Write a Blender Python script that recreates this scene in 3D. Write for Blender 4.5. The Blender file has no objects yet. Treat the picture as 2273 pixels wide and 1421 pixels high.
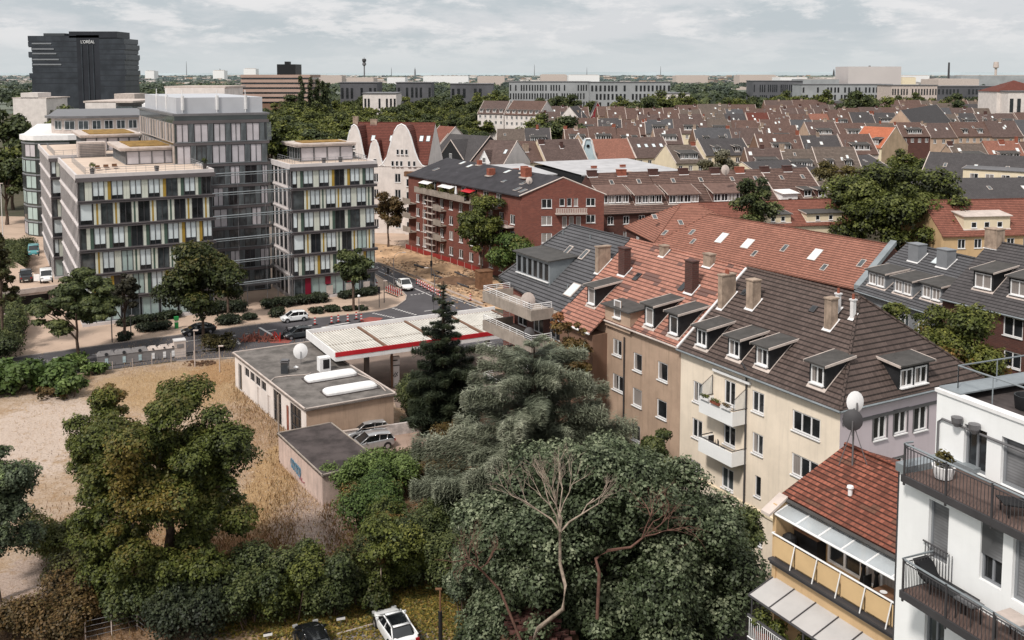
import bpy, math, random
import numpy as np
from mathutils import Vector, Matrix
R = random.Random(7)
SC = bpy.context.scene
COL = SC.collection
# ---------------------------------------------------------------- camera calibration (metres; camera stands at x=0,y=0)
F = 2200.0; CX = 1136.5; HOR = 164.0; PITCH = math.radians(5.03)
CY = HOR + F*math.tan(PITCH); H = 36.0
cp, sp = math.cos(PITCH), math.sin(PITCH)
def ray(px, py):
    a = (px-CX)/F; b = -(py-CY)/F
    return Vector((a, cp+b*sp, -sp+b*cp))
def P(px, py, z=0.0):
    r = ray(px, py); t = (z-H)/r.z
    return Vector((r.x*t, r.y*t, z))
def Q(px, py, Y):
    r = ray(px, py); t = Y/r.y
    return Vector((r.x*t, Y, H+r.z*t))
def XY(v): return Vector((v[0], v[1]))
def V(x, y, z): return Vector((x, y, z))
def proj(p):
    x, y, z = p[0], p[1], p[2]-H
    d = y*cp - z*sp; u = y*sp + z*cp
    return (CX+F*x/d, CY-F*u/d)

# ---------------------------------------------------------------- materials
def s2l(c):
    c /= 255.0
    return c/12.92 if c <= 0.04045 else ((c+0.055)/1.055)**2.4
def C(r, g, b, k=1.0): return (min(.85, s2l(r)*k), min(.85, s2l(g)*k), min(.85, s2l(b)*k), 1)
class N:
    def __init__(s, name):
        s.m = bpy.data.materials.new(name); s.m.use_nodes = True
        s.t = s.m.node_tree; s.b = s.t.nodes['Principled BSDF']
    def n(s, ty, **kw):
        n = s.t.nodes.new(ty)
        for k, v in kw.items():
            if k.startswith('i_'): n.inputs[k[2:].replace('_', ' ')].default_value = v
            else: setattr(n, k, v)
        return n
    def l(s, a, b): s.t.links.new(a, b)
    def math(s, op, a, b=None, c=None):
        n = s.n('ShaderNodeMath', operation=op)
        for i, v in enumerate((a, b, c)):
            if v is None: continue
            if isinstance(v, (int, float)): n.inputs[i].default_value = v
            else: s.l(v, n.inputs[i])
        return n.outputs[0]
    def mix(s, f, a, b, mode='MIX'):
        n = s.n('ShaderNodeMix', data_type='RGBA', blend_type=mode)
        for sock, v in ((n.inputs[0], f), (n.inputs[6], a), (n.inputs[7], b)):
            if isinstance(v, (int, float)): sock.default_value = v
            elif isinstance(v, tuple): sock.default_value = v
            else: s.l(v, sock)
        return n.outputs[2]
    def noise(s, vec, scale, detail=4, rough=.55):
        n = s.n('ShaderNodeTexNoise'); n.inputs['Scale'].default_value = scale
        n.inputs['Detail'].default_value = detail; n.inputs['Roughness'].default_value = rough
        s.l(vec, n.inputs['Vector']); return n.outputs['Fac']
    def ramp(s, f, lo, hi):
        n = s.n('ShaderNodeMapRange'); n.inputs[1].default_value = lo; n.inputs[2].default_value = hi
        s.l(f, n.inputs[0]); return n.outputs[0]
    def bump(s, h, st, dist=.05):
        n = s.n('ShaderNodeBump'); n.inputs['Strength'].default_value = st; n.inputs['Distance'].default_value = dist
        s.l(h, n.inputs['Height']); s.l(n.outputs[0], s.b.inputs['Normal'])
def dk(c, k): return (c[0]*k, c[1]*k, c[2]*k, 1)
def plain(name, c, rough=.7, var=.18, scale=1.2, metal=0, bump=0, streak=0, spec=.3, fine=0):
    m = N(name); tc = m.n('ShaderNodeNewGeometry').outputs['Position']
    f = m.ramp(m.noise(tc, scale, 6, .62), .38, .62)
    col = m.mix(f, dk(c, 1-var), dk(c, 1+var*.6))
    if streak:   # rain streaks and grime, stretched vertically
        mp = m.n('ShaderNodeMapping'); m.l(tc, mp.inputs[0]); mp.inputs['Scale'].default_value = (2.2, 2.2, .18)
        g = m.ramp(m.noise(mp.outputs[0], 1.3, 6, .7), .5, .72)
        col = m.mix(m.math('MULTIPLY', g, streak), col, dk(c, .45))
    if fine:
        f2 = m.ramp(m.noise(tc, 9, 3, .7), .35, .7)
        col = m.mix(m.math('MULTIPLY', f2, fine), col, dk(c, .6))
    m.l(col, m.b.inputs['Base Color']); m.b.inputs['Roughness'].default_value = rough
    m.b.inputs['Metallic'].default_value = metal; m.b.inputs['Specular IOR Level'].default_value = spec
    if bump: m.bump(m.noise(tc, 14, 4), bump, .03)
    return m.m
def tiles(name, c, row=.36, colw=.3, var=.25, line=.42, patch=None, pth=.6, moss=0, rough=.8):
    """roof tiles: courses run along the eaves (UV in metres, v goes up the slope)"""
    m = N(name); uv = m.n('ShaderNodeUVMap').outputs[0]
    sep = m.n('ShaderNodeSeparateXYZ'); m.l(uv, sep.inputs[0])
    v = m.math('DIVIDE', sep.outputs[1], row); u = m.math('DIVIDE', sep.outputs[0], colw)
    fv = m.math('FLOOR', v); rv = m.math('FRACT', v)
    fu = m.math('FLOOR', u); ru = m.math('FRACT', u)
    cmb = m.n('ShaderNodeCombineXYZ'); m.l(fu, cmb.inputs[0]); m.l(fv, cmb.inputs[1])
    wn = m.n('ShaderNodeTexWhiteNoise', noise_dimensions='2D'); m.l(cmb.outputs[0], wn.inputs['Vector'])
    pos = m.n('ShaderNodeNewGeometry').outputs['Position']
    big = m.ramp(m.noise(pos, .35, 5, .6), .3, .7)
    col = m.mix(wn.outputs['Value'], dk(c, 1-var), dk(c, 1+var*.7))
    col = m.mix(m.math('MULTIPLY', big, .45), col, dk(c, .62))
    if patch:
        cm2 = m.n('ShaderNodeCombineXYZ'); m.l(m.math('FLOOR', m.math('DIVIDE', fu, 2.0)), cm2.inputs[0]); m.l(fv, cm2.inputs[1])
        pn = m.noise(cm2.outputs[0], .21, 3, .75)
        g = m.math('GREATER_THAN', pn, pth)
        w2 = m.n('ShaderNodeTexWhiteNoise', noise_dimensions='2D'); m.l(cm2.outputs[0], w2.inputs['Vector'])
        g = m.math('MULTIPLY', g, m.math('GREATER_THAN', w2.outputs['Value'], .3))
        col = m.mix(g, col, patch)
    if moss:
        g = m.ramp(m.noise(pos, 1.7, 6, .7), .55, .7)
        col = m.mix(m.math('MULTIPLY', g, moss), col, C(60, 58, 50))
    ln = m.math('LESS_THAN', rv, .3)
    col = m.mix(m.math('MULTIPLY', ln, min(1, line+.42)), col, dk(c, .16))
    lu = m.math('LESS_THAN', ru, .16)
    col = m.mix(m.math('MULTIPLY', lu, line*.55), col, dk(c, .35))
    m.l(col, m.b.inputs['Base Color']); m.b.inputs['Roughness'].default_value = rough
    m.b.inputs['Specular IOR Level'].default_value = .25
    hgt = m.math('ADD', rv, m.math('MULTIPLY', m.math('SINE', m.math('MULTIPLY', u, 6.283)), .35))
    m.bump(hgt, .55, .06)
    return m.m
def bricks(name, c, c2, mortar):
    m = N(name); uv = m.n('ShaderNodeUVMap').outputs[0]
    b = m.n('ShaderNodeTexBrick'); m.l(uv, b.inputs['Vector'])
    b.inputs['Color1'].default_value = c; b.inputs['Color2'].default_value = c2; b.inputs['Mortar'].default_value = mortar
    b.inputs['Scale'].default_value = 1; b.inputs['Brick Width'].default_value = .5; b.inputs['Row Height'].default_value = .16
    b.inputs['Mortar Size'].default_value = .02; b.inputs['Mortar Smooth'].default_value = .3
    pos = m.n('ShaderNodeNewGeometry').outputs['Position']
    f = m.ramp(m.noise(pos, .8, 6, .65), .3, .72)
    m.l(m.mix(m.math('MULTIPLY', f, .5), b.outputs['Color'], dk(c, .55)), m.b.inputs['Base Color'])
    m.b.inputs['Roughness'].default_value = .85
    return m.m
def glass(name, c, rough=.12, spec=.6, fold=0, sc=.6):
    m = N(name); pos = m.n('ShaderNodeNewGeometry').outputs['Position']
    f = m.ramp(m.noise(pos, sc, 3), .35, .68)
    col = m.mix(f, dk(c, .45 if c[0] < .2 else .85), dk(c, 1.45 if c[0] < .2 else 1.1))
    if fold:
        uv = m.n('ShaderNodeUVMap').outputs[0]; sep = m.n('ShaderNodeSeparateXYZ'); m.l(uv, sep.inputs[0])
        w = m.math('SINE', m.math('MULTIPLY', sep.outputs[0 if fold == 1 else 1], 38 if fold == 1 else 62))
        col = m.mix(m.math('MULTIPLY', m.ramp(w, -.2, 1), .45), col, dk(c, .45))
    m.l(col, m.b.inputs['Base Color']); m.b.inputs['Roughness'].default_value = rough
    m.b.inputs['Specular IOR Level'].default_value = spec
    return m.m
def seethrough(m, f):
    t = m.node_tree; a = t.nodes.new('ShaderNodeBsdfTransparent'); x = t.nodes.new('ShaderNodeMixShader'); x.inputs[0].default_value = f
    t.links.new(t.nodes['Principled BSDF'].outputs[0], x.inputs[1]); t.links.new(a.outputs[0], x.inputs[2]); t.links.new(x.outputs[0], t.nodes['Material Output'].inputs[0]); return m
def paint(name, c, rough=.3, coat=.6, metal=0):
    m = N(name); pos = m.n('ShaderNodeTexCoord').outputs['Object']
    f = m.ramp(m.noise(pos, 3, 4), .3, .7)
    m.l(m.mix(f, dk(c, .88), dk(c, 1.05)), m.b.inputs['Base Color'])
    m.b.inputs['Roughness'].default_value = rough; m.b.inputs['Coat Weight'].default_value = coat; m.b.inputs['Metallic'].default_value = metal
    return m.m
def leafmat(name, rough=.55, tr=.25):
    m = N(name); at = m.n('ShaderNodeAttribute', attribute_name='Col')
    m.l(at.outputs['Color'], m.b.inputs['Base Color']); m.b.inputs['Roughness'].default_value = rough
    m.b.inputs['Specular IOR Level'].default_value = .35
    t = m.n('ShaderNodeBsdfTranslucent'); m.l(at.outputs['Color'], t.inputs[0])
    mx = m.n('ShaderNodeMixShader'); mx.inputs[0].default_value = tr
    m.l(m.b.outputs[0], mx.inputs[1]); m.l(t.outputs[0], mx.inputs[2])
    m.l(mx.outputs[0], m.t.nodes['Material Output'].inputs[0])
    return m.m
M = {}
M['white'] = plain('white paint', C(232, 230, 230), .6, .06, streak=.1)
M['sheetroof'] = plain('pale sheet roof', C(186, 184, 186), .6, .15, .3, fine=.3)
M['whiteflat'] = plain('white painted metal', C(225, 222, 222), .55, .1, fine=.2)
M['render_white'] = plain('white render', C(240, 241, 244, 1), .85, .05, .5, streak=.07)
M['offwhite'] = plain('off white render', C(222, 213, 208, .97), .85, .1, .5, streak=.2)
M['cream'] = plain('cream render', C(246, 222, 203, 1), .9, .07, .5, streak=.22, fine=.06)
M['cream2'] = plain('pale cream render', C(232, 216, 188, .95), .9, .07, .5, streak=.2)
M['tan'] = plain('tan brown render', C(182, 156, 136, 1.05), .9, .14, .4, streak=.45, fine=.12)
M['tandark'] = plain('brown render', C(128, 100, 84, 1.0), .9, .1, .4, streak=.3)
M['lilac'] = plain('lilac render', C(205, 192, 197, .95), .9, .04, .4, streak=.12)
M['yellow'] = plain('sand yellow render', C(204, 172, 132, .95), .9, .09, .4, streak=.25)
M['yellowrail'] = plain('pale yellow panel', C(212, 180, 136, .95), .6, .05)
M['concrete'] = plain('weathered concrete', C(160, 148, 138), .85, .2, .8, streak=.5, fine=.3)
M['lightconc'] = plain('light concrete', C(196, 182, 174), .85, .15, .8, streak=.3)
M['pier'] = plain('pale stone piers', C(203, 196, 195), .8, .08, .5, streak=.1)
M['greymetal'] = plain('grey metal', C(118, 116, 118), .45, .12, .8, metal=.3)
M['zinc'] = plain('zinc sheet', C(146, 152, 156), .5, .15, .8, metal=.3, fine=.3)
M['browntop'] = plain('brown dormer felt', C(112, 88, 80), .85, .2, 1.4, fine=.3)
M['zincdark'] = plain('dormer felt', C(78, 75, 73), .7, .22, 1.4, fine=.4)
M['darkmetal'] = plain('dark metal', C(74, 72, 74), .5, .15, .8, metal=.2)
M['spandrel'] = plain('spandrel metal', C(96, 90, 91), .5, .12, .4)
M['blackclad'] = plain('black slate cladding', C(40, 40, 42), .7, .25, 2)
M['plantroom'] = plain('pale grey cladding', C(184, 185, 190), .6, .05, .3)
M['terracotta'] = plain('chimney clay', C(150, 88, 70), .85, .25, 2, fine=.4)
M['chimbrick'] = bricks('chimney brick', C(92, 52, 46), C(72, 44, 40), C(90, 80, 74))
M['chimrender'] = plain('chimney render', C(164, 144, 128), .9, .3, 1.4, streak=.8)
M['brick'] = bricks('red brick', C(130, 72, 60, 1.05), C(104, 57, 50, 1.05), C(122, 90, 78))
M['brickdark'] = bricks('dark brick', C(98, 58, 50, 1.05), C(76, 46, 42, 1.05), C(96, 76, 68))
M['redclad'] = plain('crimson weatherboard', C(132, 42, 48), .8, .12, .8)
M['felt'] = plain('roof felt', C(116, 110, 106), .95, .42, .7, fine=.55, streak=0)
M['feltdark'] = plain('dark roof felt', C(78, 70, 69), .95, .5, .6, fine=.5)
M['terracepave'] = plain('roof terrace paving', C(204, 184, 168), .9, .08, .5)
M['sedum'] = plain('sedum roof', C(150, 118, 66), 1, .45, 1.0, bump=.6, fine=.4)
M['asphalt'] = plain('asphalt', C(86, 83, 86), .9, .16, .25, fine=.35)
M['paving'] = plain('pale paving', C(190, 166, 148), .9, .12, .22, fine=.22)
M['kerb'] = plain('kerb stone', C(176, 164, 156), .85, .15, 1)
M['marking'] = plain('road paint', C(216, 212, 210), .7, .14, 2, fine=.4)
M['redpaint'] = plain('red cycle lane paint', C(150, 84, 76), .85, .15, .8, fine=.3)
M['red'] = plain('red fascia', C(186, 40, 48), .5, .08, 1)
M['redplastic'] = plain('red plastic', C(140, 48, 46), .5, .12, 2)
M['orange'] = plain('orange mesh', C(150, 92, 78), .7, .2, 2)
M['sand'] = plain('excavated sand', C(190, 156, 124), 1, .5, .25, bump=.9, fine=.35)
M['soil'] = plain('brown soil', C(112, 86, 68), 1, .35, .7, bump=.9, fine=.5)
M['wood'] = plain('weathered wood', C(120, 88, 66), .85, .25, 2)
M['deck'] = plain('brown decking', C(98, 80, 74), .85, .2, 1.5)
M['bark'] = plain('bark', C(92, 76, 66), .95, .35, 3, bump=.8)
M['barklight'] = plain('pale bare bark', C(156, 140, 126), .95, .35, 3, bump=.8)
M['barkred'] = plain('reddish bark', C(104, 76, 66), .95, .35, 3, bump=.8)
M['frame'] = plain('white window frame', C(230, 228, 228), .5, .04)
M['framegrey'] = plain('grey window frame', C(130, 132, 136), .5, .08)
M['gdark'] = glass('dark window glass', (.022, .024, .027, 1))
M['gmid'] = glass('reflecting window glass', (.07, .08, .085, 1), .08, .8)
M['curtain'] = glass('net curtain behind glass', C(150, 142, 138), .35, .4, fold=1)
M['blind'] = glass('white blind behind glass', C(212, 220, 222), .4, .4, fold=0, sc=.3)
M['blindgreen'] = glass('mint blind behind glass', C(168, 184, 180), .4, .4, fold=0, sc=.3)
M['shutter'] = glass('grey slat shutter', C(120, 120, 122), .5, .3, fold=2)
M['slatblind'] = glass('silver slat blind', C(196, 190, 194), .5, .3, fold=2)
M['bay'] = glass('dark atrium glass', (.055, .066, .064, 1), .06, .9, sc=.15)
M['greeny'] = glass('green glass', (.075, .095, .08, 1), .08, .8, sc=.4)
M['translucent'] = seethrough(glass('frosted canopy glass', C(212, 218, 222), .25, .6), .5)
M['polyc'] = seethrough(plain('grey canopy sheet', C(206, 202, 200), .5, .06, .8), .3)
M['panelcream'] = plain('cream glass panel', C(206, 208, 196), .4, .06, .6)
M['panelochre'] = plain('ochre glass panel', C(164, 134, 58), .4, .12, .6)
M['panelgreen'] = plain('green glass panel', C(76, 94, 84), .35, .1, .6)
M['panelmagenta'] = plain('crimson panel', C(128, 30, 50), .4, .1, .6)
M['leaf'] = leafmat('foliage'); M['needle'] = leafmat('needles', .6, .1)
M['black'] = plain('black plastic', C(34, 34, 36), .5, .15, 2)
M['tyre'] = plain('tyre rubber', C(30, 30, 31), .85, .1, 4)
M['rim'] = paint('alloy rim', C(170, 170, 174), .3, .4, .6)
M['carwhite'] = paint('white car paint', C(238, 238, 240)); M['carblack'] = paint('black car paint', C(26, 27, 30), .2)
M['carsilver'] = paint('silver car paint', C(172, 172, 174), .3, .6, .4); M['cardark'] = paint('dark grey car paint', C(54, 58, 62))
M['carteal'] = paint('turquoise van paint', C(70, 142, 146)); M['lamp'] = glass('headlamp glass', (.5, .5, .5, 1), .05, .9)
M['taillamp'] = plain('tail lamp', C(150, 20, 24), .2, .05); M['plate'] = plain('number plate', C(220, 220, 215), .5, .03)
M['carglass'] = glass('car window glass', (.012, .014, .016, 1), .04, .9)
M['bingrey'] = plain('grey container plastic', C(128, 124, 124), .6, .1, 2); M['binblue'] = plain('pale blue label', C(176, 196, 200), .6, .05)
M['green'] = plain('green plastic', C(44, 134, 72), .5, .1, 2)
M['skin'] = plain('skin', C(190, 140, 115), .6, .05); M['cloth'] = plain('dark riding clothes', C(52, 50, 54), .8, .2, 5)
T = {}
T['red'] = tiles('patched red roof tiles', C(178, 126, 110, .95), .38, .34, .2, .4, patch=C(112, 86, 80), pth=.57)
T['orange'] = tiles('orange roof tiles', C(160, 110, 94, .95), .42, .4, .18, .4)
T['orangered'] = tiles('rust red roof tiles', C(144, 92, 78, .95), .42, .4, .2, .4)
T['bright'] = tiles('new orange roof tiles', C(198, 118, 88, .95), .5, .5, .12, .25)
T['brown'] = tiles('dark brown roof tiles', C(97, 83, 78, .95), .38, .34, .25, .5)
T['brown2'] = tiles('brown roof tiles', C(116, 92, 84, .95), .46, .45, .2, .5)
T['old'] = tiles('old mottled red roof tiles', C(140, 84, 68, .95), .25, .2, .5, .75, patch=C(108, 74, 60), pth=.58, moss=.6)
T['slate'] = tiles('slate grey roof tiles', C(98, 97, 100, .95), .4, .5, .12, .5)
T['slate2'] = tiles('anthracite roof tiles', C(88, 84, 85, .95), .4, .4, .15, .35)
T['greyb'] = tiles('grey brown roof tiles', C(114, 101, 93, .95), .5, .5, .2, .3)
T['plum'] = tiles('plum brown roof tiles', C(108, 90, 85, .95), .5, .5, .2, .3)
T['bitumen'] = plain('charcoal bitumen shingle', C(62, 60, 64), .9, .25, .5, fine=.4)
T['redsheet'] = tiles('deep red roof tiles', C(118, 68, 58, .95), .45, .45, .18, .35)

# ---------------------------------------------------------------- mesh builder
class MB:
    def __init__(s): s.v = []; s.f = []; s.mi = []; s.m = 0
    def add(s, pts, faces):
        o = len(s.v); s.v += [tuple(p) for p in pts]
        for f in faces: s.f.append([i+o for i in f]); s.mi.append(s.m)
        return s
    def poly(s, *pts): return s.add(pts, [list(range(len(pts)))])
    def ob(s, o, a, b, c):
        """box from corner o and three edge vectors"""
        o, a, b, c = Vector(o), Vector(a), Vector(b), Vector(c)
        if a.cross(b).dot(c) < 0: a, b = b, a
        p = [o, o+a, o+a+b, o+b, o+c, o+a+c, o+a+b+c, o+b+c]
        return s.add(p, [[3, 2, 1, 0], [4, 5, 6, 7], [0, 1, 5, 4], [1, 2, 6, 5], [2, 3, 7, 6], [3, 0, 4, 7]])
    def box(s, cx, cy, z0, wx, wy, h): return s.ob((cx-wx/2, cy-wy/2, z0), (wx, 0, 0), (0, wy, 0), (0, 0, h))
    def prism(s, pts, z0, z1, top=True, bottom=False):
        n = len(pts)
        z0s = z0 if isinstance(z0, (list, tuple)) else [z0]*n; z1s = z1 if isinstance(z1, (list, tuple)) else [z1]*n
        p = [(q[0], q[1], z0s[i]) for i, q in enumerate(pts)]+[(q[0], q[1], z1s[i]) for i, q in enumerate(pts)]
        area = sum(pts[i][0]*pts[(i+1) % n][1]-pts[(i+1) % n][0]*pts[i][1] for i in range(n))
        fs = []
        for i in range(n):
            j = (i+1) % n
            fs.append([i, j, n+j, n+i] if area > 0 else [j, i, n+i, n+j])
        if top: fs.append([n+i for i in range(n)] if area > 0 else [n+i for i in reversed(range(n))])
        if bottom: fs.append([i for i in range(n)][::-1] if area > 0 else list(range(n)))
        return s.add(p, fs)
    def tube(s, pts, rad, n=6, cap=True):
        pts = [Vector(p) for p in pts]; rs = rad if isinstance(rad, (list, tuple)) else [rad]*len(pts)
        vs = []; fs = []
        for i, p in enumerate(pts):
            d = (pts[min(i+1, len(pts)-1)]-pts[max(i-1, 0)])
            if d.length < 1e-6: d = Vector((0, 0, 1))
            d.normalize()
            up = Vector((0, 0, 1)) if abs(d.z) < .9 else Vector((1, 0, 0))
            a = d.cross(up).normalized(); b = d.cross(a)
            for k in range(n):
                t = 2*math.pi*k/n; vs.append(p+(a*math.cos(t)+b*math.sin(t))*rs[i])
        for i in range(len(pts)-1):
            for k in range(n):
                k2 = (k+1) % n; fs.append([i*n+k, i*n+k2, (i+1)*n+k2, (i+1)*n+k])
        if cap: fs.append(list(range(n))); fs.append([(len(pts)-1)*n+k for k in reversed(range(n))])
        return s.add(vs, fs)
    def lathe(s, prof, c=(0, 0, 0), n=16, axis='z'):
        vs = []; fs = []
        for r, h in prof:
            for k in range(n):
                t = 2*math.pi*k/n; x, y = r*math.cos(t), r*math.sin(t)
                q = (x, y, h) if axis == 'z' else ((x, h, y) if axis == 'y' else (h, x, y))
                vs.append((q[0]+c[0], q[1]+c[1], q[2]+c[2]))
        for i in range(len(prof)-1):
            for k in range(n):
                k2 = (k+1) % n; fs.append([i*n+k, i*n+k2, (i+1)*n+k2, (i+1)*n+k])
        fs.append(list(range(n))[::-1]); fs.append([(len(prof)-1)*n+k for k in range(n)])
        return s.add(vs, fs)
    def mesh(s, name, mats, off=(0, 0, 0), smooth=False):
        me = bpy.data.meshes.new(name)
        vs = [(v[0]-off[0], v[1]-off[1], v[2]-off[2]) for v in s.v]
        me.from_pydata(vs, [], s.f)
        for m in (mats if isinstance(mats, (list, tuple)) else [mats]): me.materials.append(m)
        uv = me.uv_layers.new(name='UVMap').data
        for p in me.polygons:
            p.material_index = s.mi[p.index] if s.mi[p.index] < len(me.materials) else 0
            p.use_smooth = smooth
            n = p.normal
            if abs(n.z) > .999: u = Vector((1, 0, 0)); w = Vector((0, 1, 0))
            else:
                u = Vector((0, 0, 1)).cross(n).normalized(); w = n.cross(u)
            for li in p.loop_indices:
                co = s.v[me.loops[li].vertex_index]
                uv[li].uv = (co[0]*u.x+co[1]*u.y+co[2]*u.z, co[0]*w.x+co[1]*w.y+co[2]*w.z)
        return me
def rootof(o):
    while o.parent: o = o.parent
    return o
def obj(name, mb, mat, parent=None, smooth=False, label=None, loc=None):
    off = rootof(parent).location if parent else (0, 0, 0)
    if loc is not None: off = loc
    o = bpy.data.objects.new(name, mb.mesh(name, mat, off, smooth)); COL.objects.link(o)
    if parent: o.parent = parent
    elif loc is not None: o.location = loc
    if label: o['label'] = label
    return o
def thing(name, label, cat, loc=(0, 0, 0), rz=0, group=None):
    o = bpy.data.objects.new(name, None); COL.objects.link(o); o.empty_display_size = .5
    o.location = loc; o.rotation_euler = (0, 0, rz); o['label'] = label; o['category'] = cat
    if group: o['group'] = group
    return o
def tag(o, label, cat, group=None):
    o['label'] = label; o['category'] = cat
    if group: o['group'] = group
    return o
def dup(root, loc, rz, label, group=None, sc=None):
    r = root.copy(); COL.objects.link(r); r.location = loc; r.rotation_euler = (0, 0, rz)
    if sc: r.scale = sc
    r['label'] = label
    if group: r['group'] = group
    def rec(a, b):
        for ch in list(a.children):
            c = ch.copy(); COL.objects.link(c); c.parent = b; rec(ch, c)
    rec(root, r)
    return r
def struct(name, mb, mat, smooth=False):
    o = obj(name, mb, mat, smooth=smooth); o['kind'] = 'structure'; return o

# ---------------------------------------------------------------- walls and windows
class Wall:
    """vertical wall plane from A to B (outside is on the right hand going A to B)"""
    def __init__(s, A, B):
        s.A = XY(A); s.B = XY(B); s.d = (s.B-s.A); s.L = s.d.length; s.d.normalize()
        s.o = Vector((s.d.y, -s.d.x)); s.ang = math.atan2(s.d.y, s.d.x)
    def p(s, u, z, out=0):
        q = s.A+s.d*u+s.o*out; return Vector((q.x, q.y, z))
    def uz(s, px, py):
        r = ray(px, py); rx = XY(r)
        t = s.o.dot(s.A)/s.o.dot(rx)
        w = rx*t; return ((w-s.A).dot(s.d), H+r.z*t)
def cutwall(mb, W, z0, z1, ops, dep=.14, u0=0, u1=None, out=0):
    u1 = W.L if u1 is None else u1
    us = sorted(set([u0, u1]+[min(max(x, u0), u1) for o in ops for x in o[:2]]))
    zs = sorted(set([z0, z1]+[min(max(x, z0), z1) for o in ops for x in o[2:4]]))
    for i in range(len(us)-1):
        j = 0
        while j < len(zs)-1:
            uc = (us[i]+us[i+1])/2
            def hole(j): zc = (zs[j]+zs[j+1])/2; return any(o[0] < uc < o[1] and o[2] < zc < o[3] for o in ops)
            if hole(j): j += 1; continue
            k = j
            while k+1 < len(zs)-1 and not hole(k+1): k += 1
            mb.poly(W.p(us[i], zs[j], out), W.p(us[i+1], zs[j], out), W.p(us[i+1], zs[k+1], out), W.p(us[i], zs[k+1], out))
            j = k+1
    for a, b, c, d in [o[:4] for o in ops]:
        for q in (((a, c), (b, c)), ((b, c), (b, d)), ((b, d), (a, d)), ((a, d), (a, c))):
            (ua, za), (ub, zb) = q
            mb.poly(W.p(ub, zb, out), W.p(ua, za, out), W.p(ua, za, out-dep), W.p(ub, zb, out-dep))
_wc = {}
def winmesh(w, h, kind, fm, gm, sill):
    k = (round(w, 1), round(h, 1), kind, fm, gm, sill)
    if k in _wc: return _wc[k]
    w2, h2 = w, h
    g = MB(); gl = M[{'c': 'curtain', 'b': 'blind', 'm': 'gmid', 's': 'shutter', 'd': 'gdark', 'h': 'gdark', 'g': 'blindgreen', 't': 'slatblind'}[gm]]
    g.poly((0, 0, 0), (w, 0, 0), (w, 0, h), (0, 0, h))
    mats = [gl]
    if gm == 'h':     # dark glass with a half drawn curtain at one side
        g.m = 1; g.poly((.04, -.012, .05), (w*.36, -.012, .05), (w*.3, -.012, h-.04), (.04, -.012, h-.04)); mats.append(M['curtain'])
    if gm == 'b':
        g = MB(); g.poly((0, 0, h*.22), (w, 0, h*.22), (w, 0, h), (0, 0, h)); g.m = 1; g.poly((0, 0, 0), (w, 0, 0), (w, 0, h*.22), (0, 0, h*.22)); mats = [M['blind'], M['gdark']]
    gme = g.mesh('pane', mats)
    f = MB(); t = min(.1, w*.09)
    if fm:
        for (x, z, a, b) in ((0, 0, w, t), (0, h-t, w, t), (0, t, t, h-2*t), (w-t, t, t, h-2*t)):
            f.ob((x, -.06, z), (a, 0, 0), (0, .06, 0), (0, 0, b))
        nm = {'1': 0, '2': 1, '3': 2, '4': 3, '6': 5}[kind]
        for i in range(nm):
            f.ob((w*(i+1)/(nm+1)-t*.5, -.055, t), (t, 0, 0), (0, .055, 0), (0, 0, h-2*t))
        fme = f.mesh('frame', M[fm])
    else: fme = None
    sme = None
    if sill:
        q = MB(); q.ob((-.06, -.24, -.07), (w+.12, 0, 0), (0, .24, 0), (0, 0, .07)); sme = q.mesh('sill', M['white'] if sill == 1 else M['concrete'])
    _wc[k] = (gme, fme, sme); return _wc[k]
def pick(s): return s[R.randrange(len(s))]
def window(par, W, u, z, w, h, kind='2', fm='frame', gm='d', sill=1, dep=.14, label=None, name='window'):
    if gm == '?': gm = pick('dddhhcm')
    w = round(w, 1); h = round(h, 1)
    a, b, c = winmesh(w, h, kind, fm, gm, sill)
    o = bpy.data.objects.new(name, a); COL.objects.link(o); o.parent = par
    root = rootof(par); p = W.p(u, z, -dep+.02)-root.location
    o.location = p; o.rotation_euler = (0, 0, W.ang)
    if b: x = bpy.data.objects.new('frame', b); COL.objects.link(x); x.parent = o
    if c: x = bpy.data.objects.new('sill', c); COL.objects.link(x); x.parent = o
    if label: o['label'] = label
    return o

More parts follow.
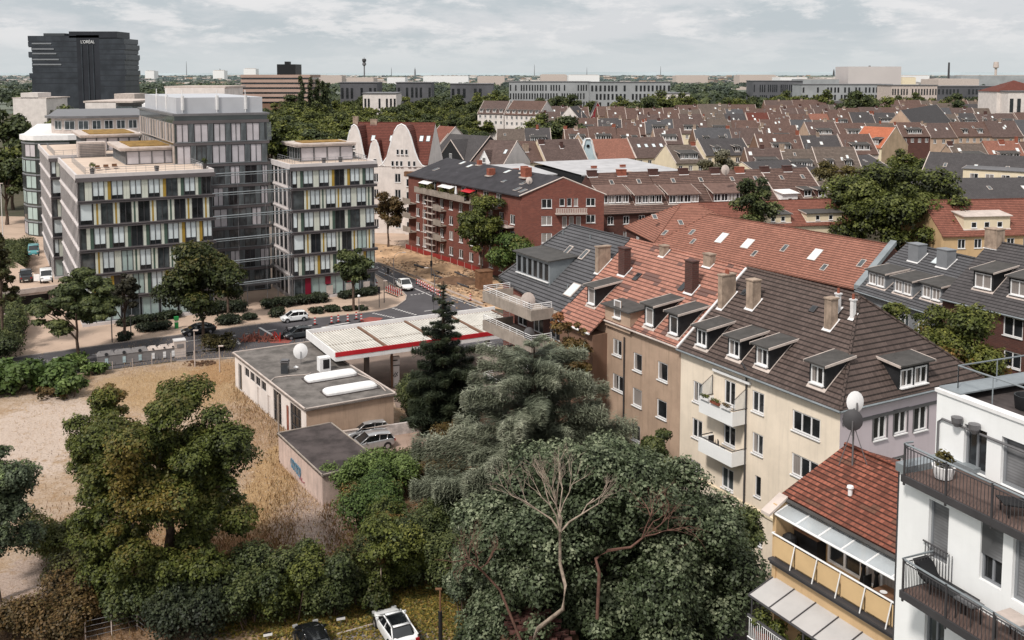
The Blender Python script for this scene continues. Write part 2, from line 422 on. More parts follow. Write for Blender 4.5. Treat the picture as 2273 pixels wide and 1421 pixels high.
# ---------------------------------------------------------------- houses
class House:
    """terraced house: A,B = camera side eave corners (left,right), D = depth, ze/zr = eave and ridge height"""
    def __init__(s, name, label, cat, A, B, D, ze, zr, z0=0, group=None):
        s.W = Wall(A, B); s.D = D; s.ze = ze; s.zr = zr; s.z0 = z0; s.n = -s.W.o; s.half = D/2
        s.root = thing(name, label, cat, (s.W.A.x, s.W.A.y, z0), 0, group)
    def at(s, u, t, z):     # u along the eave, t inward
        q = s.W.A+s.W.d*u+s.n*t; return Vector((q.x, q.y, z))
    def rz(s, t): return s.ze+(s.zr-s.ze)*min(t, 2*s.half-t)/s.half
    def walls(s, mat, ops=(), gabA=True, gabB=True, sideops=(), back=True, bmat=None, asideops=()):
        mb = MB(); W = s.W; L = W.L
        cutwall(mb, W, s.z0, s.ze, list(ops))
        WB = Wall(s.at(L, 0, 0), s.at(L, s.D, 0)); WA = Wall(s.at(0, s.D, 0), s.at(0, 0, 0))
        s.WB = WB; s.WA = WA
        mb.m = 1 if bmat else 0
        cutwall(mb, WB, s.z0, s.ze, list(sideops))
        if gabB: mb.poly(s.at(L, 0, s.ze), s.at(L, s.D, s.ze), s.at(L, s.half, s.zr-.05))
        cutwall(mb, WA, s.z0, s.ze, list(asideops))
        if gabA: mb.poly(s.at(0, s.D, s.ze), s.at(0, 0, s.ze), s.at(0, s.half, s.zr-.05))
        mb.m = 0
        if back: mb.poly(s.at(L, s.D, s.z0), s.at(0, s.D, s.z0), s.at(0, s.D, s.ze), s.at(L, s.D, s.ze))
        s.wall = obj('wall', mb, [mat, bmat or mat], s.root); return s
    def roof(s, mat, over=.35, hipA=0, hipB=0, verge=None, gutter=None, oA=.0, oB=.0, th=.16, ridge=True):
        mb = MB(); L = s.W.L; k = (s.zr-s.ze)/s.half
        oA = over if hipA else oA; oB = over if hipB else oB
        za = s.ze-over*k+.12; zr = s.zr+.12
        e1 = s.at(-oA, -over, za); e2 = s.at(L+oB, -over, za); r1 = s.at(hipA-(0 if hipA else oA), s.half, zr); r2 = s.at(L-hipB+(0 if hipB else oB), s.half, zr)
        f1 = s.at(-oA, s.D+over, za); f2 = s.at(L+oB, s.D+over, za)
        mb.poly(e1, e2, r2, r1); mb.poly(f2, f1, r1, r2)
        if hipB: mb.poly(e2, f2, r2)
        if hipA: mb.poly(f1, e1, r1)
        dn = Vector((0, 0, -th))
        for a, b in ((e1, e2), (e2, r2), (r2, f2), (f2, f1), (f1, r1), (r1, e1)):
            if hipB and (a, b) in ((e2, r2), (r2, f2)): continue
            if hipA and (a, b) in ((f1, r1), (r1, e1)): continue
            mb.poly(a+dn, b+dn, b, a)
        if hipB: mb.poly(e2+dn, f2+dn, f2, e2)
        if hipA: mb.poly(f1+dn, e1+dn, e1, f1)
        mb.poly(e2+dn, e1+dn, r1+dn, r2+dn)
        s.roofo = obj('roof', mb, mat, s.root)
        s.e = (e1, e2, r1, r2, f1, f2)
        if ridge:
            g = MB(); g.tube([r1+V(0, 0, .03), r2+V(0, 0, .03)], .11, 6)
            if hipB: g.tube([r2, e2], .11, 6); g.tube([r2, f2], .11, 6)
            if hipA: g.tube([r1, e1], .11, 6); g.tube([r1, f1], .11, 6)
            obj('ridge_cap', g, mat, s.roofo)
        if verge:
            g = MB()
            for (a, b, hip, sgn) in ((e1, r1, hipA, -1), (e2, r2, hipB, 1)):
                if hip: continue
                x = Vector((s.W.d.x, s.W.d.y, 0))*.2
                g.ob(a-x/2+V(0, 0, -.02), x, b-a, (0, 0, .14))
                bb = f1 if sgn < 0 else f2
                g.ob(b-x/2+V(0, 0, -.02), x, bb-b, (0, 0, .14))
            obj('verge', g, verge, s.roofo)
        if gutter:
            g = MB(); q = Vector((s.W.o.x, s.W.o.y, 0))*.08
            g.tube([e1+q+V(0, 0, -.12), e2+q+V(0, 0, -.12)], .085, 6)
            if hipB: g.tube([e2+V(0, 0, -.12), f2+V(0, 0, -.12)], .085, 6)
            obj('gutter', g, gutter, s.roofo)
        return s
    def slopept(s, px, py):
        """point of the camera side roof slope seen at a photo pixel -> (u,t)"""
        r = ray(px, py); k = (s.zr-s.ze)/s.half; n2 = s.n
        # z = ze + k*t + .12 ; X = r*tt
        rx = XY(r); a = rx.dot(n2); c = -s.W.A.dot(n2)
        # t = a*tt + c ; H + r.z*tt = ze+.12 + k*(a*tt+c)
        tt = (s.ze+.12+k*c-H)/(r.z-k*a); w = rx*tt
        return ((w-s.W.A).dot(s.W.d), (w-s.W.A).dot(n2))
    def skylight(s, u, t, w=.8, l=1.2, mat='gmid', fm='framegrey'):
        k = (s.zr-s.ze)/s.half; up = (s.at(u, t+1, s.ze+k*(t+1))-s.at(u, t, s.ze+k*t)).normalized()
        d = Vector((s.W.d.x, s.W.d.y, 0)); nn = d.cross(up); nn = nn if nn.z > 0 else -nn
        o = s.at(u, t, s.ze+k*t+.12)
        g = MB(); g.ob(o+nn*.02, d*w, up*l, nn*.09); f = obj('skylight', g, M[fm], s.roofo)
        g = MB(); q = o+nn*.115+d*.09+up*.09; a = d*(w-.18); b = up*(l-.18); g.poly(q, q+a, q+a+b, q+b); obj('pane', g, M[mat], f)
    def chimney(s, u, t, w=.7, d=.5, h=1.4, mat='chimbrick', pots=2, flash=True):
        z = s.rz(t); g = MB(); dd = Vector((s.W.d.x, s.W.d.y, 0)); nn = Vector((s.n.x, s.n.y, 0))
        base = s.rz(max(t-d/2, 0))-.15; top = z+h
        o = s.at(u-w/2, t-d/2, base); g.ob(o, dd*w, nn*d, (0, 0, top-base))
        g.ob(s.at(u-w/2-.06, t-d/2-.06, top), dd*(w+.12), nn*(d+.12), (0, 0, .1))
        c = obj('chimney', g, M[mat], s.roofo)
        if pots:
            for i in range(pots):
                uu = u+(i-(pots-1)/2)*.3*(w if w > d else .4)/.6; q = s.at(uu, t, top+.1)
                g = MB(); g.lathe([(.11, 0), (.09, .35)], q, 8); obj('chimney_pot', g, M['terracotta'], c)
        if flash:
            g = MB(); k = (s.zr-s.ze)/s.half*(1 if t <= s.half else -1)
            a = s.at(u-w/2-.1, t-d/2-.14, s.rz(t-d/2-.14)+.15); b = s.at(u-w/2-.1, t+d/2+.15, s.rz(t+d/2+.15)+.15)
            g.ob(a, dd*(w+.2), b-a, (0, 0, .02)); obj('flashing', g, M['whiteflat'], c)
    def aerial(s, u, t, h=1.8):
        p = s.at(u, t, s.rz(t)); g = MB(); g.tube([p, p+V(0, 0, h)], .035, 4); d = Vector((s.W.d.x, s.W.d.y, 0))
        for k in range(3): q = p+V(0, 0, h-.15-.3*k); g.tube([q-d*(.5-.1*k), q+d*(.5-.1*k)], .022, 4)
        obj('aerial', g, M['zinc'], s.roofo)
    def dormer(s, u, t0, w, h, nwin=1, fm='frame', front='blackclad', top='zincdark', gm='?', slope=.12, wh=None, ww=None, edge='lightconc', sillz=.25):
        """box dormer: u centre, t0 front plane inward distance, w width, h front height"""
        k = (s.zr-s.ze)/s.half; z0 = s.ze+k*t0+.1; zt = z0+h
        t1 = min((zt+.02-s.ze-.1-slope*t0)/(k-slope) if k > slope else s.half, s.half*1.0)
        z1 = zt+slope*(t1-t0)
        Wd = Wall(s.at(u-w/2, t0, 0), s.at(u+w/2, t0, 0))
        wh = wh or h-sillz-.15; n = nwin; ww = ww or (w-.3)/n-.08
        gap = (w-n*ww)/(n+1); us = [gap+i*(ww+gap) for i in range(n)]
        g = MB(); cutwall(g, Wd, z0-.5, zt, [(a, a+ww, z0+sillz, z0+sillz+wh) for a in us], .08)
        for e, sg in ((-w/2, 1), (w/2, -1)):
            pts = [s.at(u+e, t0, z0-.5), s.at(u+e, t1, z1-.02), s.at(u+e, t0, zt)]
            if sg < 0: pts = pts[::-1]
            g.poly(*pts)
        dm = obj('dormer', g, M[front], s.roofo)
        g = MB(); dd = Vector((s.W.d.x, s.W.d.y, 0)); a = s.at(u-w/2-.22, t0-.35, zt-.35*slope+.01); b = s.at(u-w/2-.22, t1+.1, z1+.01)
        g.ob(a, dd*(w+.44), b-a, (0, 0, .11)); tr = obj('dormer_roof', g, M[top], dm)
        if edge:
            g = MB(); g.ob(a-dd*.03+V(0, 0, -.03), dd*.07, b-a, (0, 0, .16)); g.ob(a+dd*(w+.42)+V(0, 0, -.03), dd*.07, b-a, (0, 0, .16))
            # flashing at the foot of the cheek and apron below the window
            for e in (-w/2-.07, w/2+.01):
                p = s.at(u+e, t0-.15, s.rz(t0-.15)+.14); q = s.at(u+e, t1, s.rz(t1)+.14); g.ob(p, dd*.06, q-p, (0, 0, .04))
            p = s.at(u-w/2-.1, t0-.2, s.rz(t0-.2)+.14); g.ob(p, dd*(w+.2), s.at(u-w/2-.1, t0, z0+.06)-p, (0, 0, .03))
            obj('trim', g, M[edge], dm)
        for a in us: window(dm, Wd, a, z0+sillz, ww, wh, '2' if ww > 1.0 else '1', fm=fm, gm=gm, sill=1, dep=.06)
        return dm
def pxops(W, lst):
    out = []
    for e in lst:
        x0, y0, x1, y1 = e[:4]
        u0, z1 = W.uz(x0, y0); _, z0 = W.uz(x0, y1); u1, _ = W.uz(x1, y0)
        w = round(u1-u0, 1); h = round(z1-z0, 1)
        out.append((u0, u0+w, z1-h, z1)+tuple(e[4:]))
    return out
# ---------------------------------------------------------------- foliage
G_ = np.random.default_rng(11)
def leafcloud(name, cen, nrm, size, col, mat, elong=1.0, axis=None, off=(0, 0, 0)):
    """one mesh of many small pointed leaves; cen,nrm (n,3), size (n,), col (n,3)"""
    n = len(cen); nrm = nrm/np.maximum(np.linalg.norm(nrm, axis=1, keepdims=True), 1e-6)
    if axis is None:
        a = G_.normal(size=(n, 3))
    else: a = axis
    a = a-nrm*np.sum(a*nrm, axis=1, keepdims=True); a /= np.maximum(np.linalg.norm(a, axis=1, keepdims=True), 1e-6)
    b = np.cross(nrm, a); s = size[:, None]
    q = np.empty((n, 4, 3)); q[:, 0] = cen-a*s*.5*elong; q[:, 1] = cen+b*s*.36/max(1, elong*.8)-a*s*.05; q[:, 2] = cen+a*s*.5*elong+nrm*s*.1; q[:, 3] = cen-b*s*.36/max(1, elong*.8)-a*s*.05
    q = q.reshape(-1, 3)-np.array(off)
    me = bpy.data.meshes.new(name); me.vertices.add(4*n); me.vertices.foreach_set('co', q.astype(np.float32).ravel())
    me.loops.add(4*n); me.loops.foreach_set('vertex_index', np.arange(4*n, dtype=np.int32))
    me.polygons.add(n); me.polygons.foreach_set('loop_start', np.arange(0, 4*n, 4, dtype=np.int32)); me.polygons.foreach_set('loop_total', np.full(n, 4, dtype=np.int32))
    at = me.attributes.new('Col', 'FLOAT_COLOR', 'POINT')
    c = np.ones((n, 4, 4)); c[:, :, :3] = col[:, None, :]; at.data.foreach_set('color', c.astype(np.float32).ravel())
    me.materials.append(mat); me.update(); me.validate(); return me
def lin(c, k=1): return np.array([s2l(c[0])*k, s2l(c[1])*k, s2l(c[2])*k])
def blobs_env(c, r, n, br, seed, squash=1, low=-.5, surf=.75):
    """n clump centres spread near the surface of an ellipsoid"""
    g = np.random.default_rng(seed); out = []
    for i in range(n):
        d = g.normal(size=3); d /= np.linalg.norm(d)
        if d[2] < low: d[2] = -d[2]*.4
        rr = surf+g.random()**.8*(1.12-surf)
        if i % 5 == 4: rr *= .6
        s = br*(.5+.95*g.random()**1.3); out.append((c[0]+d[0]*r[0]*rr, c[1]+d[1]*r[1]*rr, c[2]+d[2]*r[2]*rr, s, s, s*.72*squash))
    return out
def crown(name, blobs, n, leaf, cols, mat=None, off=(0, 0, 0), up=.55, spread=.8, seed=3, elong=1.15, dark=.55, autumn=None):
    g = np.random.default_rng(seed); B = np.array(blobs); w = B[:, 3]**2; w /= w.sum()
    idx = g.choice(len(B), size=n, p=w)
    d = g.normal(size=(n, 3)); d /= np.linalg.norm(d, axis=1, keepdims=True)
    flip = (d[:, 2] < 0) & (g.random(n) < .6); d[flip, 2] *= -1
    r = (g.random(n)**.35)[:, None]
    r = r*(1+.22*np.sin(d[:, 0:1]*7+idx[:, None])*np.cos(d[:, 1:2]*6+idx[:, None]*2))
    cen = B[idx, :3]+d*B[idx, 3:6]*r
    nrm = d+g.normal(size=(n, 3))*spread*.7+np.array([0, 0, up])
    cb = g.random(len(B)); K = np.array(cols)
    shell = np.clip((r[:, 0]-.5)/.5, 0, 1)*(.35+.65*np.clip(.45+.75*d[:, 2], 0, 1))  # outer upper leaves paler: young leaf tone plus light from above in the colour
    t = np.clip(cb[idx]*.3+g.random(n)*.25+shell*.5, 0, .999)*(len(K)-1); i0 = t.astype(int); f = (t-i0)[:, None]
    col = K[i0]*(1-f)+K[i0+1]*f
    # inner shade put into the colour: leaves deep inside a clump are darker
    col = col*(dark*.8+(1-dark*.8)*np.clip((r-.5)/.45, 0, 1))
    if autumn is not None:
        cA, frac, sc = autumn
        m = (np.sin(cen[:, 0]*sc+seed)+np.sin(cen[:, 1]*sc*1.3+1)+np.sin(cen[:, 2]*sc*1.1+2*seed))/3+g.normal(size=n)*.16
        m = np.clip((m-(.5-frac))*3.2, 0, 1)[:, None]; col = col*(1-m)+cA*m*(.7+.6*g.random((n, 1)))
    col = col*(.72+.56*g.random((n, 1)))
    sz = leaf*(.6+.8*g.random(n))
    return leafcloud(name, cen, nrm, sz, col, mat or M['leaf'], elong=elong, off=off)
GREEN = [lin((40, 47, 24)), lin((62, 71, 32)), lin((90, 97, 42)), lin((124, 124, 60))]
DEEP = [lin((32, 40, 25)), lin((50, 60, 34)), lin((74, 83, 46)), lin((108, 112, 66))]
OLIVE = [lin((46, 44, 24)), lin((74, 68, 34)), lin((98, 88, 44)), lin((120, 106, 56))]
BLUEG = [lin((44, 52, 40)), lin((66, 76, 58)), lin((98, 108, 82)), lin((166, 170, 142))]
BROWN = [lin((52, 46, 30)), lin((76, 66, 38)), lin((106, 82, 50)), lin((92, 90, 46))]
BRIGHT = [lin((44, 60, 30)), lin((68, 88, 42)), lin((94, 112, 56)), lin((122, 138, 80))]
DARKC = [lin((22, 28, 22)), lin((34, 42, 30)), lin((50, 58, 40)), lin((74, 80, 54))]
SILVER = [lin((52, 58, 46)), lin((84, 90, 74)), lin((124, 128, 108)), lin((176, 176, 156))]
def trunkmesh(base, top, r, blobs, mat, par, n=9, seed=1, name='trunk', rtop=.35, wob=.25):
    g = random.Random(seed); mb = MB(); b = Vector(base); t = Vector(top); L = (t-b).length
    pts = [b.lerp(t, i/6)+Vector((g.uniform(-wob, wob), g.uniform(-wob, wob), 0))*(0 if i == 0 else 1)*r*1.5 for i in range(7)]
    mb.tube(pts, [r*(1.25 if i == 0 else 1-(1-rtop)*i/6) for i in range(7)], 10)
    bl = sorted(blobs, key=lambda q: g.random())[:n]
    for q in bl:
        c = Vector(q[:3]); k = g.uniform(.35, .95); s = pts[min(6, int(k*6))]; m = s.lerp(c, .5)+Vector((g.uniform(-.3, .3), g.uniform(-.3, .3), .06*L))
        mb.tube([s, m, c], [r*.45, r*.26, r*.1], 7)
    return obj(name, mb, mat, par, smooth=True)
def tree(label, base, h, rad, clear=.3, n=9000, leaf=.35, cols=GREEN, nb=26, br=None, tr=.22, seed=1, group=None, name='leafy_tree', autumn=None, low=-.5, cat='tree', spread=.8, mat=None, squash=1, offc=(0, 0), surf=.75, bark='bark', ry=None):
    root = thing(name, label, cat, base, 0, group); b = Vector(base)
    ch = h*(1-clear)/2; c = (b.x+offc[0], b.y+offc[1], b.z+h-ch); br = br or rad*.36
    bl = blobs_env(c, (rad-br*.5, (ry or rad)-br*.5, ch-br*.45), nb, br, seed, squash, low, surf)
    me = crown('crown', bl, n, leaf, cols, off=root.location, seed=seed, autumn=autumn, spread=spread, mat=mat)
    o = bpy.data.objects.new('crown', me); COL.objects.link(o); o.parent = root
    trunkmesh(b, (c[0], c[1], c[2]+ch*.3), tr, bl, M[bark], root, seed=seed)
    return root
def shrub(label, base, rx, ry, h, n, leaf, cols, seed=1, group=None, name='shrub', autumn=None, nb=14, rz=0, cat='shrub', stems=True, br=None, parent=None):
    root = thing(name, label, cat, base, 0, group); b = Vector(base); br = br or min(rx, ry, h)*.5
    g = np.random.default_rng(seed); bl = []
    for i in range(nb):
        a = g.uniform(-1, 1)*(rx-br*.4); c = g.uniform(-1, 1)*(ry-br*.4); z = h*(.25+.55*g.random()); s = br*(.7+.6*g.random())
        x = a*math.cos(rz)-c*math.sin(rz); y = a*math.sin(rz)+c*math.cos(rz); bl.append((b.x+x, b.y+y, b.z+z, s, s, min(s, h-z+.2*s)))
    me = crown('crown', bl, n, leaf, cols, off=root.location, seed=seed, autumn=autumn, up=.7)
    o = bpy.data.objects.new('crown', me); COL.objects.link(o); o.parent = root
    if stems:
        mb = MB(); rr = random.Random(seed)
        for q in bl[:8]:
            mb.tube([(q[0]*.5+b.x*.5+rr.uniform(-.2, .2), q[1]*.5+b.y*.5, b.z), ((q[0]), (q[1]), q[2])], [.06, .025], 5)
        obj('stem', mb, M['bark'], root)
    return root
def poplar(label, base, h, rad, n, leaf, cols, seed, group):
    root = thing('poplar_tree', label, 'tree', base, 0, group); b = Vector(base); g = random.Random(seed)
    bl = [(b.x+g.uniform(-.4, .4)*rad, b.y+g.uniform(-.4, .4)*rad, b.z+h*(.12+.85*i/13), rad*(.75-.5*abs(i/13-.4)), rad*(.75-.5*abs(i/13-.4)), h*.07) for i in range(14)]
    me = crown('crown', bl, n, leaf, cols, off=root.location, seed=seed); o = bpy.data.objects.new('crown', me); COL.objects.link(o); o.parent = root
    trunkmesh(b, b+V(0, 0, h*.8), .3, bl, M['bark'], root, 4, seed); return root
def conifer(label, base, h, rad, n, leaf, cols, seed, name='pine_tree', layers=11, droop=.15, shape=1.0, gap=.5, mat=None, group=None, thin=3.2, clear=.12, narms=9, topw=.25, arm_w=.34):
    """whorls of sweeping branches, each branch a flat spray of needles"""
    root = thing(name, label, 'tree', base, 0, group); b = Vector(base); g = np.random.default_rng(seed); rr = random.Random(seed)
    cen = []; nrm = []; ax = []; col = []; K = np.array(cols); mb = MB(); arms = []
    for i in range(layers):
        f = i/(layers-1); z = b.z+h*(clear+(1-clear)*f*.97); R_ = rad*((1-f)**shape*(1-topw)+topw*(1-f*.8)) if f < .98 else rad*.12
        m = max(4, int(narms*(1-f*.5)))
        for k in range(m):
            a = 2*math.pi*(k+rr.random()*.8)/m+i; L = R_*rr.uniform(.65, 1.12)
            s = Vector((b.x, b.y, z+rr.uniform(-.4, .4))); e = s+Vector((math.cos(a)*L, math.sin(a)*L, L*rr.uniform(-droop, .22-droop*.3)))
            mb.tube([s, s.lerp(e, .5)+V(0, 0, L*.05), e], [.1*(1-f)+.03, .05, .015], 5); arms.append((s, e, L, rr.random()))
    tot = sum(a[2]**1.5 for a in arms)
    for s, e, L, cc in arms:
        m = int(n*L**1.5/tot); t = g.random(m)**.65; d = np.array((e-s).normalized()); side = np.cross(d, [0, 0, 1]); side /= np.linalg.norm(side)
        w = L*arm_w*(1.15-t)*(t > .12); x = g.uniform(-1, 1, m)
        nc = 1+int(L*1.6); ph = np.floor(t*nc*2)/ (nc*2)      # sprays gather into sub-branches
        p = np.array(s)+np.outer(t*.6+ph*.4, d)*L+np.outer(x*w, side)+np.c_[np.zeros(m), np.zeros(m), g.normal(size=m)*.12*L*.4-np.abs(x)*w*.25+L*.05*np.sin(t*3.1)]
        cen.append(p); nrm.append(np.c_[g.normal(size=(m, 2))*.5, 1+g.random(m)]); ax.append(np.outer(np.ones(m), d)*.8+np.outer(np.sign(x)*.9, side)+g.normal(size=(m, 3))*.35)
        tt = np.clip(cc*.25+t*.55+g.random(m)*.2-np.abs(x)*.1, 0, .999)*(len(K)-1); i0 = tt.astype(int); f = (tt-i0)[:, None]; c = K[i0]*(1-f)+K[i0+1]*f
        col.append(c*(.7+.6*g.random((m, 1))))
    cen = np.concatenate(cen); nrm = np.concatenate(nrm); ax = np.concatenate(ax); col = np.concatenate(col)
    me = leafcloud('crown', cen, nrm, leaf*(.6+.8*g.random(len(cen))), col, mat or M['needle'], elong=thin, axis=ax, off=root.location)
    o = bpy.data.objects.new('crown', me); COL.objects.link(o); o.parent = root
    mb.tube([b, b+V(0, 0, h*.97)], [rad*.07+.06, .04], 9); obj('trunk', mb, M['bark'], root, smooth=True)
    return root
def baretree(label, pts, r, mat, seed, depth=4, name='bare_tree', spread=.6, ln=2.2, group=None, branches=5):
    """leafless tree: given main stem polyline, recursive twigs"""
    root = thing(name, label, 'tree', pts[0], 0, group); rr = random.Random(seed); mb = MB(); pts = [Vector(p) for p in pts]
    mb.tube(pts, [r*(1-.5*i/(len(pts)-1)) for i in range(len(pts))], 10); tw = MB()
    def rec(p, d, L, rad, k):
        d = (d+Vector((rr.gauss(0, .14), rr.gauss(0, .14), rr.gauss(0, .1)))).normalized(); m = p+d*L*.5
        d2 = (d+Vector((rr.gauss(0, .25), rr.gauss(0, .25), rr.gauss(0.08, .15)))).normalized(); e = m+d2*L*.5
        (mb if k > 2 else tw).tube([p, m, e], [rad, rad*.8, rad*.6], 6 if k > 1 else 4, cap=False)
        if k <= 0: return
        for i in range(rr.choice((2, 2, 3))):
            nd = (d2+Vector((rr.gauss(0, spread), rr.gauss(0, spread), rr.gauss(.05, spread*.6)))).normalized()
            rec(e if rr.random() < .7 else m, nd, L*rr.uniform(.62, .85), rad*.6, k-1)
    top = pts[-1]; dd = (pts[-1]-pts[-2]).normalized()
    for i in range(branches):
        rec(top if i < 3 else pts[-2].lerp(top, rr.random()), (dd*.9+Vector((rr.gauss(0, spread), rr.gauss(0, spread*.6), rr.gauss(.1, .3)))).normalized(), ln*rr.uniform(.8, 1.2), r*.42, depth)
    obj('trunk', mb, mat, root, smooth=True); obj('twig', tw, mat, root); return root

# ---------------------------------------------------------------- vehicles (built along +x, nose at +x)
def rsec(x, hw, z0, z1, r=.12, tum=0):
    """rounded cross section at station x"""
    r = min(r, hw*.6, (z1-z0)*.45)
    L = [(-hw+.03, z0), (-hw, z0+r), (-hw, z1-r-.02), (-hw+tum+r*.35, z1-r*.3), (-hw+tum+r, z1), (0, z1+.02)]
    pts = L+[(-y, z) for y, z in L[:-1][::-1]]
    return [(x, y, z) for y, z in pts]
def loft(secs, mb):
    n = len(secs[0]); vs = [p for s in secs for p in s]; fs = []
    for i in range(len(secs)-1):
        for k in range(n):  # distance haze mixed into the leaf colour
            k2 = (k+1) % n; fs.append([i*n+k2, i*n+k, (i+1)*n+k, (i+1)*n+k2])
    fs.append(list(range(n))); fs.append([(len(secs)-1)*n+k for k in reversed(range(n))]); mb.add(vs, fs)
CARS = {
 'hatch': dict(L=3.9, W=1.7, body=[(-1.95, .62, .45, .72), (-1.88, .8, .28, .95), (-1.5, .85, .22, 1.0), (0, .86, .2, .98), (.9, .85, .2, .96), (1.5, .8, .22, .88), (1.85, .68, .28, .74), (1.95, .5, .35, .6)],
   cab=[(-1.86, .66, .98), (-1.45, .66, 1.44), (-.2, .68, 1.52), (.35, .66, 1.46), (1.15, .7, .94)], wx=1.22, wr=.31),
 'suv': dict(L=4.5, W=1.84, body=[(-2.25, .7, .5, .85), (-2.15, .88, .3, 1.05), (-1.6, .92, .26, 1.08), (0, .92, .25, 1.06), (1.0, .9, .25, 1.04), (1.8, .86, .28, .95), (2.15, .74, .35, .8), (2.25, .55, .42, .65)],
   cab=[(-2.1, .72, 1.08), (-1.8, .72, 1.5), (-.4, .74, 1.62), (.4, .72, 1.56), (1.3, .76, 1.02)], wx=1.38, wr=.35),
 'sedan': dict(L=4.6, W=1.84, body=[(-2.3, .66, .45, .82), (-2.2, .84, .3, 1.0), (-1.6, .91, .24, 1.04), (0, .92, .22, .98), (1.0, .9, .22, .94), (1.8, .84, .25, .84), (2.2, .7, .32, .7), (2.3, .5, .4, .58)],
   cab=[(-2.0, .64, 1.0), (-1.2, .64, 1.36), (-.3, .66, 1.44), (.3, .64, 1.4), (1.3, .72, .94)], wx=1.4, wr=.34),
 'van': dict(L=4.5, W=1.85, body=[(-2.25, .86, .35, 1.78), (-2.2, .9, .3, 1.84), (-1, .92, .26, 1.86), (.35, .9, .26, 1.86), (.55, .92, .26, 1.2), (1.3, .9, .26, 1.12), (1.9, .84, .3, .98), (2.2, .7, .36, .8), (2.25, .55, .42, .65)],
   cab=[(.1, .8, 1.78), (.5, .76, 1.76), (.8, .78, 1.5), (1.4, .82, 1.08)], wx=1.4, wr=.33),
 'pickup': dict(L=5.3, W=1.9, body=[(-2.65, .88, .5, 1.08), (-2.6, .92, .42, 1.1), (-.6, .93, .4, 1.1), (.2, .93, .38, 1.08), (1.3, .92, .38, 1.08), (2.1, .88, .4, 1.0), (2.5, .76, .45, .86), (2.65, .6, .5, .7)],
   cab=[(-.75, .76, 1.06), (-.6, .76, 1.66), (.4, .76, 1.76), (.8, .74, 1.7), (1.5, .78, 1.06)], wx=1.65, wr=.38),
}
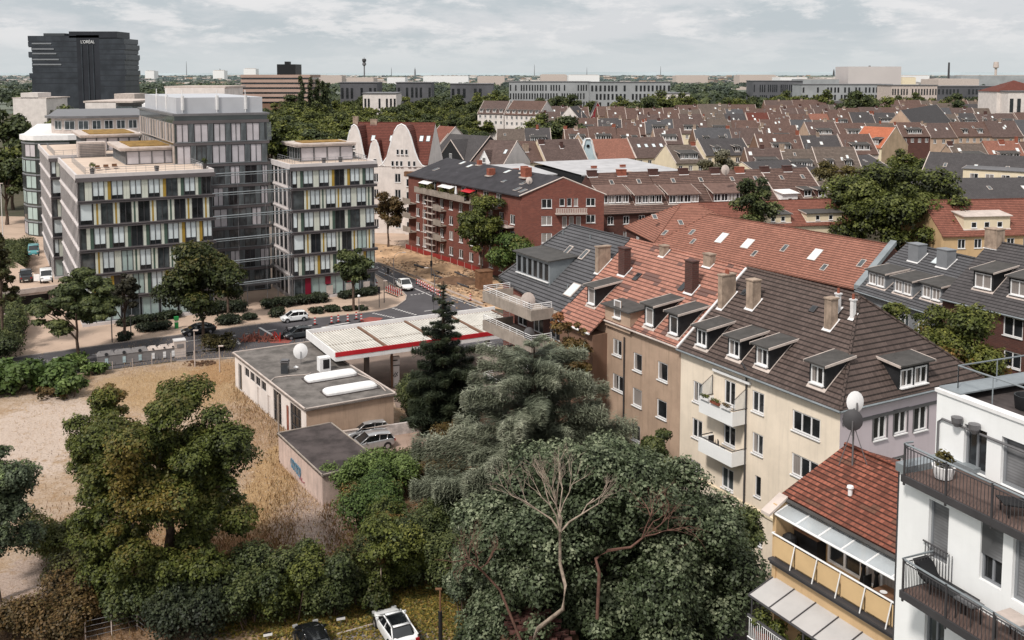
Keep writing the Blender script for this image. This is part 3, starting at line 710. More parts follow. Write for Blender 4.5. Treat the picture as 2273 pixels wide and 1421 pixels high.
def car(kind, pm, label, loc, rz, extra=None, name=None, cat='car', group=None):
    S = CARS[kind]; root = thing(name or {'van': 'delivery_van', 'pickup': 'pickup_truck'}.get(kind, 'parked_car'), label, cat, (0, 0, 0), 0, group)
    mb = MB(); loft([rsec(x, hw, z0, z1) for x, hw, z0, z1 in S['body']], mb); body = obj('body', mb, M[pm], root, smooth=True)
    md = body.modifiers.new('s', 'SUBSURF'); md.levels = 1; md.render_levels = 2
    cb = S['cab']; zb = S['body'][2][3]-.1 if kind != 'van' else 1.0
    mb = MB()   # glasshouse
    secs = []
    for x, hw, zt in cb: secs.append([(x, -S['W']/2+.07, min(zb, zt-.03)), (x, -hw, zt-.05), (x, -hw+.12, zt), (x, hw-.12, zt), (x, hw, zt-.05), (x, S['W']/2-.07, min(zb, zt-.03))])
    loft(secs, mb); obj('windows', mb, M['carglass'], root, smooth=False)
    mb = MB()   # roof skin and pillars, a little proud of the glass
    top = cb[1:-1] if kind != 'van' else cb[:2]
    if extra != 'glassroof':
        rs = [[(x, -hw+.02, zt-.06), (x, -hw+.1, zt+.03), (x, 0, zt+.055), (x, hw-.1, zt+.03), (x, hw-.02, zt-.06)] for x, hw, zt in top]
        n = 5; vs = [p for s in rs for p in s]; mb.add(vs, [[i*n+k, (i+1)*n+k, (i+1)*n+k+1, i*n+k+1] for i in range(len(rs)-1) for k in range(4)])
    else:
        for a, b in ((cb[1], cb[1]), (cb[3], cb[3])): mb.box(a[0], 0, a[2]-.0, .22, a[1]*1.7, .05)
    for sg in (-1, 1):
        pl = [(cb[0], cb[1]), (cb[-2], cb[-1])] if kind != 'van' else [(cb[-2], cb[-1])]
        for a, b in pl: mb.tube([(a[0], sg*(a[1] if a[2] > zb+.2 else S['W']/2-.08), a[2]-.02), (b[0], sg*(b[1] if b[2] > zb+.2 else S['W']/2-.08), b[2]-.02)], .05, 6)
        if kind != 'van':
            for a, b in zip(cb[1:-2], cb[2:-1]): mb.tube([(a[0], sg*(a[1]-.01), a[2]-.02), (b[0], sg*(b[1]-.01), b[2]-.02)], .05, 6)
            xm = (cb[1][0]+cb[-2][0])/2+.1; zt = cb[2][2]; mb.tube([(xm, sg*(S['W']/2-.06), zb), (xm-.08, sg*(cb[2][1]-.0), zt-.04)], .035, 6)
            if kind == 'suv' or kind == 'hatch': mb.tube([(-S['L']*.3, sg*(S['W']/2-.06), zb), (-S['L']*.33, sg*(cb[1][1]), cb[1][2]-.04)], .045, 6)
    obj('roof_panel', mb, M[pm], root, smooth=True)
    for sx in (-1, 1):
        for sy in (-1, 1):
            c = (sx*S['wx'], sy*(S['W']/2-.1), S['wr']); mb = MB(); mb.lathe([(S['wr']*.55, -.11), (S['wr'], -.09), (S['wr'], .09), (S['wr']*.55, .11)], c, 18, 'y'); w = obj('wheel', mb, M['tyre'], root, smooth=False)
            mb = MB(); mb.lathe([(S['wr']*.62, -.125), (S['wr']*.2, -.1), (S['wr']*.2, .1), (S['wr']*.62, .125)], c, 12, 'y'); obj('rim', mb, M['rim'], w)
            mb = MB(); mb.lathe([(S['wr']*1.18, -.085), (S['wr']*1.18, .085)], (c[0], sy*(S['W']/2-.075), c[2]+.02), 16, 'y'); obj('wheel_arch', mb, M['black'], root)
    xf = S['L']/2
    for sy in (-1, 1):
        mb = MB(); mb.ob((xf-.22, sy*S['W']*.36-.16, .62 if kind != 'van' else .85), (.17, 0, -.03), (0, .32, 0), (0, 0, .15)); obj('headlight', mb, M['lamp'], root)
        mb = MB(); mb.ob((-xf+.0, sy*S['W']*.38-.12, .72), (.1, 0, 0), (0, .24, 0), (0, 0, .2)); obj('tail_light', mb, M['taillamp'], root)
        mb = MB(); mb.ob((.75 if kind != 'pickup' else 1.1, sy*(S['W']/2+.02)-.09, zb+.02), (.1, 0, 0), (0, .18, 0), (0, 0, .14)); obj('wing_mirror', mb, M[pm], root)
    mb = MB(); mb.ob((xf-.12, -.5, .34), (.1, 0, 0), (0, 1.0, 0), (0, 0, .2)); obj('grille', mb, M['black'], root)
    for x in (xf-.015, -xf-.015): mb = MB(); mb.ob((x, -.26, .42), (.02, 0, 0), (0, .52, 0), (0, 0, .11)); obj('number_plate', mb, M['plate'], root)
    if kind == 'pickup':
        mb = MB(); mb.ob((-2.5, -.78, 1.09), (1.7, 0, 0), (0, 1.56, 0), (0, 0, .03)); obj('load_bed', mb, M['black'], root)
    if extra == 'doors':
        mb = MB(); mb.ob((1.25, -.95, .35), (-.35, -.85, 0), (.05, -.02, 0), (0, 0, 1.1)); obj('open_door', mb, M[pm], root)
    root.location = loc; root.rotation_euler = (0, 0, rz); return root
def person(label, joints, rad, loc, rz, mat='cloth', hair=None, name='person'):
    """one continuous skinned body from a joint graph"""
    root = thing(name, label, 'person', (0, 0, 0))
    me = bpy.data.meshes.new('body'); vs = [j[0] for j in joints]; es = [(j[1], i) for i, j in enumerate(joints) if j[1] is not None]
    me.from_pydata(vs, es, []); o = bpy.data.objects.new('body', me); COL.objects.link(o); o.parent = root
    sk = o.modifiers.new('skin', 'SKIN'); o.modifiers.new('sub', 'SUBSURF').render_levels = 1
    if not me.skin_vertices: bpy.context.view_layer.update()
    for i, s in enumerate(me.skin_vertices[0].data if me.skin_vertices else []):
        s.radius = (rad[i], rad[i]); s.use_root = (i == 0)
    me.materials.append(M[mat]); root.location = loc; root.rotation_euler = (0, 0, rz); return root, o
# ================================================================ world, sun, camera
w = bpy.data.worlds.new('World'); SC.world = w; w.use_nodes = True; nt = w.node_tree; L_ = nt.links.new
SUN_EL = math.radians(50); SUN_AZ = math.radians(215)      # azimuth measured clockwise from +Y (sun behind the camera, to its left)
bg = nt.nodes['Background']
sky = nt.nodes.new('ShaderNodeTexSky'); sky.sky_type = 'NISHITA'; sky.sun_disc = False; sky.sun_elevation = SUN_EL; sky.sun_rotation = SUN_AZ; sky.dust_density = 3
def wn(t, **k):
    n = nt.nodes.new(t)
    for a, b in k.items(): setattr(n, a, b)
    return n
tc = wn('ShaderNodeTexCoord'); sp_ = wn('ShaderNodeSeparateXYZ'); L_(tc.outputs['Generated'], sp_.inputs[0])
def wm(op, a, b=None):
    n = wn('ShaderNodeMath', operation=op)
    for i, v in enumerate((a, b)):
        if v is None: continue
        if isinstance(v, (int, float)): n.inputs[i].default_value = v
        else: L_(v, n.inputs[i])
    return n.outputs[0]
cb = wn('ShaderNodeCombineXYZ'); L_(sp_.outputs[0], cb.inputs[0]); L_(sp_.outputs[1], cb.inputs[1]); L_(wm('MULTIPLY', sp_.outputs[2], 3.6), cb.inputs[2])
def wnoise(scale, det, rough, off=0, dist=0):
    mp = wn('ShaderNodeMapping'); L_(cb.outputs[0], mp.inputs[0]); mp.inputs['Location'].default_value = (off, off*.7, off*.3)
    n = wn('ShaderNodeTexNoise'); L_(mp.outputs[0], n.inputs['Vector']); n.inputs['Scale'].default_value = scale; n.inputs['Detail'].default_value = det; n.inputs['Roughness'].default_value = rough; n.inputs['Distortion'].default_value = dist
    return n.outputs['Fac']
def wr(f, a, b, c=0, d=1):
    n = wn('ShaderNodeMapRange', interpolation_type='SMOOTHSTEP'); n.inputs[1].default_value = a; n.inputs[2].default_value = b; n.inputs[3].default_value = c; n.inputs[4].default_value = d; L_(f, n.inputs[0]); return n.outputs[0]
def wmix(f, a, b):
    n = wn('ShaderNodeMix', data_type='RGBA')
    for s_, v in ((n.inputs[0], f), (n.inputs[6], a), (n.inputs[7], b)):
        if isinstance(v, (int, float)): s_.default_value = v
        elif isinstance(v, tuple): s_.default_value = v
        else: L_(v, s_)
    return n.outputs[2]
n1 = wr(wnoise(7, 9, .62, 3.1, .2), .40, .60); n2 = wr(wnoise(13, 9, .64, 8.2, .15), .47, .62)
cloud = wmix(n1, C(189, 197, 202), C(212, 214, 217)); cloud = wmix(wm('MULTIPLY', n2, .7), cloud, C(236, 234, 234))
hz = wr(sp_.outputs[2], .0, .05, 1, 0)
cloud = wmix(wm('MULTIPLY', hz, .9), cloud, C(206, 212, 214))
ovh = wr(sp_.outputs[2], .10, .8, 0, 1)          # thicker, brighter cloud deck overhead
cloud = wmix(ovh, cloud, C(236, 238, 242))
skm = wn('ShaderNodeMix', data_type='RGBA', blend_type='MULTIPLY'); skm.inputs[0].default_value = 1; L_(sky.outputs[0], skm.inputs[6]); skm.inputs[7].default_value = (.1, .1, .1, 1)
cloud = wmix(ovh, wmix(.0, cloud, (0, 0, 0, 1)), cloud)
L_(wmix(.93, skm.outputs[2], cloud), bg.inputs[0]); bg.inputs[1].default_value = 1.08
sd = bpy.data.lights.new('sun', 'SUN'); sd.energy = 3.2; sd.angle = math.radians(7); sd.color = (1, .95, .88)
so = bpy.data.objects.new('sun', sd); COL.objects.link(so); so.location = (-60, -60, 120)
dv = Vector((math.sin(SUN_AZ)*math.cos(SUN_EL), math.cos(SUN_AZ)*math.cos(SUN_EL), math.sin(SUN_EL)))
so.rotation_euler = dv.to_track_quat('Z', 'Y').to_euler()
cd = bpy.data.cameras.new('camera'); cam = bpy.data.objects.new('camera', cd); COL.objects.link(cam); SC.camera = cam
cam.location = (0, 0, H); cam.rotation_euler = (math.pi/2-PITCH, 0, 0); cd.sensor_fit = 'HORIZONTAL'; cd.sensor_width = 36
cd.lens = F/2273*36; cd.shift_y = (CY-710.5)/2273; cd.clip_end = 60000; cd.clip_start = .5
SC.view_settings.view_transform = 'Standard'; SC.view_settings.look = 'None'; SC.view_settings.exposure = 0
SC.cycles.max_bounces = 5; SC.cycles.diffuse_bounces = 2; SC.cycles.transparent_max_bounces = 4

# ================================================================ ground
def groundmat(name, lo, mid, hi, s1=.05, s2=.6, fine=.35, rings=False):
    m = N(name); pos = m.n('ShaderNodeNewGeometry').outputs['Position']
    a = m.ramp(m.noise(pos, s1, 7, .65), .38, .62); b = m.ramp(m.noise(pos, s2, 6, .7), .4, .68); c = m.ramp(m.noise(pos, 5, 4, .7), .42, .66)
    col = m.mix(a, lo, mid); col = m.mix(m.math('MULTIPLY', b, .8), col, hi); col = m.mix(m.math('MULTIPLY', c, fine), col, dk(lo, .5))
    m.l(col, m.b.inputs['Base Color']); m.b.inputs['Roughness'].default_value = 1; m.b.inputs['Specular IOR Level'].default_value = .1
    m.bump(m.noise(pos, 2.5, 6, .7), .7, .15); return m.m
def sheet(name, pix, z, mat, world=False):
    mb = MB(); pts = [P(a, b, 0) if not world else V(a, b, 0) for a, b in pix]; mb.poly(*[(p.x, p.y, z) for p in pts])
    me_ = mb; o = struct(name, me_, mat)
    if o.data.polygons[0].normal.z < 0: o.data.flip_normals()
    return o
EARTH = groundmat('plain with fields', C(92, 100, 92), C(112, 118, 108), C(128, 130, 118), .002, .02, .2)
sheet('ground', [(-30000, -200), (30000, -200), (30000, 45000), (-30000, 45000)], -.05, EARTH, True)
CITY = groundmat('courtyard earth', C(84, 80, 70), C(100, 92, 80), C(70, 76, 54), .03, .3, .3)
sheet('courtyard_ground', [(-330, 30), (260, 30), (600, 900), (-500, 900)], -.03, CITY, True)
def lotmat():
    """sandy lot; worn gravel, straw and weed areas are blended in by world position with ragged edges"""
    m = N('dry sandy lot'); pos = m.n('ShaderNodeNewGeometry').outputs['Position']
    n1 = m.noise(pos, .06, 7, .65); n2 = m.noise(pos, .45, 7, .7); n3 = m.noise(pos, 5, 4, .75); n4 = m.noise(pos, 1.4, 5, .7)
    col = m.mix(m.ramp(n1, .38, .62), C(168, 146, 126), C(184, 164, 146)); col = m.mix(m.math('MULTIPLY', m.ramp(n2, .46, .64), .85), col, C(152, 124, 94))
    sep = m.n('ShaderNodeSeparateXYZ'); m.l(pos, sep.inputs[0])
    for cx, cy, rx, ry, ca, cb, st in (
        (690, 1175, 105, 75, (150, 132, 124), (168, 150, 142), .9), (90, 960, 160, 90, (186, 168, 156), (200, 184, 172), .8), (60, 1300, 90, 90, (160, 140, 130), (176, 158, 148), .8),
        (400, 860, 210, 45, (158, 128, 92), (176, 150, 114), .8), (480, 830, 60, 30, (148, 112, 78), (168, 134, 98), .85), (570, 960, 70, 90, (150, 122, 98), (168, 142, 118), .7), (610, 1060, 60, 110, (164, 132, 92), (182, 152, 110), .8),
        (470, 1260, 150, 80, (126, 90, 68), (148, 112, 84), .95), (170, 1390, 240, 80, (112, 88, 68), (134, 106, 80), .95), (330, 1200, 160, 70, (120, 96, 66), (150, 116, 80), .8), (790, 1230, 60, 60, (112, 88, 70), (140, 112, 90), .9), (960, 1080, 110, 60, (110, 88, 66), (140, 108, 80), .95)):
        c = P(cx, cy); ex = (P(cx+rx, cy)-c).length; ey = (P(cx, cy-ry)-c).length
        dx = m.math('DIVIDE', m.math('SUBTRACT', sep.outputs[0], c.x), ex); dy = m.math('DIVIDE', m.math('SUBTRACT', sep.outputs[1], c.y), ey)
        d = m.math('SQRT', m.math('ADD', m.math('MULTIPLY', dx, dx), m.math('MULTIPLY', dy, dy)))
        d = m.math('ADD', d, m.math('MULTIPLY', m.math('SUBTRACT', n2, .5), 1.9)); d = m.math('ADD', d, m.math('MULTIPLY', m.math('SUBTRACT', n4, .5), 1.1))
        f = m.n('ShaderNodeMapRange', interpolation_type='SMOOTHSTEP'); f.inputs[1].default_value = 1.15; f.inputs[2].default_value = .7; m.l(d, f.inputs[0])
        col = m.mix(m.math('MULTIPLY', f.outputs[0], st), col, m.mix(m.ramp(n4, .35, .65), C(*ca), C(*cb)))
    col = m.mix(m.math('MULTIPLY', m.ramp(n3, .52, .68), .5), col, C(112, 88, 68)); col = m.mix(m.math('MULTIPLY', m.ramp(n3, .48, .34), .22), col, C(208, 192, 176))
    col = m.mix(m.math('MULTIPLY', m.ramp(n4, .53, .64), .5), col, C(136, 106, 76))
    m.l(col, m.b.inputs['Base Color']); m.b.inputs['Roughness'].default_value = 1; m.b.inputs['Specular IOR Level'].default_value = .1
    m.bump(m.math('ADD', n4, m.math('MULTIPLY', n3, .5)), .8, .2); return m.m
LOT = lotmat()
lot = [P(-700, 900), P(0, 851), P(391, 803), P(640, 790), P(1010, 760), P(1150, 860), P(1400, 1000), P(1500, 1700), P(-900, 1700)]
sheet('vacant_lot', [(p.x, p.y) for p in lot], .0, LOT, True)
# paving north of the road, road, side street
sheet('pavement', [(p.x, p.y) for p in (P(-600, 880), P(0, 799), P(317, 755), P(599, 718), P(843, 691), P(1050, 720), P(1000, 500), P(0, 480), P(-600, 520))], .006, M['paving'], True)
road = [(-600, 878), (0, 799), (169, 776), (317, 755), (396, 745), (599, 718), (685, 708), (764, 701), (843, 691), (880, 682), (901, 667), (903, 657), (890, 643), (860, 625), (835, 610), (780, 575), (800, 565), (835, 584), (1001, 658), (1075, 684), (1300, 770), (1300, 840), (1000, 770), (700, 778), (391, 801), (0, 850), (-600, 925)]
sheet('road', road, .012, M['asphalt'])
kb = MB()
def kerb(pts, w=.18, h=.12):
    q = [P(*p) for p in pts]
    for a, b in zip(q, q[1:]):
        d = (b-a).normalized(); nn = Vector((-d.y, d.x, 0))*w; kb.ob(a+V(0, 0, -.04), b-a+d*.02, nn, (0, 0, h+.04))
kerb([(-600, 878), (0, 799), (169, 776), (317, 755), (396, 745), (599, 718), (685, 708), (764, 701), (843, 691), (880, 682), (901, 667), (903, 657), (890, 643), (860, 625), (835, 610), (780, 575)])
kerb([(835, 584), (1001, 658), (1075, 684), (1300, 770)]); kerb([(391, 803), (640, 788)])
struct('kerb', kb, M['kerb'])
mk = MB()
def mark(x0, y0, x1, y1, w=.15):
    a, b = P(x0, y0, .02), P(x1, y1, .02); d = (b-a).normalized(); nn = Vector((-d.y, d.x, 0))*w/2; mk.poly(a-nn, b-nn, b+nn, a+nn)
def dashes(x0, y0, x1, y1, n, w=.15, duty=.5):
    for i in range(n):
        a = i/n; b = a+duty/n; mark(x0+(x1-x0)*a, y0+(y1-y0)*a, x0+(x1-x0)*b, y0+(y1-y0)*b, w)
for a in ((101, 803, 127, 799), (152, 795, 168, 792), (204, 788, 220, 786), (118, 794, 128, 793), (412, 758, 478, 750), (505, 747, 524, 744), (545, 741, 572, 738), (470, 770, 500, 766), (547, 741, 570, 738), (592, 735, 614, 731), (640, 728, 660, 726), (680, 724, 699, 721)): mark(*a, .18)
for i in range(5): mark(478+i*12, 760-i*1.5+3, 520+i*3, 750+2+i*3, .35)
mark(714, 727, 775, 716, .4); mark(576, 727, 612, 748, .35)
dashes(828, 695, 877, 706, 9, .45); dashes(872, 684, 926, 700, 9, .45); dashes(912, 655, 968, 648, 7, .35); mark(920, 640, 1010, 680, .18); mark(836, 600, 905, 630, .15); dashes(836, 592, 880, 612, 4, .15)
mark(942, 691, 962, 688, .2); mark(1000, 660, 1075, 688, .15)
struct('road_marking', mk, M['marking'])
sheet('cycle_lane', [(805, 708), (820, 704), (850, 706), (842, 714), (800, 716)], .017, M['redpaint'])
sheet('cycle_lane', [(600, 752), (640, 744), (660, 748), (640, 762), (600, 762)], .017, M['redpaint'])
sheet('forecourt', [(p.x, p.y) for p in (P(640, 790), P(1010, 768), P(1330, 860), P(1330, 905), P(880, 905), P(860, 860))], .02, plain('stained concrete forecourt', C(140, 122, 112), .9, .2, .4, fine=.4), True)
sheet('yard', [(850, 940), (960, 935), (1080, 940), (1080, 1010), (850, 1015), (700, 1010)], .024, plain('yard asphalt', C(168, 144, 130), .9, .15, .3, fine=.3))
sheet('car_park', [(560, 1475), (745, 1414), (835, 1385), (960, 1400), (1010, 1500), (560, 1560)], .03, plain('car park slab', C(132, 124, 124), .9, .12, .5, fine=.3))
sheet('excavation', [(832, 540), (905, 548), (985, 570), (1080, 605), (1125, 640), (1130, 690), (1075, 682), (1001, 656), (835, 582)], .02, M['sand'])

# ================================================================ office complex on the left
A1 = Vector((-61.3, 139.0)); D1 = Vector((.88, .475)); N1 = Vector((-.475, .88))
def OB(u, t): return A1+D1*u+N1*t
def bb(mb, u0, u1, t0, t1, z0, z1):
    a = OB(u0, t0); mb.ob((a.x, a.y, z0), (D1.x*(u1-u0), D1.y*(u1-u0), 0), (N1.x*(t1-t0), N1.y*(t1-t0), 0), (0, 0, z1-z0))
ZB = [0, 3.9, 7.4, 10.95, 14.45, 17.95, 21.5]
def office(name, label, u0, u1, t0, t1, seed, sidebays, ground='plain'):
    rr = random.Random(seed); p0 = OB(u0, t0); root = thing(name, label, 'office building', (p0.x, p0.y, 0)); L = u1-u0
    W = Wall(OB(u0, t0), OB(u1, t0)); WS = Wall(OB(u0, t1), OB(u0, t0)); nb = max(5, round(L/2.62)); bw = (L-.9)/nb
    mb = MB(); bb(mb, u0+.35, u1-.35, t0+.35, t1-.1, 0, 21.3); obj('core', mb, M['darkmetal'], root)
    mb = MB(); bb(mb, u0-.15, u1+.15, t0-.15, t1, 21.3, 21.62); obj('roof', mb, M['terracepave'], root)
    mb = MB()
    for a in ((u0-.3, u1+.3, t0-.35, t0-.05), (u0-.3, u0, t0-.05, t1), (u1, u1+.3, t0-.05, t1)): bb(mb, *a, 21.0, 21.85)
    obj('parapet', mb, M['pier'], root)
    mb = MB(); bb(mb, u0-.3, u1+.45, t0-.5, t0-.35, 20.75, 21.35); obj('eaves_band', mb, M['spandrel'], root)
    for i in range(1, 6):     # spandrel ledges
        mb = MB(); z = ZB[i]; bb(mb, u0-.1, u1+.35, t0-.45, t0+.35, z-.32, z+.12); bb(mb, u0-.05, u1+.35, t0-.6, t0-.45, z+.0, z+.07); bb(mb, u0-.05, u1+.35, t0-.55, t0-.45, z-.3, z-.22); obj('spandrel', mb, M['spandrel'], root)
    for f in range(1, 6):
        pan = MB(); z0, z1 = ZB[f]+.12, ZB[f+1]-.32 if f < 5 else 20.9; odd = f % 2
        shift = .0 if odd else bw*.42
        bb(pan, u0+.05, u1-.05, t0-.02, t0+.1, z0, z1)
        window(root, W, .12, z0, .7+shift*.9, z1-z0, '1', 'darkmetal', 'b' if rr.random() < .6 else 'm', 0, -.1)
        u = .9+shift
        while u < L-.55:
            col = 2 if rr.random() < .38 else (3 if rr.random() < .55 else 1)
            for (m_, w_, x) in (((1, .5, 0), (col, .44, .5)) if odd else ((1, .34, 0), (col, .26, .34), (1, .36, .6))):
                if u+x+w_ > L-.05: continue
                q = OB(u0+u+x, t0-.16); pan.m = m_; pan.ob((q.x, q.y, z0), (D1.x*w_*.97, D1.y*w_*.97, 0), (N1.x*.15, N1.y*.15, 0), (0, 0, z1-z0))
            x = .96; wv = min(bw-x+.0, L-.15-u-x)
            if wv > .3:
                k = rr.random(); dkf = .8 if (f == 4 and t0 == 0) else .2
                window(root, W, u+x, z0, wv, z1-z0, '2', 'darkmetal', 'd' if k < dkf*.7 else ('m' if k < dkf else ('g' if f < 3 and k > .8 else 'b')), 0, -.12)
            u += bw
        obj('facade_panel', pan, [M['darkmetal'], M['panelcream'], M['panelochre'], M['panelgreen']], root, label='storey band of cream, ochre and green glass panels')
    # ground floor
    nb2 = nb; bw2 = L/nb2
    for i in range(nb2):
        k = rr.random(); window(root, W, i*bw2+.1, .5, bw2-.2, 3.0, '2', 'framegrey', 'g' if k < .45 else 'm', 0, .0)
    mb = MB(); bb(mb, u0-.1, u1+.1, t0-.4, t0+.2, 0, .45); obj('plinth', mb, M['pier'], root)
    # left side: white piers with narrow windows
    LS = t1-t0; mb = MB(); n = sidebays; b = LS/n; ops = []
    for f in range(6):
        z0, z1 = (ZB[f]+.35 if f else .6), ZB[f+1]-.45
        for i in range(n): ops.append((i*b+b*.18, i*b+b*.18+round(b*.66, 1), z0, z0+round(z1-z0, 1)))
    cutwall(mb, WS, 0, 21.3, ops, .2, out=.05); obj('wall', mb, M['pier'], root, label='white pier wall of the long side')
    for f in range(1, 6):
        mb = MB(); bb(mb, u0-.22, u0-.03, t0, t1, ZB[f]-.16, ZB[f]+.06); obj('string_course', mb, M['pier'], root)
    ops = sorted(ops, key=lambda o: -o[0])
    for o in ops[:98]: window(root, WS, o[0], o[2], o[1]-o[0], o[3]-o[2], '1', 'darkmetal', rr.choice('mddd'), 0, .05)
    return root, W
def penthouse(par, u0, u1, t0, t1, z0, z1, sed):
    W = Wall(OB(u0, t0), OB(u1, t0)); WS = Wall(OB(u0, t1), OB(u0, t0)); mb = MB(); bb(mb, u0+.1, u1-.1, t0+.1, t1-.1, z0, z1-.4); ph = obj('penthouse', mb, M['darkmetal'], par)
    mb = MB(); bb(mb, u0-.9, u1+.35, t0-.5, t1+.3, z1-.45, z1); bb(mb, u0-1.0, u1+.45, t0-.6, t1+.4, z1-.18, z1+.08); obj('roof', mb, M['lightconc'], ph)
    mb = MB(); a = .8; bb(mb, u0+a, u1-a*.9, t0+1.2, t1-1.5, z1+.08, z1+.22); obj('green_roof', mb, M['sedum'], ph)
    n = max(3, round((u1-u0)/2)); b = (u1-u0)/n
    for i in range(n): window(ph, W, i*b+.03, z0+.05, b-.06, z1-z0-.6, '1', 'greymetal', 't', 0, -.04)
    n = max(4, round((t1-t0)/1.5)); b = (t1-t0)/n
    for i in range(n): window(ph, WS, i*b+.05, z0+.05, b-.1, z1-z0-.6, '1', 'framegrey', 'm' if i % 3 else 'd', 0, -.04)
def railing(par, pts, h=1.0, n=None, mat='framegrey', step=1.4, bars=3, name='railing', r=.025):
    mb = MB(); pts = [Vector(p) for p in pts]
    for a, b in zip(pts, pts[1:]):
        L = (b-a).length; k = max(1, round(L/step))
        for i in range(k+1): q = a.lerp(b, i/k); mb.tube([q, q+V(0, 0, h)], r, 4)
        for j in range(bars): z = h*(j+1)/bars; mb.tube([a+V(0, 0, z), b+V(0, 0, z)], r*(1.3 if j == bars-1 else .8), 4)
    return obj(name, mb, M[mat], par)
o1, W1 = office('office_block', 'six storey office block with mint blinds and ochre panels, left of the glazed recess', 0, 18.5, 0, 33, 4, 15)
penthouse(o1, 8.4, 18.0, 15.0, 31, 21.62, 24.3, 1)
def OZ(u, t, z): q = OB(u, t); return V(q.x, q.y, z)
railing(o1, [OZ(1.2, 1.4, 21.6), OZ(17.6, 1.4, 21.6), OZ(17.6, 14, 21.6)]); railing(o1, [OZ(1.2, 1.4, 21.6), OZ(1.2, 24, 21.6)])
o2, W2 = office('office_block', 'right hand six storey office wing beside the road junction, crimson panels at its foot', 31, 44.8, 1.5, 14, 8, 5)
penthouse(o2, 34.3, 43.3, 7.5, 15, 21.62, 24.5, 2); railing(o2, [OZ(32, 2.8, 21.6), OZ(44, 2.8, 21.6), OZ(44, 12, 21.6)]); railing(o2, [OZ(32, 2.8, 21.6), OZ(32, 13, 21.6)])
for u, w_, z0, h_ in ((1.9, .9, .45, 3.2), (5.2, .9, 2.2, 1.4), (8.6, .9, 2.2, 1.4)):
    mb = MB(); a = OZ(31+u, 1.3, z0); mb.ob(a, (D1.x*w_, D1.y*w_, 0), (N1.x*.1, N1.y*.1, 0), (0, 0, h_)); obj('panel', mb, M['panelmagenta'], o2)
for u in (5.3, 8.6, 11.6):
    mb = MB(); a = OZ(31+u, 1.2, .5); mb.ob(a, (D1.x*1.1, D1.y*1.1, 0), (N1.x*.05, N1.y*.05, 0), (0, 0, 1.5)); obj('poster', mb, M['lightconc'], o2)
o3, W3 = office('office_block', 'further office block behind the left one, only its white pier side wall and terrace showing', -1.2, 12, 38, 70, 12, 13)
penthouse(o3, 5.5, 15, 48, 66, 21.62, 24.6, 3); railing(o3, [OZ(-.4, 39, 21.6), OZ(-.4, 60, 21.6)]); railing(o3, [OZ(-.4, 39, 21.6), OZ(11, 39, 21.6)])
# tall slab with plant room
sl = OB(15.4, 12.2); slab = thing('office_tower', 'tall grey striped office slab with a pale plant room on top, behind the glass recess', 'office building', (sl.x, sl.y, 0))
mb = MB(); bb(mb, 15.4, 30.2, 12.2, 50, 0, 29.3); obj('core', mb, M['bay'], slab)
mb = MB(); bb(mb, 15.1, 30.5, 11.8, 50.4, 29.3, 29.65); obj('roof', mb, M['greymetal'], slab)
mb = MB(); bb(mb, 15.9, 29.6, 12.9, 46, 29.65, 32.2); pr_ = obj('plant_room', mb, M['plantroom'], slab)
for u, t in ((16.6, 12.7), (22, 12.7), (26.6, 12.7), (15.7, 22), (15.7, 32)):
    mb = MB(); q = OZ(u, t, 30.2); mb.ob(q, (.45, .2, 0), (-.1, .25, 0), (0, 0, 2.3)); mb.tube([q+V(.2, -.1, -.4), q+V(.2, -.1, 3.2)], .06, 6); obj('antenna', mb, M['white'], pr_)
WF = Wall(OB(15.4, 12.2), OB(30.2, 12.2)); WL = Wall(OB(15.4, 50), OB(15.4, 12.2))
zs = [3.9+i*3.5 for i in range(8)]
for i, z in enumerate(zs):
    mb = MB(); bb(mb, 15.2, 30.4, 11.95, 12.25, z-.35, z+.15); obj('spandrel', mb, M['spandrel'], slab)
rr = random.Random(5)
for f in range(-1, 7):
    z0 = zs[f]+.15 if f >= 0 else .2; z1 = zs[f+1]-.35; fin = MB(); u = .2; fl = MB()
    while u < 14.4:
        wv = rr.choice((1.6, 1.9, 2.2)); wv = min(wv, 14.6-u)
        k = rr.random(); window(slab, WF, u, z0, wv, z1-z0, '2', 'darkmetal', ('t' if k < .62 else 'm' if k < .85 else 'd') if f > 1 else rr.choice('tmmd'), 0, -.1)
        for j in range(4):
            q = OZ(15.4+u+wv+.06+j*.2, 11.98, z0); fin.ob(q, (D1.x*.07, D1.y*.07, 0), (N1.x*.2, N1.y*.2, 0), (0, 0, z1-z0))
        u += wv+.86
    bb(fin, 15.5, 30.1, 11.9, 11.96, z0-.02, z0+.06); obj('sun_fin', fin, M['zinc'], slab)
    if f > 2:
        n = 13; b = 37.8/n
        for i in range(n):
            window(slab, WL, i*b+.1, z0, b*.45, z1-z0, '1', 'framegrey', rr.choice('mtd'), 0, -.05)
            for j in range(3): fl.ob(WL.p(i*b+b*.55+j*.35, z0, .02), (WL.d.x*.12, WL.d.y*.12, 0), (WL.o.x*.18, WL.o.y*.18, 0), (0, 0, z1-z0))
        fl.ob(WL.p(0, z0-.02, .2), (WL.d.x*37.8, WL.d.y*37.8, 0), (WL.o.x*.05, WL.o.y*.05, 0), (0, 0, .08)); obj('sun_fin', fl, M['lightconc'], slab)
for (u, t, w_, d_) in ((3, 34, 4.5, 3), (12.5, 31, 4, 3)):
    mb = MB(); bb(mb, u, u+w_, t, t+d_, 21.6, 24.2); q = OB(u, t); x = thing('rooftop_unit', 'grey louvred plant box on the terrace, ' + ('left one' if u < 5 else 'one beside the tall slab'), 'roof plant', (q.x, q.y, 21.6)); obj('casing', mb, M['lightconc'], x)
    mb = MB()
    for i in range(8): bb(mb, u+.2, u+w_-.2, t-.06, t, 21.8+i*.28, 21.9+i*.28)
    obj('louvre', mb, M['greymetal'], x)
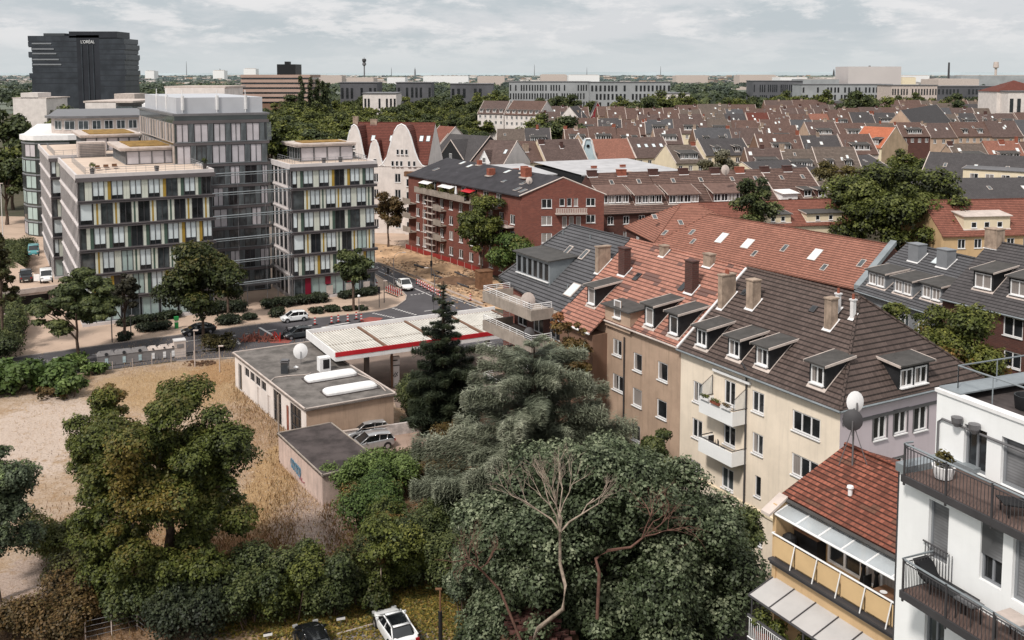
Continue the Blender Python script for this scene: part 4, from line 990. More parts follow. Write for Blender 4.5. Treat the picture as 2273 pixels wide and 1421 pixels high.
# cable bracing in front of the recess
br_ = thing('facade_bracing', 'thin grey steel rails and rods spanning the dark glazed recess between the office wings', 'steel structure', (OB(18.5, 0).x, OB(18.5, 0).y, 0))
for z in ZB[1:-1]+[20.9]:
    mb = MB(); mb.tube([OZ(18.5, -.3, z+.15), OZ(31, 1.2, z+.15)], .09, 6); mb.tube([OZ(18.5, .2, z-.25), OZ(31, 1.7, z-.25)], .06, 6); obj('rail', mb, M['zinc'], br_)
for u in (22.5, 26.8, 30.6):
    mb = MB(); mb.tube([OZ(u, .5+(u-18)*.08, 0), OZ(u, .5+(u-18)*.08, 21)], .045 if u < 30 else .12, 6); obj('rod', mb, M['greymetal'], br_)
cn = OB(27, 4); can = thing('entrance_canopy', 'dark flat entrance canopy on thin posts at the foot of the glazed recess', 'canopy', (cn.x, cn.y, 0))
mb = MB(); bb(mb, 23.5, 29, 1.5, 5, 3.1, 3.3); obj('roof', mb, M['darkmetal'], can)
for u in (23.8, 28.6): mb = MB(); mb.tube([OZ(u, 1.7, 0), OZ(u, 1.7, 3.1)], .06, 6); obj('post', mb, M['greymetal'], can)
# roof terrace pots and loungers
def pot(p, label, h=.7, plant=False, mat='darkmetal'):
    x = thing('planter_pot', label, 'plant pot', p); mb = MB(); mb.lathe([(.28, 0), (.38, h), (.3, h), (.28, h-.1)], p, 10); obj('pot', mb, M[mat], x)
    if plant:
        me = crown('plant', [(p[0], p[1], p[2]+h+.4, .45, .45, .5)], 220, .16, GREEN, off=p, seed=int(p[0]*7) % 99); o = bpy.data.objects.new('plant', me); COL.objects.link(o); o.parent = x
    return x
for u, t, l in ((2.2, 2.2, 'dark pot holding a slim shrub on the left office terrace corner'), (11, 2.0, 'dark planter at the railing in front of the left penthouse'), (18, 2.5, 'dark planter at the right end of the left office terrace'), (37, 3.6, 'dark planter left of centre on the right wing terrace'), (39.8, 3.6, 'dark planter right of centre on the right wing terrace')):
    pot(OZ(u, t, 21.62), l, .8, u in (2.2, 18))
for i in range(3):
    q = OZ(3.5+i*1.3, 8+i*.8, 21.65); x = thing('terrace_lounger', ['leftmost', 'middle', 'rightmost'][i]+' low dark wooden lounger on the left office terrace', 'lounger', q, math.radians(28), 'terrace loungers'); mb = MB(); mb.ob((-.35, -.9, .25), (.7, 0, 0), (0, 1.8, 0), (0, 0, .1)); mb.ob((-.35, .6, .35), (.7, 0, 0), (0, .3, .0), (0, 0, .3)); mb.m = 0
    o = bpy.data.objects.new('seat', mb.mesh('seat', M['wood'])); COL.objects.link(o); o.parent = x

# curved glass building at far left
cg = thing('glass_office', 'older glazed office building with rounded corner and white roof edge at the far left', 'office building', (-105, 212, 0))
c0 = Vector((-102, 226)); R0 = 9
arc = [Vector((c0.x+R0*math.cos(a), c0.y+R0*math.sin(a))) for a in [math.radians(x) for x in (180, 204, 228, 252)]]
prof = [Vector((-128, 268))]+arc+[Vector((-98, 219)), Vector((-66, 238)), Vector((-80, 290))]
mb = MB(); mb.prism(prof, 0, 21.4); obj('core', mb, M['greeny'], cg)
cen_ = Vector((-97, 246))
for i in range(len(prof)-3):
    Wc = Wall(prof[i], prof[i+1]); n = max(1, round(Wc.L/3.2))
    for f in range(6):
        mb = MB(); mb.ob(Wc.p(0, 3.5*f+3.1, .03), (Wc.d.x*Wc.L, Wc.d.y*Wc.L, 0), (Wc.o.x*.12, Wc.o.y*.12, 0), (0, 0, .3)); obj('spandrel', mb, M['framegrey' if i != 5 else 'wood'], cg)
        for j in range(n): window(cg, Wc, j*Wc.L/n+.05, 3.5*f+.2, Wc.L/n-.1, 2.8, '2', 'darkmetal', rr.choice('mggt') if i != 4 else 'm', 0, -.05)
mb = MB(); big = [Vector((p.x+(p.x-cen_.x)*.02, p.y+(p.y-cen_.y)*.02)) for p in prof]; mb.prism(big, 21.4, 22.5); obj('roof', mb, M['white'], cg)
mb = MB(); ins = [Vector((p.x-(p.x-cen_.x)*.16+2, p.y-(p.y-cen_.y)*.16+2)) for p in prof]; mb.prism(ins, 22.5, 26.0); u_ = obj('upper_storey', mb, M['lightconc'], cg)
mb = MB(); ins2 = [Vector((p.x-(p.x-cen_.x)*.1+2, p.y-(p.y-cen_.y)*.1+2)) for p in prof]; mb.prism(ins2, 26.0, 26.5); obj('roof', mb, M['greymetal'], u_)
for i in range(3, 6):
    Wc = Wall(ins[i], ins[i+1]); n = max(1, round(Wc.L/2.6))
    for j in range(n): window(u_, Wc, j*Wc.L/n+.3, 23.4, Wc.L/n-.7, 2.0, '2', 'frame', 'm', 0, -.05)
for i, (x, y) in enumerate(((-88, 246), (-80, 250))):
    q = V(x, y, 26.5); t_ = thing('cooling_unit', ['left', 'right'][i]+' white cooling unit on the roof of the glazed office', 'roof plant', q); mb = MB(); mb.box(x, y, 27.1, 6, 4, 1.5); mb.box(x, y, 28.5, 5.4, 3.4, .4); obj('casing', mb, M['white'], t_); mb = MB()
    for s_ in (-2.5, 2.5):
        for r_ in (-1.6, 1.6): mb.box(x+s_, y+r_, 26.5, .2, .2, .7)
    obj('leg', mb, M['greymetal'], t_)
# ================================================================ right hand foreground row
def dd3(W, k=1): return Vector((W.d.x*k, W.d.y*k, 0))
def oo3(W, k=1): return Vector((W.o.x*k, W.o.y*k, 0))
def addwins(h, W, lst, mat='?', par=None, **k):
    for o in lst: window(par or h.root, W, o[0], o[2], o[1]-o[0], o[3]-o[2], o[4] if len(o) > 4 else '2', gm=o[5] if len(o) > 5 else mat, **k)
def dish(label, p, r=.45, az=200, mat='lightconc', stand=.6, group=None, name='satellite_dish'):
    x = thing(name, label, 'satellite dish', p, math.radians(az), group); mb = MB(); n = 16; vs = [(0, .0, 0)]; fs = []
    for j in (1, 2, 3):
        for k in range(n):
            t = 2*math.pi*k/n; q = r*j/3; vs.append((q*math.cos(t), -.22*r*(j/3)**2, q*math.sin(t)*1.08))
    for k in range(n):
        fs.append([0, 1+k, 1+(k+1) % n])
        for j in (0, 1): fs.append([1+j*n+k, 1+(j+1)*n+k, 1+(j+1)*n+(k+1) % n, 1+j*n+(k+1) % n])
    vs = [(a, b*math.cos(.35)-c*math.sin(.35)*-1*-.4, c+stand+r) for a, b, c in vs]; mb.add(vs, fs)
    o = bpy.data.objects.new('reflector', mb.mesh('reflector', M[mat], smooth=True)); COL.objects.link(o); o.parent = x
    mb = MB(); mb.tube([(0, .06, 0), (0, .06, stand+r)], .035, 6); mb.tube([(0, 0, stand+r*.2), (0, -r*.9, stand+r*.7)], .02, 5); mb.box(0, -r*.95, stand+r*.68, .09, .09, .09)
    o = bpy.data.objects.new('mast', mb.mesh('mast', M['greymetal'])); COL.objects.link(o); o.parent = x; return x
# ---- cream house with the dark brown hipped roof
cA, cB = P(1512, 765, 15), P(1866, 898, 15)
ch = House('apartment_house', 'cream and lilac rendered corner house under a dark brown hipped roof, two box balconies', 'house', cA, cB, 13.2, 15, 20.3)
rows = [(1538.7, 844, 1559, 889, '2', 'h'), (1608, 841, 1633, 894, '2', 'd'), (1670, 865, 1696, 911, '2', 'd'), (1759, 908, 1823, 953, '3', 'd'),
        (1536.6, 926, 1559, 968, '2', 'd'), (1606, 939, 1632, 984, '2', 'd'), (1670, 957.6, 1695, 1002.4, '2', 'h'), (1757.5, 1003.6, 1818, 1051, '3', 'h'),
        (1533, 1018, 1556, 1060, '2', 'd'), (1602, 1033, 1628, 1080, '2', 'm'), (1676, 1054, 1688.6, 1100, '1', 'd'),
        (1612, 1142, 1624, 1172, '1', 'd'), (1664, 1156.6, 1692.5, 1200, '2', 'm')]
cw = pxops(ch.W, rows)
WBc = Wall(ch.at(ch.W.L, 0, 0), ch.at(ch.W.L, 13.2, 0))
side = pxops(WBc, [(1940, 926, 1968, 978, '2', 'd'), (1986, 914, 2014, 967, '2', 'd'), (2030, 905, 2058, 958, '2', 'd'), (1983, 1020, 2003, 1070, '1', 'd')])
ch.walls(M['cream'], cw, gabB=False, sideops=side, bmat=M['lilac'])
addwins(ch, ch.W, cw); addwins(ch, ch.WB, side, dep=.14)
for o in side:     # grey surround
    mb = MB(); u0, u1, z0, z1 = o[:4]
    for a in ((u0-.14, z0-.02, .13, z1-z0+.16), (u1+.01, z0-.02, .13, z1-z0+.16), (u0-.14, z1+.01, u1-u0+.28, .13)): mb.ob(ch.WB.p(a[0], a[1], 0), dd3(ch.WB, a[2]), oo3(ch.WB, .03), (0, 0, a[3]))
    obj('window_surround', mb, M['greymetal'], ch.root)
mb = MB(); mb.ob(ch.WB.p(0.2, 13.55, 0), dd3(ch.WB, 12.9), oo3(ch.WB, .05), (0, 0, .22)); obj('string_course', mb, M['greymetal'], ch.root)
ch.roof(T['brown'], .4, hipB=4.6, gutter=M['zinc'], verge=M['whiteflat'])
for px, py in ((1557, 773), (1629, 797), (1691, 817), (1813, 859)):
    u, t = ch.slopept(px, py); ch.dormer(u+.05, t, 1.45, 1.62, 1, gm='h' if px != 1557 else 'd', wh=1.2, ww=1.15)
hp_ = object.__new__(House); hp_.W = WBc; hp_.D = 9.2; hp_.half = 4.6; hp_.ze = 15; hp_.zr = 20.3; hp_.n = -WBc.o; hp_.root = ch.root; hp_.roofo = ch.roofo; hp_.z0 = 0
u, t = hp_.slopept(2027, 862); hp_.dormer(u, t, 3.0, 1.75, 2, gm='h', wh=1.25, slope=.1, ww=1.2)
for px, py, w_, d_, h_, m_ in ((1672, 676, .75, .8, 2.0, 'chimrender'), (1844, 722, .6, .7, 2.0, 'chimrender')):
    u, t = ch.slopept(px, py); ch.chimney(u, t, w_, d_, h_, m_, 0)
for px, py, h_ in ((1893, 704, 1.3), (1860, 690, 1.3)):
    u, t = ch.slopept(px, py); ch.chimney(u, t, .28, .28, h_, 'whiteflat', 1)
for px, py in ((1795, 692), (1643, 655), (1665, 668)):
    u, t = ch.slopept(px, py); ch.skylight(u, t, .5, .6, 'gdark', 'darkmetal')
mb = MB(); u, z = ch.W.uz(1660, 822); mb.tube([ch.W.p(u, z, .12), ch.W.p(u, 0, .12)], .07, 6); mb.tube([ch.W.p(u-.3, z+.5, .3), ch.W.p(u, z, .12)], .07, 6); obj('downpipe', mb, M['darkmetal'], ch.root)
mb = MB(); u, z = ch.W.uz(1607, 1092.5); mb.ob(ch.W.p(0, z-.12, 0), dd3(ch.W, ch.W.L), oo3(ch.W, .12), (0, 0, .2)); obj('string_course', mb, M['cream2'], ch.root)
ua, _ = ch.W.uz(1583, 880); ub, _ = ch.W.uz(1659, 880); Wo = Wall(ch.W.p(0, 0, 1.35), ch.W.p(ch.W.L, 0, 1.35))
for i, (yt, yb) in enumerate(((884, 914), (970.7, 1001))):
    _, zt = Wo.uz(1551, yt); _, zb = Wo.uz(1551, yb); b_ = MB(); L = ub-ua
    b_.ob(ch.W.p(ua, zb, 0), dd3(ch.W, L), oo3(ch.W, 1.35), (0, 0, .16))
    b_.ob(ch.W.p(ua, zb+.16, 1.25), dd3(ch.W, L), oo3(ch.W, .1), (0, 0, zt-zb-.16)); b_.ob(ch.W.p(ua, zb+.16, 0), dd3(ch.W, .1), oo3(ch.W, 1.25), (0, 0, zt-zb-.16)); b_.ob(ch.W.p(ub-.1, zb+.16, 0), dd3(ch.W, .1), oo3(ch.W, 1.25), (0, 0, zt-zb-.16))
    bo = obj('balcony', b_, M['render_white'], ch.root)
    r_ = MB(); r_.tube([ch.W.p(ua, zt+.12, 0), ch.W.p(ua, zt+.12, 1.3), ch.W.p(ub, zt+.12, 1.3), ch.W.p(ub, zt+.12, 0)], .04, 6)
    if i == 0:
        for uu in (ua, ub): r_.tube([ch.W.p(uu, zt+.1, .1), ch.W.p(uu, zt+1.6, .1), ch.W.p(uu, zt+.9, 1.25), ch.W.p(uu, zt+.1, 1.3)], .03, 5)
    obj('handrail', r_, M['darkmetal'], bo)
    if i == 0:
        for uu in (ua, ub):
            g_ = MB(); g_.poly(ch.W.p(uu, zt+.15, .1), ch.W.p(uu, zt+1.55, .1), ch.W.p(uu, zt+.85, 1.25), ch.W.p(uu, zt+.15, 1.3)); obj('side_screen', g_, M['translucent'], bo)
        g_ = MB(); g_.ob(ch.W.p(ua+.1, zt+1.95, .02), dd3(ch.W, L+.3), oo3(ch.W, .2), (0, 0, .18)); obj('awning_case', g_, M['white'], ch.root)
        for k in range(3):
            q = ch.W.p(ua+.25+k*1.15, zt+.12, 1.32); x = thing('flower_box', ['left', 'middle', 'right'][k]+' flower box on the rail of the upper cream balcony', 'flower box', q); mb = MB(); mb.ob(q+oo3(ch.W, .0), dd3(ch.W, .95), oo3(ch.W, .2), (0, 0, .18)); obj('box', mb, M['white' if k != 1 else 'terracotta'], x)
            me = crown('plant', [(q.x+ch.W.d.x*(.2+.25*j)-.05, q.y+ch.W.d.y*(.2+.25*j)-.05, q.z+.25, .2, .2, .16) for j in range(3)], 160, .1, BROWN if k == 2 else GREEN, off=q, seed=k); o = bpy.data.objects.new('plant', me); COL.objects.link(o); o.parent = x
    else:
        for k in range(2):
            q = ch.W.p(ua+.8+k*.9, zb+.16, .6); x = thing('balcony_chair', ['dark chair at the left end of the lower cream balcony', 'dark chair beside the door of the lower cream balcony'][k], 'chair', q, .5+k); mb = MB(); mb.box(0, 0, .42, .5, .5, .05); mb.box(0, .24, .45, .5, .05, .6); 
            o = bpy.data.objects.new('seat', mb.mesh('seat', M['black'])); COL.objects.link(o); o.parent = x
            for a in (-.22, .22):
                for b in (-.22, .22): mb = MB(); mb.tube([(a, b, 0), (a, b, .44)], .02, 4); o = bpy.data.objects.new('leg', mb.mesh('leg', M['black'])); COL.objects.link(o); o.parent = x
# ---- tan house with patched red roof
d1 = Vector((ch.W.d.x, ch.W.d.y)); n1_ = Vector((ch.n.x, ch.n.y))
tA = XY(cA)-d1*15.9
th_ = House('apartment_house', 'tan rendered house under a red tiled roof patched with dark tiles, two tall brick chimneys', 'house', tA, XY(cA)-d1*.02, 13.2, 15, 20.3)
tw_ = pxops(th_.W, [(1360.5, 750, 1380, 786, '2', 'h'), (1406, 781, 1426, 819, '1', 'h'), (1460, 800.5, 1482, 840, '1', 'h'), (1359.7, 827, 1385, 861, '2', 'h'), (1404, 858.6, 1424.4, 898, '1', 'c'), (1458, 883.6, 1480, 923, '1', 'd'), (1402, 938, 1421, 975, '1', 'd'), (1456, 965, 1477, 1003, '1', 'h')])
th_.walls(M['tan'], tw_); addwins(th_, th_.W, tw_); th_.roof(T['red'], .3, gutter=M['lightconc'])
for px, py, w_, h_ in ((1295, 699, 1.4, 1.8), (1421, 750, 1.4, 1.9), (1475, 770, 1.4, 1.9)):
    u, t = th_.slopept(px, py); th_.dormer(u, max(t, .25), w_, h_, 1, gm='c' if px < 1450 else 'd', wh=1.45, ww=1.0)
u0, _ = th_.W.uz(1349, 700); u1, _ = th_.W.uz(1405, 700); zt_ = th_.W.uz(1349, 676)[1]
th_.dormer((u0+u1)/2, -.28, u1-u0, zt_-15+.2, 1, front='tan', wh=1.5, ww=1.0, gm='c', sillz=.5, slope=.1, edge=None)
for px, py, w_, d_, h_, m_ in ((1386, 604, .95, .7, 2.3, 'chimbrick'), (1535, 643, .95, .7, 2.5, 'chimbrick'), (1613, 668, .5, 1.4, 2.2, 'chimrender'), (1338, 592, .5, 1.4, 2.0, 'chimrender'), (1474, 563, .6, .6, .8, 'chimrender'), (1575, 585, .9, .6, .9, 'chimrender')):
    u, t = th_.slopept(px, py); th_.chimney(u, min(t, 6.2), w_, d_, h_, m_, 2 if px == 1613 else 0)
for px, py in ((1403, 622), (1504, 645)):
    u, t = th_.slopept(px, py); th_.skylight(u, t, .6, .9, 'gdark', 'darkmetal')
mb = MB(); u, z = th_.W.uz(1388, 748); mb.tube([th_.W.p(u, z, .12), th_.W.p(u, 0, .12)], .07, 6); obj('downpipe', mb, M['darkmetal'], th_.root)
# projecting left bay with its lower eave
k_ = 5.3/6.6; mb = MB(); u0 -= .05; mb.ob(th_.W.p(.4, 0, 0), dd3(th_.W, u0-.4), oo3(th_.W, 1.5), (0, 0, 13.55)); obj('bay_wall', mb, M['tandark'], th_.root)
mb = MB(); a = [th_.W.p(.1, 15.14, .3), th_.W.p(u0+.1, 15.14, .3), th_.W.p(u0+.1, 15.14-1.6*k_, 1.9), th_.W.p(.1, 15.14-1.6*k_, 1.9)]; dn = V(0, 0, -.16)
mb.poly(a[3], a[2], a[1], a[0]); mb.poly(a[3]+dn, a[2]+dn, a[2], a[3]); mb.poly(a[2]+dn, a[1]+dn, a[1], a[2]); mb.poly(a[0]+dn, a[3]+dn, a[3], a[0]); obj('bay_roof', mb, T['red'], th_.root)
mb = MB(); mb.tube([a[3]-V(0, 0, .1)+oo3(th_.W, .08), a[2]-V(0, 0, .1)+oo3(th_.W, .08)], .1, 6); obj('gutter', mb, M['white'], th_.root)
# ---- slate roofed house with concrete terraces (skewed end)
gp = [th_.slopept(*p) for p in ((1107, 614), (1240, 700), (1389, 535), (1265, 501))]
def tp(u, t, dz=0): return th_.at(u, t, th_.ze+k_*t+.1+dz)
gl, gr, rr_, rl = [tp(u, t) for u, t in gp]
gr = tp(-.15, gp[1][1]); rr_ = tp(-.15, 6.6); rl = tp(gp[3][0], 6.6)
gh = thing('apartment_house', 'slate grey roofed brick house with stacked concrete terraces facing the filling station', 'house', (gl.x, gl.y, 0))
bl_ = th_.at(gp[0][0]+2, 15, 15); br2 = th_.at(-.15, 13.2, 15)
mb = MB(); mb.poly(gl, gr, rr_, rl); mb.poly(br2, bl_, rl, rr_)
for a, b in ((gl, gr), (gr, rr_), (rl, gl), (bl_, rl)): mb.poly(a-V(0, 0, .2), b-V(0, 0, .2), b, a)
gro = obj('roof', mb, T['slate'], gh)
mb = MB(); mb.tube([gl+V(0, 0, .05), rl+V(0, 0, .05), rr_+V(0, 0, .05)], .1, 6); obj('ridge_cap', mb, M['darkmetal'], gro)
q = [gl+Vector((n1_.x, n1_.y, 0))*.3+Vector((d1.x, d1.y, 0))*.4, gr+Vector((n1_.x, n1_.y, 0))*.3, br2, bl_]
mb = MB(); mb.prism([(p.x, p.y) for p in q], 0, [min(p.z, 15)-.3 for p in q], top=False); mb.poly(rl-V(0, 0, .2), q[0], q[3]); gwall = obj('wall', mb, M['brick'], gh)
class SF(House):
    def __init__(s): pass
g_ = SF(); g_.W = th_.W; g_.D = 13.2; g_.half = 6.6; g_.ze = 15; g_.zr = 20.3; g_.n = th_.n; g_.root = gh; g_.roofo = gro; g_.z0 = 0
for px, py, w_, l_ in ((1247, 566, .7, 1.3), (1283, 575, .7, 1.3), (1250, 655, 1.3, 1.6)):
    u, t = g_.slopept(px, py); g_.skylight(u, t, w_, l_, 'blind' if l_ > 1.5 else 'gmid', 'lightconc')
for px, py in ((1150, 604), (1260, 640), (1250, 520), (1310, 530)):
    u, t = g_.slopept(px, py); mb = MB(); p = g_.at(u, t, g_.rz(t)); mb.tube([p, p+V(0, 0, .5)], .07, 6); obj('vent_pipe', mb, M['zinc'], gro)
ul, tl = g_.slopept(1140, 652); ur, tr_ = g_.slopept(1222, 668); print('grey', gp, ul, tl, ur, tr_)
FL = P(1071, 640, 15.3); FR = P(1179, 683, 15.3); wt = Wall(FL, FR); dl = wt.L
g_.dormer((g_.slopept(1133, 600)[0]+g_.slopept(1226, 640)[0])/2+.3, .7, 6.6, 2.3, 6, fm='framegrey', front='zinc', top='zincdark', gm='d', wh=1.8, ww=.9, slope=.06, edge=None)
for i, zt in enumerate((15.2, 12.35, 9.5, 6.65)):
    b_ = MB(); b_.ob(wt.p(0, zt-1.15, 0), dd3(wt, dl), oo3(wt, -3.6), (0, 0, .22)); bx_ = obj('terrace', b_, M['concrete'], gh)
    b_ = MB(); b_.ob(wt.p(0, zt-.93, 0), dd3(wt, dl), oo3(wt, -.15), (0, 0, .75)); b_.ob(wt.p(0, zt-.93, -.15), dd3(wt, .15), oo3(wt, -3.2), (0, 0, .75)); b_.ob(wt.p(dl-.15, zt-.93, -.15), dd3(wt, .15), oo3(wt, -2.2), (0, 0, .75)); obj('parapet', b_, M['concrete'], bx_)
    railing(bx_, [wt.p(.1, zt-.2, -3), wt.p(.1, zt-.2, -.08), wt.p(dl-.08, zt-.2, -.08), wt.p(dl-.08, zt-.2, -2.2)], .55, mat='frame', bars=3, step=1.3)
    Wd = Wall(wt.p(.3, 0, -3.4), wt.p(dl, 0, -3.4))
    if i:
        b_ = MB(); cutwall(b_, Wd, zt-.93, zt+1.75, [(.6, 2.4, zt-.8, zt+1.3), (3.6, 5.4, zt-.8, zt+1.3), (6.6, 8.4, zt-.8, zt+1.3)]); obj('wall', b_, M['brickdark'], gh)
        for x in (.6, 3.6, 6.6): window(gh, Wd, x, zt-.8, 1.8, 2.1, '2', gm='?' if x < 6 else 'm', sill=0)
dish('large pale satellite dish behind the rail of the top concrete terrace', wt.p(7.6, 14.3, -.7), .75, 205, 'lightconc', .4)
dish('grey satellite dish on the second concrete terrace', wt.p(8.1, 11.45, -.5), .55, 205, 'greymetal', .6)
Wg = Wall((q[0].x, q[0].y), (q[1].x, q[1].y))
for z in (3, 6, 9, 11.8):
    for uu in (Wg.L-1.9,): window(gh, Wg, uu, z, 1.2, 1.4, '2', dep=-.05)

# ---- yellow house with glass roofed balconies
yA, yB = P(1755, 1100, 18.3), P(1990, 1222, 18.3); yB = XY(yA)+(XY(yB)-XY(yA)).normalized()*8.6
yh = House('yellow_house', 'narrow sand yellow house with old red tiles and glass roofed balconies', 'house', yA, yB, 6.9, 18.3, 19.65)
yh.W = Wall(yA, yB); yw = yh.W
mb = MB(); Wi = Wall(yw.p(0, 0, -.6), yw.p(yw.L, 0, -.6)); yd = [(1.5, 3.3, 15.95, 17.95), (3.5, 5.0, 15.95, 17.95), (5.3, 7.0, 15.95, 17.95), (7.1, 8.5, 15.95, 17.95)]
cutwall(mb, Wi, 0, 18.2, yd+[(a, b, 12.95, 14.9) for a, b, _, _ in yd]); mb.ob(yw.p(-.12, 0, .85), dd3(yw, .2), oo3(yw, -7.7), (0, 0, 18.1)); mb.poly(yw.p(.08, 18.1, -6.8), yw.p(.08, 18.1, .3), yw.p(.08, 19.5, -3.4)); mb.ob(yw.p(-.1, 0, .8), dd3(yw, 8.7), oo3(yw, -.25), (0, 0, 12.7))
mb.ob(yw.p(.08, 15.75, .8), dd3(yw, 8.5), oo3(yw, -2.2), (0, 0, .14)); mb.ob(yw.p(.08, 12.55, .8), dd3(yw, 8.5), oo3(yw, -2.2), (0, 0, .14)); mb.ob(yw.p(.08, 14.85, .78), dd3(yw, 8.5), oo3(yw, -.1), (0, 0, .9))
obj('wall', mb, M['yellow'], yh.root)
for i, (a, b, c, d) in enumerate(yd):
    window(yh.root, Wi, a, c, b-a, d-c, '2', gm='dcdd'[i], sill=0); window(yh.root, Wi, a, 12.95, b-a, 1.95, '2', gm='?', sill=0)
yh.roof(T['old'], .25, gutter=M['zincdark'], oA=.3)
mb = MB(); p = yw.p(-.35, 18.25, .3); mb.ob(p, dd3(yw, .5), oo3(yw, 1.0)+V(0, 0, -.55), (0, 0, .12)); obj('canopy_end_flashing', mb, M['lightconc'], yh.root)
def canopy(nm, lab, z0, zf, out0, out1, u0, u1, n, mat, bar):
    c = thing(nm, lab, 'canopy', yw.p(u0, z0, out0)); w_ = (u1-u0)/n
    for i in range(n):
        mb = MB(); a = yw.p(u0+i*w_+.03, z0, out0); mb.ob(a, dd3(yw, w_-.06), yw.p(u0+i*w_+.03, zf, out1)-a, (0, 0, .03)); obj('roof_pane', mb, M[mat], c)
    mb = MB()
    for i in range(n+1): mb.tube([yw.p(u0+i*w_, z0+.03, out0), yw.p(u0+i*w_, zf+.03, out1)], .035, 6)
    for z, o in ((z0, out0), (zf, out1)): mb.tube([yw.p(u0, z, o), yw.p(u1, z, o)], .05, 6)
    obj('frame', mb, M[bar], c); return c
canopy('glass_canopy', 'frosted glass canopy along the eaves above the upper yellow balcony', 18.05, 17.75, -.1, .95, .1, 8.5, 7, 'translucent', 'white')
c2 = canopy('sheet_canopy', 'grey sheet canopy over the lower yellow balcony', 14.95, 14.45, .6, 2.15, -.05, 5.9, 5, 'polyc', 'darkmetal')
for u in (.1, 3, 5.8): mb = MB(); mb.tube([yw.p(u, 14.45, 2.1), yw.p(u, 12.6, 2.1)], .04, 6); obj('post', mb, M['darkmetal'], c2)
mb = MB(); mb.ob(yw.p(5.9, 12.6, .8), dd3(yw, .04), oo3(yw, 1.3), (0, 0, 1.9)); obj('end_screen', mb, M['polyc'], c2)
def fascia(z, lab, mat, n, brace):
    c = thing('balcony_railing', lab, 'railing', yw.p(0, z, .9)); w_ = 8.5/n
    for i in range(n): mb = MB(); mb.ob(yw.p(.05+i*w_+.04, z+.1, .9), dd3(yw, w_-.08), oo3(yw, .04), (0, 0, .82)); obj('panel', mb, M[mat], c)
    mb = MB(); mb.tube([yw.p(0, z+1.05, .98), yw.p(8.6, z+1.05, .98)], .04, 6); mb.tube([yw.p(0, z+1.05, .98), yw.p(0, z+1.05, -.2)], .03, 6)
    for i in range(1, n):
        if brace: mb.tube([yw.p(i*w_+.1, z+1.05, .98), yw.p(i*w_+.1-.12, z-.02, 1.12)], .03, 5)
    obj('handrail', mb, M['white'], c)
    mb = MB(); mb.ob(yw.p(-.05, z-.12, .85), dd3(yw, 8.7), oo3(yw, .3), (0, 0, .1)); mb.ob(yw.p(-.05, z-.28, .85), dd3(yw, 8.7), oo3(yw, .2), (0, 0, .12)); obj('gutter', mb, M['darkmetal'], c)
fascia(15.85, 'upper yellow panelled balcony railing with white handrail and braces', 'yellowrail', 7, True)
lb = thing('balcony_railing', 'lower balcony railing of the yellow house with white vertical bars', 'railing', yw.p(0, 12.6, 1.9))
mb = MB(); mb.ob(yw.p(-.1, 12.45, 2.15), dd3(yw, 8.7), oo3(yw, -1.4), (0, 0, .14)); obj('floor_slab', mb, M['darkmetal'], lb)
mb = MB()
for i in range(70): mb.tube([yw.p(i*.12, 12.62, 2.12), yw.p(i*.12, 13.5, 2.12)], .018, 4, cap=False)
for z in (12.64, 13.5): mb.tube([yw.p(-.1, z, 2.12), yw.p(8.5, z, 2.12)], .03, 5)
obj('bars', mb, M['white'], lb)
mb = MB(); mb.tube([yw.p(-.1, 13.58, 2.12), yw.p(8.5, 13.58, 2.12)], .06, 6); obj('handrail', mb, M['darkmetal'], lb)
# things on the yellow balconies
def stool(nm, lab, cat, p, parts, rz=0):
    x = thing(nm, lab, cat, p, rz)
    for n_, m_, f in parts:
        mb = MB(); f(mb); o = bpy.data.objects.new(n_, mb.mesh(n_, M[m_])); COL.objects.link(o); o.parent = x
    return x
def legs4(w, d, h, m='black'): return [('leg', m, (lambda mb, a=a, b=b: mb.tube([(a, b, 0), (a, b, h)], .022, 5))) for a in (-w/2, w/2) for b in (-d/2, d/2)]
ya = yw.ang
stool('sideboard', 'dark wooden chest against the wall at the left end of the upper yellow balcony', 'cabinet', yw.p(.9, 15.9, -.25), [('cabinet', 'black', lambda mb: mb.box(0, 0, .05, 1.3, .5, 1.0)), ('top', 'wood', lambda mb: mb.box(0, 0, 1.05, 1.4, .56, .05))], ya)
x = yw.p(.9, 16.98, -.25); o = stool('ornament', 'gilt ornament standing on the dark chest of the yellow balcony', 'ornament', x, [('ornament', 'panelochre', lambda mb: mb.lathe([(.12, 0), (.04, .1), (.14, .25), (.1, .4), (.02, .5), (.05, .7), (.01, .8)], (0, 0, 0), 10))])
stool('kettle_grill', 'round black kettle grill beside the dark chest on the yellow balcony', 'grill', yw.p(.5, 15.9, .5), [('bowl', 'black', lambda mb: mb.lathe([(.05, .45), (.25, .55), (.32, .75), (.28, .95), (.1, 1.08), (.02, 1.1)], (0, 0, 0), 12)), ('stand', 'greymetal', lambda mb: [mb.tube([(math.cos(a)*.3, math.sin(a)*.3, 0), (0, 0, .55)], .02, 4) for a in (0, 2.1, 4.2)])])
stool('dining_table', 'long dark dining table laid with plates on the upper yellow balcony', 'table', yw.p(5.9, 15.9, .25), [('tabletop', 'wood', lambda mb: mb.box(0, 0, .72, 2.0, .8, .05))]+legs4(1.8, .65, .72), ya)
for i in range(4):
    stool('dining_chair', ['dark chair at the left end of the dining table', 'dark chair at the near side of the dining table, left', 'dark chair at the near side of the dining table, right', 'dark chair at the right end of the dining table'][i], 'chair', yw.p((4.6, 5.5, 6.3, 7.2)[i], 15.9, (.25, .7, .7, .25)[i]), [('seat', 'black', lambda mb: mb.box(0, 0, .42, .42, .42, .05)), ('backrest', 'black', lambda mb: mb.box(0, .2, .5, .42, .04, .5))]+legs4(.38, .38, .42), ya+(1.57, 3.14, 3.14, -1.57)[i])
